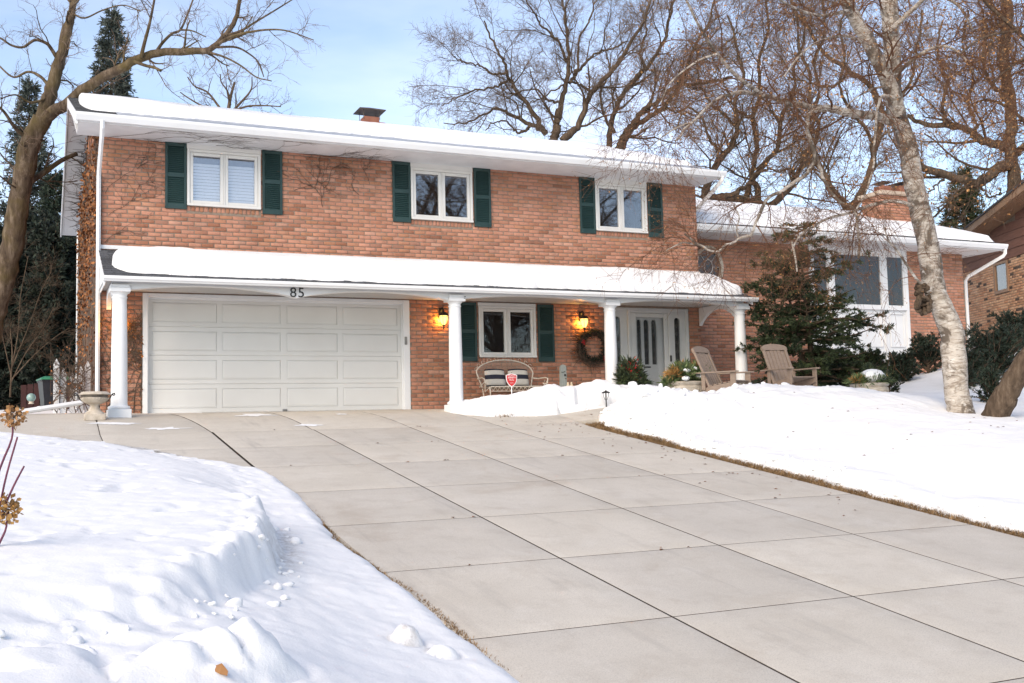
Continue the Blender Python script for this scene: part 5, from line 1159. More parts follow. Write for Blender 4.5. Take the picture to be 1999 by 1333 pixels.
# ---- left side yard: wheelie bin, pickets, drain pipe, glass ball, red fence
bq = at(104, 800, 25.0); t = empty('wheelie_bin', (bq[0], bq[1], -.02), R(8), label='black wheelie bin with green lid in the left side yard', cat='bin')
m = MB()
def taper(m, w0, d0, z0, w1, d1, z1): m.add([(-w0, -d0, z0), (w0, -d0, z0), (w0, d0, z0), (-w0, d0, z0), (-w1, -d1, z1), (w1, -d1, z1), (w1, d1, z1), (-w1, d1, z1)], [(0, 3, 2, 1), (4, 5, 6, 7), (0, 1, 5, 4), (1, 2, 6, 5), (2, 3, 7, 6), (3, 0, 4, 7)])
taper(m, .22, .26, .06, .25, .30, .55); taper(m, .255, .305, .55, .295, .35, .95); m.box(-.31, -.37, .93, .31, .37, .97, .01); m.build('body', M['bin'], t)
m = MB(); m.box(-.33, -.40, .972, .33, .40, 1.01, .012); taper(m, .31, .37, 1.01, .24, .28, 1.055); m.box(-.30, .38, .95, .30, .44, 1.0, .01); m.build('lid', M['lid'], t)
for s in (-1, 1): m = MB(); m.tube([(s*.20, .27, .09), (s*.25, .27, .09)], .09, 14); m.build('wheel', M['bin'], t)
o = link('lettering', text_mesh('A', .17, .001), M['bin_mark'], t); o.location = (.09, -.355, .70); o.rotation_euler = (R(96), 0, 0)
o = link('lettering', text_mesh('WASTE', .05, .001), M['bin_mark'], t); o.location = (.14, -.345, .64); o.rotation_euler = (R(96), 0, 0)
bpy.data.objects.remove(o)
for i, (x, h) in enumerate(((-1.52, 1.05), (-1.40, .88), (-1.24, .80), (-1.10, .92), (-.98, 1.02))):
    m = MB(); y = .8+.05*i; m.prism([(x-.05, -.1), (x+.05, -.1), (x+.05, h-.1), (x, h), (x-.05, h-.1)], 'y', y, y+.025)
    m.build('picket', M['soffit'], None, label='%s white picket of the vine-covered fence beside the bin' % ('leftmost', 'second', 'middle', 'fourth', 'rightmost')[i], cat='picket', group='vine-covered fence pickets')
a_, b_ = at(158, 786, 18.2), at(28, 806, 17.4); m = MB(); pts = [a_+(b_-a_)*f for f in (0, .5, 1.0)]; m.tube(pts, .055, 8, squash=.8); m.tube([a_+(b_-a_)*.62, a_+(b_-a_)*.66], .062, 8, squash=.8); m.build('drain_pipe', M['white'], None, label='white downspout extension lying across the side snow', cat='pipe')
gq = at(61, 776, 27.0); t = empty('gazing_ball', tuple(gq), label='green glass gazing ball on the side yard snow', cat='ornament')
m = MB(); m.lathe([(.0, -.11)]+[(.11*math.sin(a), -.11*math.cos(a)) for a in [math.pi*i/14 for i in range(1, 14)]]+[(0, .11)], 22); m.build('globe', M['ball'], t, smooth=True)
m = MB(); m.lathe([(.07, -.16), (.05, -.12), (.06, -.095), (.0, -.09)], 14); m.build('stand', M['stone'], t)
rq = at(80, 770, 29.0); t = empty('board_fence', (rq[0], rq[1], 0), label='dark red board fence behind the bin', cat='fence')
for i in range(9):
    m = MB(); x = -.5+i*.16; m.box(x, 0, -.2, x+.145, .025, 1.05+.02*(i % 3), .004); m.build('board', M['red'], t)
m = MB(); m.box(-.5, .025, .3, .92, .06, .4); m.box(-.5, .025, .8, .92, .06, .9); m.build('rail', M['red'], t)

# ---- neighbouring house at the right: its gable end runs away from us
n = empty('neighbour_house', (27.5, 7.84, 0), math.atan2(-.92, -.39), label='neighbouring tan brick house with brown siding gable at the right edge', cat='house')
SB = 4.38; LW = 8.2
def nrake(s): return 5.22+.165*(s-3.4)
m = MB(); m.box(.2, .012, .2, LW, 7, SB); m.prism([(.2, SB), (LW, SB), (LW, nrake(LW)), (.2, nrake(.2))], 'y', .03, .2); m.build('wall', M['mortar'], n)
nb = lay_wall(.2, LW, .9, SB, [(4.5, 5.4, 3.38, 4.5)], 51); bricks_joined('wall_bricks', nb, lambda x, y, z: (x, y, z), M['brick_tan'], n, 52)
z = SB; i = 0
while z < 6.7:
    xa = max(.2, 3.4+(z+.28-5.22)/.165-.5) if z+.28 > nrake(.2) else .2; m = MB(); m.add([(xa, -.03, z), (LW, -.03, z), (LW, -.004, z+.27), (xa, -.004, z+.27), (xa, 0.02, z), (LW, 0.02, z)], [(0, 1, 2, 3), (4, 5, 1, 0)]); m.build('siding_board', M['siding'], n); z += .27
m = MB(); m.prism([(-.6, nrake(-.6)+.02), (LW, nrake(LW)+.02), (LW, nrake(LW)+.22), (-.6, nrake(-.6)+.22)], 'y', -.66, -.60); m.build('rake_board', M['brown_fascia'], n)
m = MB(); m.prism([(-.6, nrake(-.6)+.0), (LW, nrake(LW)), (LW, nrake(LW)+.10), (-.6, nrake(-.6)+.10)], 'y', -.60, 7); m.build('roof_deck', M['brown_fascia'], n)
m = MB(); m.prism([(-.65, nrake(-.65)+.224), (LW, nrake(LW)+.224), (LW, nrake(LW)+.28), (-.65, nrake(-.65)+.28)], 'y', -.70, 7); m.build('shingles', M['shingle'], n)
m = MB(); m.box(4.5, -.03, 3.38, 4.59, .06, 4.36); m.box(5.31, -.03, 3.38, 5.4, .06, 4.36); m.box(4.59, -.03, 3.38, 5.31, .06, 3.48); m.box(4.59, -.03, 4.28, 5.31, .06, 4.36); nw = m.build('window', M['brown_fascia'], n)
m = MB(); m.box(4.59, .01, 3.48, 5.31, .02, 4.28); m.build('pane', M['glass'], nw)
m = MB(); m.box(4.5, .07, 3.38, 5.4, .08, 4.37); m.build('dark_backing', M['interior'], nw)
# far house glimpsed at the left edge
fq = at(-10, 740, 60); t = empty('far_house', (fq[0], fq[1], -.2), label='pale brick house glimpsed far off at the left edge', cat='house')
m = MB(); m.box(-8, 0, 0, 1.0, 6, 2.4); m.build('wall', M['clay'], t)
m = MB(); m.prism([(-.5, 2.4), (3, 4.2), (6.5, 2.4)], 'x', -8.4, 1.4); m.build('roof', M['roof_snow'], t)
for x in (-5, -2.4): m = MB(); m.box(x, -.05, .8, x+1.2, .02, 2.0); m.build('window', M['white'], t)
# ---- litter: a few leaves on drive and snow
V = []; rg = np.random.default_rng(77)
for k in range(150):
    if k < 70: x = 6.95-abs(rg.normal(0, .7)); y = -3.6-rg.uniform(0, 1)**1.5*8; z = float(apron_z(x, y))+.004
    elif k < 100: y = -3.43-1.735*rg.integers(0, 6)+rg.normal(0, .02); x = rg.uniform(1, 6.9); z = float(apron_z(x, y))+.004
    elif k < 112: x, y = rg.uniform(5.5, 8), rg.uniform(-3.3, -2.6); z = float(apron_z(x, y))+.012
    else: x, y = rg.uniform(7.9, 12), rg.uniform(-10, -4.6); z = ground_r(x, y)+.006
    a = rg.uniform(0, 6.3); L = rg.uniform(.014, .032); ww_ = L*.5; c, s = math.cos(a), math.sin(a)
    V += [(x-c*L, y-s*L, z), (x+s*ww_, y-c*ww_, z+.008), (x+c*L, y+s*L, z+.002), (x-s*ww_, y+c*ww_, z+.010)]
link('leaf_litter', mesh_np('leaf_litter', np.array(V), np.arange(len(V)).reshape(-1, 4)), M['vine_leaf'], None, label='scattered dry leaves and seeds on drive and snow', cat='leaves', kind='stuff')
x, y, z = hit(429, 1318, ground_l, 3.6, 6.5); m = MB(); m.add([(x-.02, y+.05, z+.03), (x+.012, y+.02, z+.045), (x+.03, y-.03, z+.02), (x+.022, y-.055, z+.005), (x-.005, y-.03, z+.012), (x-.025, y+.01, z+.02)], [(0, 1, 5), (1, 4, 5), (1, 2, 4), (2, 3, 4)]); m.build('dead_leaf', M['leaf_brown'], None, label='single curled brown leaf on the snow at bottom left', cat='leaf')
# ================================================================ TREES AND SHRUBS
def nrm(a): return a/(np.linalg.norm(a, axis=-1, keepdims=True)+1e-9)
def tubes_np(P, Rr, S):
    """N tapered tubes of K points; returns verts, quads"""
    N, K, _ = P.shape; T = np.gradient(P, axis=1); T = nrm(T)
    ref = np.where(np.abs(T[:, :1, 2:3]) < .9, np.array([0, 0, 1.0]), np.array([1.0, 0, 0])); ref = np.broadcast_to(ref, T.shape)
    A = nrm(np.cross(ref, T)); B = np.cross(T, A); th = 2*np.pi*np.arange(S)/S
    V = P[:, :, None, :]+Rr[:, :, None, None]*(np.cos(th)[None, None, :, None]*A[:, :, None, :]+np.sin(th)[None, None, :, None]*B[:, :, None, :])
    n, k, s = np.meshgrid(np.arange(N), np.arange(K-1), np.arange(S), indexing='ij'); b = n*K*S; s2 = (s+1) % S
    F = np.stack([b+k*S+s, b+k*S+s2, b+(k+1)*S+s2, b+(k+1)*S+s], -1).reshape(-1, 4); return V.reshape(-1, 3), F
def join(parts):
    Vs, Fs, o = [], [], 0
    for V, F in parts: Vs.append(V); Fs.append(F+o); o += len(V)
    return np.concatenate(Vs), np.concatenate(Fs)
def grow(P, Rr, n, L, rg, ang=(30, 65), K=5, wig=.2, grav=0.0, up=0.0, tmin=.15, ratio=.55, rmin=.004, rmax=1.0, tip=.4, tpow=1.0, flatz=1.0):
    N, K0, _ = P.shape; n_ = n
    idx = np.repeat(np.arange(N), n_) if not hasattr(n, '__len__') else np.repeat(np.arange(N), n)
    M_ = len(idx); t = tmin+(1-tmin)*rg.uniform(0, 1, M_)**tpow; f = t*(K0-1.001); i = f.astype(int); fr = (f-i)[:, None]
    p = P[idx, i]*(1-fr)+P[idx, i+1]*fr; tan = nrm(P[idx, i+1]-P[idx, i]); r = (Rr[idx, i]*(1-fr[:, 0])+Rr[idx, i+1]*fr[:, 0])*ratio*rg.uniform(.7, 1.1, M_)
    r = np.clip(r, rmin, rmax); perp = nrm(np.cross(tan, rg.normal(0, 1, (M_, 3)))); a = np.radians(rg.uniform(ang[0], ang[1], M_))[:, None]
    d = nrm(np.cos(a)*tan+np.sin(a)*perp+np.array([0, 0, up])); d[:, 2] *= flatz; d = nrm(d); ln = rg.uniform(L[0], L[1], M_)*(1.1-.45*t); st = (ln/(K-1))[:, None]
    out = np.zeros((M_, K, 3)); out[:, 0] = p
    for k in range(1, K):
        out[:, k] = out[:, k-1]+d*st; d = d+rg.normal(0, wig, (M_, 3)); d[:, 2] += -grav+up*.3; d = nrm(d)
    rad = r[:, None]*(1-(1-tip)*np.linspace(0, 1, K))[None]; return out, rad
def spline(pts, K):
    pts = np.asarray(pts, float); n = len(pts); e = np.vstack([2*pts[0]-pts[1], pts, 2*pts[-1]-pts[-2]]); u = np.linspace(0, n-1.0001, K); i = u.astype(int); t = (u-i)[:, None]
    a, b, c, d = e[i], e[i+1], e[i+2], e[i+3]; return .5*((2*b)+(-a+c)*t+(2*a-5*b+4*c-d)*t*t+(-a+3*b-3*c+d)*t**3)
def limb(px, d0, d1, w0, w1, K=28, rg=None, jit=.0, bulge=0):
    n = len(px); P = np.array([at(u, v, d0+(d1-d0)*i/(n-1)) for i, (u, v) in enumerate(px)]); Q = spline(P, K)
    if jit and rg is not None: Q[1:-1] += rg.normal(0, jit, (K-2, 3))
    dd = np.linspace(d0, d1, K); f = np.linspace(0, 1, K); w = w0+(w1-w0)*f**.85
    r = w*.5*dd/FPX
    if rg is not None: r = r*(1+bulge*np.interp(np.arange(K), np.arange(0, K, 3), rg.normal(0, 1, len(range(0, K, 3)))))
    return Q, r
def tree(name, label, cat, trunk, limbs, bark_m, twig_m, rg, levels, leaf=None, group=None, sides=10, extra=None, branch_m=None):
    """trunk: list of (P,R); limbs: list of (P,R); levels: list of grow() settings, first one acts on trunk tops and limbs"""
    base = trunk[0][0][0]; root = empty(name, tuple(base), label=label, cat=cat, group=group); off = np.asarray(base)
    def put(nm, V, F, m, **k): o = link(nm, mesh_np(nm, V-off, F, True), m, root, **k); return o
    for k, (P, Rr) in enumerate(trunk): V, F = tubes_np(P[None], Rr[None], 14 if k == 0 else 12); put('trunk', V, F, bark_m)
    for P, Rr in limbs: V, F = tubes_np(P[None], Rr[None], sides); put('limb', V, F, bark_m)
    K = 28
    src = list(limbs)+([(P[int(len(P)*.5):], Rr[int(len(P)*.5):]) for P, Rr in trunk] if extra is None else extra)
    src = [(spline(P, K), np.interp(np.linspace(0, 1, K), np.linspace(0, 1, len(Rr)), Rr)) for P, Rr in src]
    P = np.stack([a for a, b in src]); Rr = np.stack([b for a, b in src]); parts = []; lens = np.linalg.norm(np.diff(P, axis=1), axis=2).sum(1); allP = []
    for li, lv in enumerate(levels):
        lv = dict(lv); n = lv.pop('n'); S = lv.pop('S', 3)
        if lv.pop('per_m', False): n = np.maximum(1, np.round(np.linalg.norm(np.diff(P, axis=1), axis=2).sum(1)*n)).astype(int)
        L = lv.pop('L'); P, Rr = grow(P, Rr, n, L, rg, **lv); V, F = tubes_np(P, Rr, S)
        if li == 0: put('branches', V, F, branch_m or bark_m, kind='stuff')
        else: parts.append((V, F)); 
        allP.append(P)
    if parts: V, F = join(parts); put('twigs', V, F, twig_m, kind='stuff')
    if leaf:
        n, size, mt, kind = leaf; Pl = allP[-1]; m_ = rg.choice(len(Pl), n); k = rg.integers(1, Pl.shape[1], n); p = Pl[m_, k]
        q = nrm(rg.normal(0, 1, (n, 3))+np.array([0, 0, -1.2])); s = nrm(np.cross(q, rg.normal(0, 1, (n, 3)))); L = size*rg.uniform(.5, 1.2, (n, 1)); w = L*(.16 if kind == 'catkin' else .38)
        V = np.stack([p, p+q*L*.5+s*w, p+q*L, p+q*L*.5-s*w], 1).reshape(-1, 3); put('leaves', V, np.arange(4*n).reshape(-1, 4), mt, kind='stuff')
    return root
# ---- big maple left of the house
rg = np.random.default_rng(101); D = 24.0
tr_ = [limb([(-40, 790), (-28, 700), (-8, 610), (12, 530), (28, 450), (38, 390), (48, 330), (64, 270), (84, 228)], D, D, 45, 37, 40, rg, .016, .05)]
lm_ = [limb([(74, 250), (98, 222), (128, 206), (160, 178), (195, 155), (240, 131), (272, 114), (310, 103), (360, 100), (405, 99), (430, 80), (452, 52), (464, 20), (470, -25)], D, D-1.0, 27, 7, 44, rg, .01, .02),
       limb([(80, 240), (94, 195), (106, 155), (118, 115), (127, 80), (136, 45), (143, 15), (150, -25)], D, D+.5, 32, 10, 34, rg, .01, .03),
       limb([(116, 118), (119, 80), (124, 55), (132, 38), (138, 5), (132, -25)], D+.2, D+1, 9, 4), limb([(114, 118), (100, 95), (90, 84), (68, 78), (45, 92), (22, 88), (2, 75), (-30, 60)], D+.2, D-.6, 8, 3),
       limb([(56, 356), (72, 346), (95, 330), (122, 312), (150, 300)], D, D+1, 13, 8), limb([(275, 112), (283, 80), (291, 50), (297, 22), (305, -20)], D-.6, D-1.2, 8, 4), limb([(304, 103), (316, 85), (335, 66), (352, 58), (366, 28), (380, -10)], D-.6, D, 7, 3),
       limb([(352, 58), (375, 60), (402, 72)], D-.3, D-.8, 4, 2), limb([(425, 86), (450, 72), (480, 64), (520, 58), (560, 60), (612, 78)], D-1, D-1.5, 7, 2), limb([(440, 70), (470, 60), (500, 42), (540, 18), (585, -10)], D-1, D-.4, 6, 2),
       limb([(412, 103), (440, 112), (470, 128), (500, 150), (530, 158)], D-.9, D-1.6, 5, 2), limb([(422, 92), (460, 92), (485, 104), (505, 122), (515, 150)], D-1, D-.5, 5, 2), limb([(262, 120), (285, 128), (302, 132), (314, 138)], D-.6, D-.9, 7, 5),
       limb([(100, 175), (80, 150), (55, 140), (25, 150), (-10, 120)], D+.2, D+1, 7, 3), limb([(60, 275), (30, 250), (5, 215), (-30, 190)], D, D-1, 9, 4), limb([(140, 25), (165, 35), (200, 20), (240, 10), (275, 22)], D+.4, D, 4, 2), limb([(96, 190), (60, 200), (30, 185), (-5, 195)], D, D-1, 6, 2)]
tree('maple_tree', 'tall bare maple with mossy limbs leaning over the left roof corner', 'tree', tr_, lm_, M['maple_bark'], M['twig'], rg,
     [dict(n=2.2, per_m=True, L=(.5, 1.5), K=6, wig=.22, up=.12, ratio=.42, rmin=.008, rmax=.03, S=5), dict(n=6, L=(.25, .8), K=5, wig=.25, ratio=.6, rmin=.005, up=.05), dict(n=4, L=(.1, .35), K=4, wig=.25, ratio=.6, rmin=.003)])
# ---- oaks behind the house
def oak(label, trunk, limbs, seed, dens=1.0, leaves=0, D=40.0):
    rg = np.random.default_rng(seed)
    T = [limb(px, D+a, D+b, w0, w1, 30, rg, .02, .03) for px, a, b, w0, w1 in trunk]; Ls = [limb(px, D+a, D+b, w0*.88, w1*.9, 30, rg, .025, .03) for px, a, b, w0, w1 in limbs]
    return tree('oak_tree', label, 'tree', T, Ls, M['oak_bark'], M['twig'], rg,
        [dict(n=1.7*dens, per_m=True, L=(.9, 3.0), K=7, wig=.19, up=.12, ratio=.45, rmin=.015, rmax=.05, S=4, ang=(25, 58)), dict(n=7, L=(.5, 1.5), K=5, wig=.2, up=.06, ratio=.55, rmin=.008, ang=(25, 58)), dict(n=6, L=(.25, .8), K=3, wig=.22, ratio=.6, rmin=.0055), dict(n=3, L=(.14, .45), K=2, wig=.3, ratio=.7, rmin=.0040)],
        leaf=(leaves, .10, M['leaf_brown'], 'leaf') if leaves else None, group='bare oaks behind the house')
oak('bare oak with spreading left limbs above the middle of the roof', [([(1076, 330), (1078, 290), (1086, 250), (1092, 215)], 0, 0, 22, 14)],
    [([(1066, 262), (1050, 237), (1032, 207), (1008, 177), (993, 150), (987, 126), (972, 102), (957, 69), (945, 40)], 0, -1.5, 13, 3), ([(987, 142), (962, 144), (939, 129), (906, 120), (885, 110)], -1, -2, 6, 2), ([(990, 159), (960, 171), (921, 178), (885, 195), (862, 205)], -.8, .5, 6, 2),
     ([(1066, 258), (1045, 247), (1020, 234), (990, 219), (972, 213), (945, 222), (909, 240), (866, 240)], 0, 1.5, 12, 2), ([(1034, 247), (1020, 258), (1005, 255), (990, 237), (966, 237), (948, 255)], .5, 0, 7, 2),
     ([(1086, 240), (1098, 195), (1107, 156), (1111, 120), (1107, 75), (1104, 30), (1095, -10)], 0, 0, 14, 4), ([(1107, 120), (1092, 85), (1068, 60), (1047, 36), (1025, -5)], 0, -1, 7, 3), ([(1111, 162), (1131, 138), (1158, 108), (1200, 93), (1225, 80)], 0, 1, 8, 3), ([(1119, 156), (1128, 126), (1131, 75), (1150, 40), (1166, -5)], 0, -.6, 7, 3),
     ([(1098, 275), (1116, 258), (1131, 246), (1143, 207), (1158, 177), (1191, 144), (1212, 114), (1230, 84), (1256, 40), (1270, 0)], 0, 1, 18, 5), ([(1155, 180), (1131, 165), (1112, 160), (1090, 172), (1060, 190), (1035, 200)], .4, -.4, 7, 2), ([(1095, 200), (1070, 195), (1045, 175), (1010, 180), (985, 195)], 0, -1, 6, 2)], 201, 1.1)
oak('bare oak leaning right behind the right end of the upper roof', [([(1196, 360), (1205, 310), (1216, 275), (1232, 245)], 2, 2, 26, 16)],
    [([(1216, 278), (1239, 240), (1262, 210), (1290, 195), (1322, 168), (1380, 162), (1430, 150)], 2, 1, 15, 5), ([(1190, 300), (1194, 240), (1218, 180), (1260, 135), (1290, 90), (1308, 30), (1318, -10)], 2, 3, 14, 5), ([(1232, 250), (1268, 228), (1300, 205), (1335, 150), (1350, 100), (1380, 50), (1395, 0)], 2, 1, 13, 4),
     ([(1262, 138), (1250, 100), (1262, 60), (1250, 10)], 2.5, 3, 7, 3), ([(1290, 195), (1310, 215), (1345, 222), (1385, 240)], 2, 1, 7, 2), ([(1322, 168), (1345, 130), (1400, 100), (1440, 60)], 1.5, 1, 8, 3), ([(1200, 260), (1180, 225), (1172, 180), (1190, 140), (1180, 90)], 2, 3, 8, 3)], 202, 1.45, 900)
oak('many-limbed bare oak standing behind the junction of both roofs', [([(1484, 470), (1482, 430), (1484, 395)], 1, 1, 34, 26)],
    [([(1482, 400), (1478, 366), (1468, 350), (1470, 320), (1478, 280), (1470, 230), (1485, 180), (1480, 120), (1500, 60), (1495, 0)], 1, 0, 16, 5), ([(1450, 396), (1468, 353), (1494, 320), (1520, 280), (1525, 230), (1550, 180), (1548, 130), (1570, 80), (1565, 20)], 1, 2, 14, 5),
     ([(1480, 402), (1430, 388), (1395, 388), (1375, 385), (1385, 350), (1405, 310), (1427, 285), (1439, 255), (1436, 200), (1450, 150), (1440, 90), (1420, 30)], 1, -1, 24, 4), ([(1400, 386), (1440, 375), (1461, 361), (1475, 340), (1500, 330)], 0, 0, 14, 5),
     ([(1490, 404), (1511, 398), (1535, 372), (1554, 348), (1567, 320), (1585, 280), (1580, 240), (1600, 180), (1590, 120), (1610, 60), (1605, 0)], 1, 1.5, 17, 5), ([(1410, 300), (1385, 270), (1370, 230), (1340, 210), (1320, 250)], 0, -1, 8, 3), ([(1440, 250), (1410, 220), (1380, 190), (1360, 140), (1365, 90)], 0, 1, 8, 3), ([(1555, 345), (1540, 330), (1520, 335), (1490, 322)], 1, 1, 8, 3), ([(1470, 230), (1440, 215), (1420, 180), (1400, 130)], 0, 0, 8, 3)], 203, 1.45, 1400)
oak('bare oak with rusty leaves and forked trunk behind the wing roof', [([(1665, 470), (1664, 430), (1664, 398)], -2, -2, 30, 24)],
    [([(1660, 412), (1639, 388), (1618, 357), (1607, 335), (1596, 318), (1590, 280), (1600, 240), (1580, 200), (1582, 150), (1560, 100), (1555, 40), (1540, -10)], -2, -1, 15, 5), ([(1668, 404), (1692, 357), (1702, 320), (1706, 280), (1720, 230), (1706, 174), (1655, 138), (1610, 105), (1580, 60), (1550, 18)], -2, -1, 18, 6),
     ([(1706, 285), (1690, 250), (1660, 215), (1640, 170), (1650, 110), (1640, 50), (1660, 0)], -2, -3, 9, 4), ([(1655, 138), (1640, 160), (1612, 170), (1575, 160), (1540, 150)], -1, 0, 8, 3), ([(1720, 230), (1750, 200), (1780, 150), (1790, 90), (1800, 20)], -1.5, -1, 9, 4)], 204, 1.35, 2200, 38)
oak('heavy bare oak with a long low limb beside the neighbouring roof', [([(1985, 470), (1980, 400), (1978, 340), (1972, 290), (1976, 220), (1960, 120), (1968, 30), (1960, -30)], 0, 0, 30, 17)],
    [([(1978, 318), (1950, 330), (1922, 351), (1895, 357), (1850, 342), (1805, 330), (1775, 318)], 0, -1.5, 26, 14), ([(1978, 292), (1945, 280), (1910, 268), (1880, 252), (1850, 246), (1800, 240), (1770, 225)], 0, 1, 22, 8), ([(1925, 350), (1920, 370), (1932, 385), (1950, 380), (1955, 368)], 0, 0, 6, 3), ([(1900, 268), (1905, 240), (1890, 200), (1900, 150), (1880, 90), (1890, 20)], .5, 1.5, 10, 4),
     ([(1850, 246), (1840, 210), (1850, 160), (1830, 110), (1840, 40)], .6, 0, 9, 4), ([(1972, 200), (1940, 170), (1920, 120), (1925, 60), (1910, 0)], 0, 1, 12, 4), ([(1985, 300), (2020, 260), (2050, 200)], 0, 0, 16, 8), ([(1850, 342), (1830, 360), (1810, 380), (1800, 400)], -1, -1, 6, 2)], 205, 1.2, 1500, 33)
# ---- bare tree tops seen over the left half of the roof
rg = np.random.default_rng(301); D = 52.0
tree('small_bare_tree', 'thin bare treetop showing above the left half of the roof', 'tree', [limb([(440, 300), (442, 250), (446, 215), (450, 190), (458, 160)], D, D, 12, 4)],
     [limb([(444, 232), (425, 205), (405, 180), (380, 168), (366, 150)], D, D, 6, 2), limb([(446, 225), (470, 200), (490, 175), (492, 150)], D, D, 6, 2), limb([(446, 222), (480, 208), (515, 206), (548, 208)], D, D-1, 5, 2), limb([(442, 240), (415, 212), (392, 205), (366, 190), (352, 180)], D, D, 5, 2), limb([(450, 205), (445, 180), (432, 160), (430, 145)], D, D, 4, 2)],
     M['oak_bark'], M['twig'], rg, [dict(n=2.0, per_m=True, L=(.5, 1.6), K=5, wig=.2, up=.2, ratio=.5, rmin=.015, S=4), dict(n=4, L=(.3, .9), K=4, wig=.2, up=.1, rmin=.008), dict(n=3, L=(.15, .4), K=3, wig=.2, rmin=.006)])

# ---- the birch on the lawn, with a second stem leaning out of the picture
rg = np.random.default_rng(401); D = 18.0
bt = [limb([(1882, 835), (1876, 805), (1868, 770), (1865, 740), (1862, 686), (1856, 640), (1838, 600), (1822, 553), (1816, 506), (1808, 459), (1798, 423), (1791, 385), (1781, 345), (1775, 300), (1762, 255), (1748, 212), (1742, 170), (1742, 120), (1739, 60), (1735, 0), (1730, -60)], D, D+.4, 51, 31, 90, rg, .006, .03)]
bt[0][1][:7] *= np.linspace(1.14, 1.0, 7)
bl_ = [limb([(1752, 222), (1742, 180), (1720, 130), (1694, 81), (1670, 36), (1649, 0), (1625, -40)], D+.1, D-.6, 32, 22, 30, rg, .006, .03),
       limb([(1758, 245), (1718, 228), (1670, 222), (1625, 213), (1595, 210), (1550, 204), (1520, 194), (1490, 186), (1445, 180), (1400, 195), (1352, 238), (1318, 275)], D+.1, D-2.2, 20, 4, 40, rg, .008, .02),
       limb([(1600, 210), (1580, 222), (1576, 255), (1592, 300), (1582, 330), (1562, 348), (1530, 370), (1498, 390), (1480, 423), (1468, 456), (1443, 466), (1415, 481), (1397, 492), (1369, 479), (1336, 456)], D-1, D-.6, 9, 4, 50, rg, .008, .03),
       limb([(1369, 479), (1350, 476), (1331, 474), (1300, 489)], D-.6, D-.8, 4, 2), limb([(1442, 466), (1438, 446), (1443, 423), (1432, 400)], D-.6, D-.4, 4, 2),
       limb([(1592, 300), (1602, 330), (1612, 362), (1640, 395), (1660, 402), (1672, 420), (1674, 445), (1678, 474), (1676, 502)], D-.9, D-.5, 7, 5, 30, rg, .006, .04), limb([(1745, 190), (1726, 186), (1715, 200), (1710, 240), (1706, 290), (1702, 335), (1688, 380), (1672, 408)], D-.2, D-.9, 7, 3, 30, rg, .006),
       limb([(1742, 176), (1716, 170), (1685, 182), (1660, 200), (1640, 225)], D, D-1, 5, 2), limb([(1810, 560), (1792, 548), (1772, 520), (1752, 490), (1735, 470), (1725, 440)], D-.1, D-.8, 6, 3), limb([(1490, 186), (1440, 150), (1400, 105), (1370, 60), (1340, 0)], D-1.6, D-3, 9, 5),
       limb([(1660, 20), (1600, 30), (1540, 10), (1500, -20)], D-.5, D-2, 8, 4), limb([(1694, 85), (1650, 70), (1600, 80), (1560, 110), (1530, 150)], D-.4, D-2.5, 7, 3), limb([(1738, 60), (1780, 20), (1820, -10), (1870, 10), (1900, 60)], D+.2, D-1, 12, 4), limb([(1745, 150), (1790, 110), (1840, 90), (1880, 110), (1910, 160)], D+.2, D-1.2, 9, 3),
       limb([(1352, 238), (1330, 245), (1300, 262), (1265, 290)], D-2, D-2.3, 4, 2), limb([(1778, 400), (1745, 392), (1700, 400), (1660, 415), (1620, 425), (1590, 440), (1560, 462), (1545, 490)], D, D-1.0, 8, 3), limb([(1545, 470), (1552, 500), (1556, 530)], D-1, D-1, 5, 3), limb([(1400, 105), (1360, 120), (1310, 160), (1290, 200)], D-2.5, D-3, 5, 2)]
tree('birch_tree', 'pale peeling birch with pendulous twigs standing on the right lawn', 'tree', bt, bl_, M['birch'], M['twig_red'], rg,
     [dict(n=4.6, per_m=True, L=(.5, 1.7), K=7, wig=.20, grav=.14, ratio=.4, rmin=.005, rmax=.018, S=4, tmin=.2), dict(n=9, L=(.3, 1.1), K=5, wig=.16, grav=.24, ratio=.55, rmin=.0034), dict(n=5, L=(.12, .45), K=2, wig=.16, grav=.22, ratio=.6, rmin=.0028)],
     leaf=(9000, .032, M['leaf_brown'], 'catkin'), extra=[(bt[0][0][62:], bt[0][1][62:])], branch_m=M['twig_red'])
br = MB(); rb_ = random.Random(3)
for k in range(70):
    f = rb_.uniform(-1, 1); c = at(1800+rb_.uniform(-13, 16)*math.sqrt(1-f*f*.8), 585+30*f, D-.22+rb_.uniform(-.10, .16)); blob(br, c, rb_.uniform(.025, .06), rb_.uniform(0, 6), rb_.uniform(.5, 1.3))
bo_ = br.build('burl', M['oak_bark'], None, smooth=True); bir = bpy.data.objects['birch_tree']; bo_.parent = bir; bo_.matrix_parent_inverse = Matrix.Translation(-Vector(bir.location))
rg = np.random.default_rng(402)
b2t = [limb([(1930, 830), (1945, 808), (1962, 775), (1980, 742), (2005, 705), (2050, 650), (2090, 560), (2110, 440), (2120, 300), (2120, 150), (2110, -20)], D-.3, D-1.5, 52, 30, 50, rg, .006, .03)]
b2l = [limb([(2118, 260), (2080, 180), (2030, 110), (1985, 60), (1940, 20), (1900, -20)], D-1.2, D-2, 14, 5), limb([(2112, 400), (2070, 330), (2020, 260), (1975, 215), (1930, 195), (1890, 205)], D-1, D-2, 12, 3), limb([(2118, 180), (2070, 90), (2020, 30), (1990, -30)], D-1.3, D-1.5, 12, 5), limb([(2030, 110), (1990, 120), (1950, 150), (1915, 200)], D-1.6, D-2.4, 6, 2), limb([(1985, 60), (1930, 70), (1880, 100), (1850, 150)], D-1.8, D-2.6, 6, 2)]
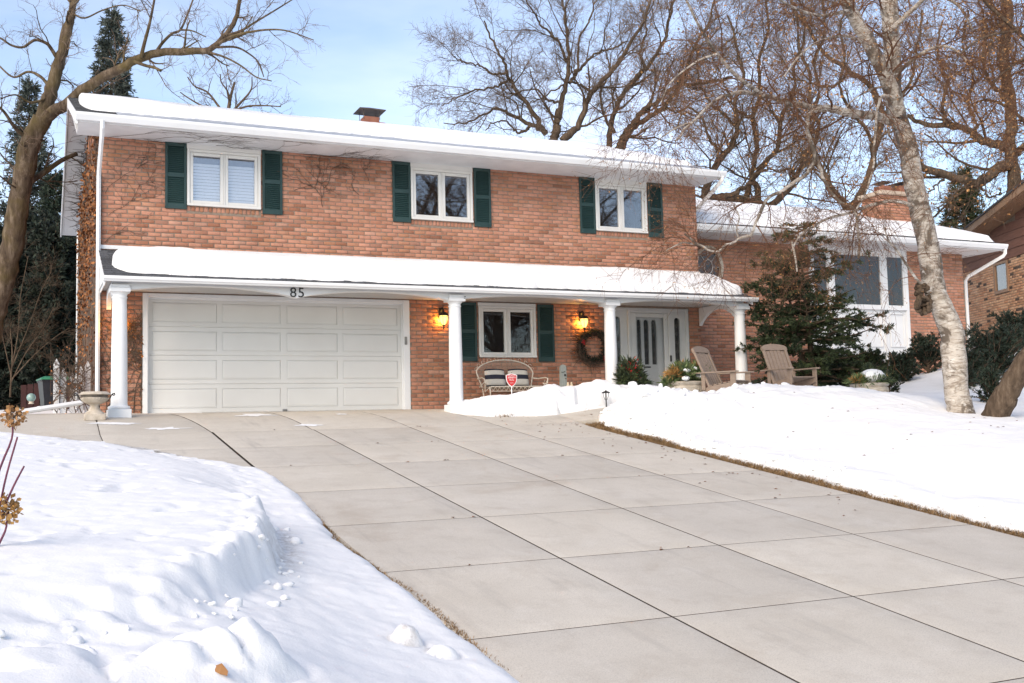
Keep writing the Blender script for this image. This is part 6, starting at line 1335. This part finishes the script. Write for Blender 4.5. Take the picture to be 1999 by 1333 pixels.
tree('birch_tree', 'dark birch stem leaning right beside the pale birch base', 'tree', b2t, b2l, M['oak_bark'], M['twig_red'], rg,
     [dict(n=6.0, per_m=True, L=(.4, 1.5), K=7, wig=.18, grav=.20, ratio=.4, rmin=.005, rmax=.016, S=4), dict(n=10, L=(.3, 1.0), K=5, wig=.15, grav=.26, ratio=.55, rmin=.0030), dict(n=5, L=(.12, .45), K=2, wig=.15, grav=.22, ratio=.6, rmin=.0028)], leaf=(12000, .034, M['leaf_brown'], 'catkin'), extra=[(b2t[0][0][36:], b2t[0][1][36:])], branch_m=M['twig_red'])

# ---- conifers
def conifer(name, label, base, H, rad, mat, seed, nb, ndl=(.09, .012), droop=.25, start=.05, dens=14, cat='tree', group=None, tops=1, prof=None, trunk_r=.10, up0=.1, lean=(0, 0), sub=7, sparse=None, trunk_mat='oak_bark', wnd=.12, flatz=1.0):
    rg = np.random.default_rng(seed); base = np.asarray(base, float); root = empty(name, tuple(base), label=label, cat=cat, group=group)
    parts_t = []; PB, RB = [], []
    for q in range(tops):
        ang = 2*np.pi*q/max(tops, 1)+.5; ofs = np.array([math.cos(ang), math.sin(ang), 0])*(.25*rad/2 if tops > 1 else 0); h = H*(1 if q == 0 else rg.uniform(.6, .85))
        P = np.stack([base*0+ofs*.4+np.array([lean[0]*f, lean[1]*f, 0])+ofs*f+np.array([0, 0, h*f]) for f in np.linspace(0, 1, 14)]); Rr = trunk_r*(1-.93*np.linspace(0, 1, 14)); parts_t.append(tubes_np(P[None], Rr[None], 9)); PB.append(P); RB.append(Rr)
    V, F = join(parts_t); link('trunk', mesh_np('trunk', V, F, True), M[trunk_mat], root)
    K = 7; n = nb; w = rg.integers(0, tops, n); t = start+(1-start)*rg.uniform(0, 1, n)**.9*.98; az = rg.uniform(0, 2*np.pi, n)
    f = t*12.99; i = f.astype(int); fr = (f-i)[:, None]; PBs = np.stack(PB); p = PBs[w, i]*(1-fr)+PBs[w, i+1]*fr
    pf = prof or (lambda t: (1-t)**.85); L = rad*pf(t)*rg.uniform(.62, 1.08, n)+.06
    if sparse is not None: L = L*sparse(az, t)
    d = np.stack([np.cos(az), np.sin(az), up0+.25*t*2-.1], 1); d = nrm(d); B = np.zeros((n, K, 3)); B[:, 0] = p; st = (L/(K-1))[:, None]
    for k in range(1, K):
        B[:, k] = B[:, k-1]+d*st; d = d+rg.normal(0, wnd, (n, 3)); d[:, 2] += -droop*(1-k/K*1.4); d = nrm(d)
    Rb = (.012+.012*L)[:, None]*(1-.8*np.linspace(0, 1, K))[None]; V, F = tubes_np(B, Rb, 4); link('branches', mesh_np('branches', V, F), M[trunk_mat], root)
    ns = np.maximum(2, np.round(L*sub)).astype(int); S, Rs = grow(B, Rb, ns, (.25*rad*.35, .5*rad*.35), rg, ang=(35, 70), K=4, wig=.12, grav=.05, tmin=.12, rmin=.003, ratio=.5, flatz=flatz)
    S = np.concatenate([S, B[:, [0, 2, 4, 6]][:, [0, 1, 2, 3]]]) if len(S) else B[:, [0, 2, 4, 6]]
    # needles all along the shoots
    N = len(S); m_ = np.repeat(np.arange(N), dens); tt = rg.uniform(.08, 1.0, len(m_))*2.999; ii = tt.astype(int); ff = (tt-ii)[:, None]; p = S[m_, ii]*(1-ff)+S[m_, ii+1]*ff; tn = nrm(S[m_, ii+1]-S[m_, ii])
    pe = nrm(np.cross(tn, rg.normal(0, 1, (len(m_), 3)))); q = nrm(tn*.8+pe*rg.uniform(.3, 1.0, (len(m_), 1))); sd = nrm(np.cross(q, rg.normal(0, 1, (len(m_), 3)))); Ln = ndl[0]*rg.uniform(.5, 1.2, (len(m_), 1)); wn_ = ndl[1]*rg.uniform(.7, 1.3, (len(m_), 1))
    V = np.stack([p-sd*wn_*.6, p+q*Ln*.55+sd*wn_, p+q*Ln, p+q*Ln*.45-sd*wn_], 1).reshape(-1, 3); link('needles', mesh_np('needles', V, np.arange(len(V)).reshape(-1, 4)), mat, root, kind='stuff')
    return root
def gpos(u, v, d, z=None): p = at(u, v, d); return (p[0], p[1], p[2] if z is None else z)
q = at(218, 15, 44); conifer('spruce_tree', 'tall grey-green spruce rising behind the left end of the roof', (q[0], q[1], 0), q[2], 3.1, M['needle_blue'], 501, 420, (.22, .026), .12, dens=12, start=.35, group='spruces behind the house', trunk_r=.2, sub=6)
q = at(58, 150, 42); conifer('spruce_tree', 'shorter dark spruce behind the maple trunk at the left', (q[0], q[1], 0), q[2], 2.7, M['needle_blue'], 502, 380, (.22, .026), .12, dens=10, start=.1, group='spruces behind the house', trunk_r=.2, sub=6)
q = at(110, 330, 40); conifer('spruce_tree', 'dark spruce with drooping boughs between maple and house wall', (q[0], q[1], 0), q[2], 2.6, M['needle'], 503, 360, (.22, .026), .3, dens=10, start=.1, group='spruces behind the house', trunk_r=.16, sub=6)
q = at(1875, 330, 44); conifer('spruce_tree', 'green spruce with rusty cones behind the wing chimney', (q[0], q[1], 0), q[2], 3.4, M['needle_warm'], 505, 300, (.22, .024), .2, dens=16, start=.25, group='spruces behind the house', trunk_r=.16, sub=5)
ced = []
for k, (u, top, d, r_) in enumerate(((12, 470, 36, 1.5), (62, 440, 37, 1.6), (105, 455, 35, 1.5), (140, 470, 36.5, 1.4), (-25, 480, 35, 1.5))):
    lab = ('dense dark cedar at the far left edge of the side yard', 'dense dark cedar directly behind the maple trunk', 'dense dark cedar rising behind the wheelie bin', 'dense dark cedar closest to the house side wall', 'dense dark cedar cut off by the left picture edge')[k]; q = at(u, top, d)
    if k < 2: ced.append(conifer('cedar_tree', lab, (q[0], q[1], -.1), q[2]+.1, r_, M['cedar'], 520+k, 300, (.20, .038), -.08, dens=11, start=.08, group='dark cedars screening the side yard', prof=lambda t: np.clip(1.25-t, 0, 1)**.45, trunk_r=.09, up0=.6, sub=8)); ced[-1]['h'] = float(q[2]+.1)
    else: c_ = copy_tree(ced[k % 2]); c_.location = (q[0], q[1], -.1); c_.rotation_euler = (0, 0, 1.3*k); f = (q[2]+.1)/ced[k % 2]['h']; c_.scale = (.97, .97, f); c_['label'] = lab
# the evergreen before the wing
fq = at(1588, 745, 22.6); top = at(1536, 425, 22.6)
def front_prof(t): return np.interp(t, [0, .1, .3, .45, .62, .75, .88, 1], [.72, .85, 1.0, .95, .85, .62, .34, .08])
conifer('evergreen_tree', 'open dark evergreen standing before the white bay of the wing', (fq[0], fq[1], .05), top[2]-.05, 1.62, M['needle_warm'], 601, 185, (.085, .0105), .10, flatz=.34, dens=36, start=.05, tops=3, prof=front_prof, trunk_r=.075, lean=(top[0]-fq[0]+.3, top[1]-fq[1]+.2), sub=10, up0=.02, wnd=.13)
# low evergreens
def shrub(u, v, d, H, r_, label, seed, mat='needle', nb=90, dens=26, ndl=(.07, .009)):
    p = at(u, v, d); z = ground_r(p[0], p[1]); conifer('evergreen_shrub', label, (p[0], p[1], z-.05), H, r_, M[mat], seed, nb, ndl, -.05, cat='shrub', group='low evergreens along the wing', prof=lambda t: np.clip(1.2-t, 0, 1)**.5, trunk_r=.03, up0=.7, sub=9, dens=dens, start=.02)
shrub(1812, 735, 24.6, .75, .60, 'dark yew under the brick wall right of the white bay', 611)
shrub(1762, 738, 24.0, .55, .45, 'low yew in front of the right basement window', 612)
shrub(1700, 742, 23.6, .7, .55, 'low yew behind the snow-capped planter', 613, 'needle_warm')
shrub(1735, 752, 20.8, .45, .32, 'small green sprig shrub right of the snow-capped planter', 614, 'needle_warm', 50)
shrub(1655, 745, 23.8, .65, .55, 'dark yew in front of the middle basement window', 615)
shrub(1935, 700, 22.5, .75, 1.0, 'spreading dark juniper between birch and neighbouring house', 616, 'needle', 110, 24)
shrub(1895, 718, 22.0, .5, .7, 'dark juniper close behind the birch trunk', 617, 'needle', 80, 24)
shrub(1985, 672, 24.0, .6, .8, 'dark juniper below the neighbouring brick wall at the right edge', 619, 'needle', 90, 22)
shrub(1935, 755, 19.4, .5, .42, 'small blue-green juniper between the two birch stems', 618, 'needle', 60, 26)
shrub(1518, 748, 21.6, .28, .35, 'low dark shrub between the two lounge chairs', 620, 'needle', 40, 24)
shrub(1470, 742, 22.4, .35, .35, 'low dark shrub right of the last porch column', 621, 'needle', 40, 24)

# ---- climbing vines
def vine(name, label, origin, ux, uz, un, seeds, seed, nb=5, L=(.4, 1.2), r0=.007, levels=3, leaves=0, lsize=.05, wig=.3, clip=None, leaf_mat='vine_leaf', spread=.9, keep_side=.008):
    """stems creeping in a plane: origin + a*ux + b*uz, lifted off it by un"""
    rg = np.random.default_rng(seed); ux, uz, un, origin = map(lambda a: np.asarray(a, float), (ux, uz, un, origin)); root = empty(name, tuple(origin), label=label, cat='vine')
    cur = [((a, b), th, l, r0) for (a, b, th, l) in seeds]; P, Rr = [], []
    for lv in range(levels):
        nxt = []
        for (a, b), th, l, r in cur:
            K = 9; pts = [(a, b)]; t_ = th
            for k in range(K-1): t_ += rg.normal(0, wig); pts.append((pts[-1][0]+math.cos(t_)*l/K, pts[-1][1]+math.sin(t_)*l/K))
            if clip: pts = [clip(*p) for p in pts]
            P.append([ux*x+uz*z+un*(keep_side+rg.uniform(0, .012)) for x, z in pts]); Rr.append(r*(1-.65*np.linspace(0, 1, K)))
            if lv < levels-1:
                for q in range(nb):
                    i = rg.integers(1, K); nxt.append((pts[i], th+rg.choice([-1, 1])*rg.uniform(.3, spread), l*rg.uniform(.35, .7), r*.62))
        cur = nxt
    V, F = tubes_np(np.array(P), np.array(Rr), 4); link('stems', mesh_np('stems', V, F), M['vine'], root, kind='stuff')
    if leaves:
        PP = np.array(P).reshape(-1, 3); p = PP[rg.integers(0, len(PP), leaves)]+un*rg.uniform(0, .06, (leaves, 1)); q_ = nrm(rg.normal(0, 1, (leaves, 3))+np.array([0, 0, -1.0])); s = nrm(np.cross(q_, un+rg.normal(0, .5, (leaves, 3)))); Ls = lsize*rg.uniform(.5, 1.3, (leaves, 1))
        V = np.stack([p, p+q_*Ls*.5+s*Ls*.4, p+q_*Ls, p+q_*Ls*.5-s*Ls*.4], 1).reshape(-1, 3); link('leaves', mesh_np('leaves', V, np.arange(len(V)).reshape(-1, 4)), M[leaf_mat], root, kind='stuff')
    return root
up_ = math.pi/2
clipw = lambda x, z: (x, min(z, 5.03))
vine('climbing_vine', 'bare branching vine on the brick right of the first upper window', (0, 0, 0), (1, 0, 0), (0, 0, 1), (0, -1, 0), [(3.25, 4.0, up_, 1.1), (3.25, 4.2, up_+.5, .9), (3.25, 4.2, up_-.5, .9), (3.3, 4.4, .9, .8), (2.7, 4.3, .6, .8), (4.0, 4.3, 2.2, .6), (4.2, 4.6, up_, .45)], 701, 4, clip=clipw, r0=.006)
vine('climbing_vine', 'bare vine stems creeping over the brick at the upper left corner', (0, 0, 0), (1, 0, 0), (0, 0, 1), (0, -1, 0), [(-.7, 3.6, 1.0, 1.4), (-.75, 4.0, .8, 1.2), (-.3, 3.9, 1.3, 1.0), (-.75, 3.1, .5, .8), (-.2, 4.5, 1.2, .6)], 702, 4, clip=clipw, r0=.005)
vine('climbing_vine', 'dark vine stems spreading across the white soffit above the first window', (0, 0, ZS-.012), (1, 0, 0), (0, -1, 0), (0, 0, -1), [(-.7, .05, .5, 1.6), (-.3, .05, .35, 1.8), (.5, .05, .25, 1.6), (1.2, .1, .2, 1.6), (2.2, .05, .35, 1.3), (2.9, .03, .4, 1.5), (3.4, .03, .5, 1.2), (4.0, .03, .4, 1.0), (1.0, .4, .1, 1.6), (3.6, .3, .2, .9)], 703, 4, clip=lambda x, y: (x, min(max(y, .01), .84)), r0=.004, spread=.7)
vine('climbing_vine', 'tangled brown vine on the brick behind the leftmost column', (0, 0, 0), (1, 0, 0), (0, 0, 1), (0, -1, 0), [(-.75, -.05, 1.3, 1.6), (-.5, .0, 1.7, 1.5), (-.25, -.05, 1.5, 1.7), (-.15, .3, 1.8, 1.5), (-.7, .6, 1.2, 1.2), (-.2, .8, 2.0, 1.1), (-.45, .9, 1.4, 1.0)], 704, 7, clip=lambda x, z: (min(max(x, -.8), -.11), min(z, 2.15)), r0=.009, spread=1.2, leaves=60)
vine('climbing_vine', 'dense rusty vine smothering the left side wall of the house', (XL, 0, 0), (0, 1, 0), (0, 0, 1), (-1, 0, 0), [(y, -.1, up_+.1*math.sin(y*3), 4.6) for y in np.arange(.15, 9.5, .3)]+[(y, 2.0, up_, 3.6) for y in np.arange(.3, 9.5, .4)], 705, 4, r0=.022, clip=lambda y, z: (min(max(y, .05), 9.5), min(z, 5.0+slope*min(max(y, 0), 9.6-y))), leaves=3200, lsize=.075, wig=.22, spread=.9)
vine('climbing_vine', 'fine vine tracery on the white underside of the left rake', (RX0, 0, 0), (.9, .0, 0), (0, 1, -.342), (0, 0, -1), [(.45, 0, 0, .01)], 706, 1, levels=1)
bpy.data.objects.remove(bpy.data.objects['climbing_vine.005'].children[0]); bpy.data.objects.remove(bpy.data.objects['climbing_vine.005'])
def rk_pt(s): return roof_z(s)-tz-.055
rg = np.random.default_rng(707); P = []; Rr = []
for k in range(150):
    y = rg.uniform(.3, 10.2); x = XL-.02; t_ = math.pi+rg.normal(0, .6); pts = []; L = rg.uniform(.15, .5)
    for i in range(7): pts.append((min(max(x, RX0+.05), XL-.01), y, rk_pt(min(max(y, .1), 10.3))-.004)); t_ += rg.normal(0, .3); x += math.cos(t_)*L/6; y += math.sin(t_)*L/6
    P.append(pts); Rr.append(np.linspace(.007, .003, 7))
V, F = tubes_np(np.array(P), np.array(Rr), 3); root = empty('climbing_vine', (XL, 4, 5.5), label='fine vine tracery on the white underside of the left gable overhang', cat='vine'); link('stems', mesh_np('stems', V-np.array([XL, 4, 5.5]), F), M['vine'], root, kind='stuff')
vine('climbing_vine', 'bare vine tangle over the white pickets beside the urn', (0, .74, 0), (1, 0, 0), (0, 0, 1), (0, -1, 0), [(-1.5, -.05, 1.4, 1.0), (-1.35, -.05, 1.7, .9), (-1.2, -.05, 1.3, 1.0), (-1.05, -.05, 1.6, 1.0), (-.95, -.05, 1.5, 1.1), (-1.3, .2, 1.5, .8)], 708, 7, r0=.011, leaves=60, lsize=.04, spread=1.1, clip=lambda x, z: (min(max(x, -1.62), -.86), z))

# ---- dried hydrangea at the left edge, close to the camera
def hydrangea(label, stems, seed):
    rg = np.random.default_rng(seed); b = np.array(stems[0][0][0]); root = empty('dried_hydrangea', tuple(b), label=label, cat='plant', group='dried hydrangea stems at the left edge')
    for pts, head, hr in stems:
        Q = spline(np.array(pts), 14); V, F = tubes_np(Q[None], np.linspace(.009, .0055, 14)[None], 6); link('stem', mesh_np('stem', V-b, F, True), M['red_stem'], root)
        if head is not None:
            n = 130; d = nrm(rg.normal(0, 1, (n, 3))); c = np.array(head)+d*hr*rg.uniform(.35, 1, (n, 1)); q = nrm(d+rg.normal(0, .6, (n, 3))); s = nrm(np.cross(q, rg.normal(0, 1, (n, 3)))); L = hr*.42*rg.uniform(.6, 1.2, (n, 1))
            V = np.stack([c, c+q*L*.6+s*L*.5, c+q*L, c+q*L*.5-s*L*.5], 1).reshape(-1, 3); link('flower_head', mesh_np('flower_head', V-b, np.arange(len(V)).reshape(-1, 4)), M['gold_tips'] if rg.uniform() < .55 else M['leaf_brown'], root)
            K = np.stack([np.stack([np.array(head)*(1-f)+c[i]*f for f in (0, .5, 1)]) for i in range(0, n, 3)]); V, F = tubes_np(K, np.full(K.shape[:2], .0012), 3); link('flower_stalks', mesh_np('flower_stalks', V-b, F), M['vine'], root)
dh = 6.2
gl = lambda u, v: at(u, v, dh)
hydrangea('dried hydrangea stem with rusty flower head at the left edge', [([gl(-70, 1250), gl(-40, 1080), gl(-5, 930), gl(22, 860), (gl(25, 825))], gl(26, 815), .065), ([gl(-70, 1250), gl(-20, 1120), gl(-2, 1000), gl(12, 930), gl(34, 853)], None, 0), ([gl(-70, 1250), gl(-30, 1100), gl(5, 1000), gl(26, 950), gl(47, 910)], None, 0)], 801)
hydrangea('lower dried hydrangea head drooping at the left edge', [([gl(-70, 1260), gl(-30, 1120), gl(0, 1058), gl(12, 1030), gl(14, 1000)], gl(12, 995), .085)], 802)
# ---- trees across the street, mirrored in the upper windows
rg = np.random.default_rng(901)
def street_tree(x, y, label, seed, H=19):
    rg = np.random.default_rng(seed); b = np.array([x, y, -2.6]); T = spline(np.array([b, b+[.1, 0, H*.2], b+[-.2, .2, H*.4], b+[.3, 0, H*.62]]), 20); tr = [(T, np.linspace(.42, .2, 20))]; Ls = []
    for k in range(9):
        f = rg.uniform(.45, 1); p = T[int(f*19)]; a = rg.uniform(0, 6.28); d = np.array([math.cos(a), math.sin(a), rg.uniform(.5, 1.4)]); L = H*rg.uniform(.28, .5); Ls.append((spline(np.array([p, p+d*L*.3+rg.normal(0, .3, 3), p+d*L*.65+rg.normal(0, .5, 3), p+d*L]), 20), np.linspace(.17, .04, 20)))
    tree('street_tree', label, 'tree', tr, Ls, M['oak_bark'], M['twig'], rg, [dict(n=1.3, per_m=True, L=(1.2, 3.5), K=6, wig=.3, up=.12, ratio=.5, rmin=.03, rmax=.09, S=4), dict(n=5, L=(.7, 2), K=5, wig=.3, rmin=.018), dict(n=4, L=(.3, 1), K=4, wig=.3, rmin=.012)], group='bare trees across the street')
street_tree(17.2, -36, 'bare street tree behind the camera, left one', 911, 20); st0 = bpy.data.objects['street_tree']
for x, y, rz, lab in ((22.0, -34, 2.1, 'bare street tree behind the camera, middle one'), (28.5, -37, 4.0, 'bare street tree behind the camera, right one')):
    c_ = copy_tree(st0); c_.location = (x, y, -2.6); c_.rotation_euler = (0, 0, rz); c_['label'] = lab
q = (33.5, -35, -2.5); conifer('spruce_tree', 'dark spruce across the street mirrored in the right upper window', q, 18, 4.4, M['needle'], 915, 260, (.3, .06), .15, dens=14, start=.08, trunk_r=.25, sub=4)
# bare shrub in front of the cedars
rg = np.random.default_rng(931); D = 27.0
tree('bare_shrub', 'grey bare shrub twigs before the dark cedars at the left', 'shrub', [limb([(20, 775), (22, 730), (24, 690), (20, 640)], D, D, 4, 2)], [limb([(22, 745), (50, 690), (85, 640), (105, 600)], D, D, 2.5, 1.2), limb([(22, 735), (8, 670), (-5, 610), (-10, 560)], D, D, 2.5, 1.2), limb([(22, 720), (55, 640), (80, 570), (100, 530)], D, D, 2.5, 1.2), limb([(22, 725), (35, 650), (40, 580), (55, 500)], D, D, 2.5, 1.2), limb([(23, 740), (70, 690), (105, 660), (135, 640)], D, D, 2.5, 1.2)], M['oak_bark'], M['oak_bark'], rg,
     [dict(n=4, per_m=True, L=(.4, 1.0), K=5, wig=.2, up=.05, ratio=.5, rmin=.005, S=3), dict(n=6, L=(.25, .7), K=4, wig=.2, rmin=.0035), dict(n=4, L=(.12, .3), K=2, wig=.2, rmin=.003)])
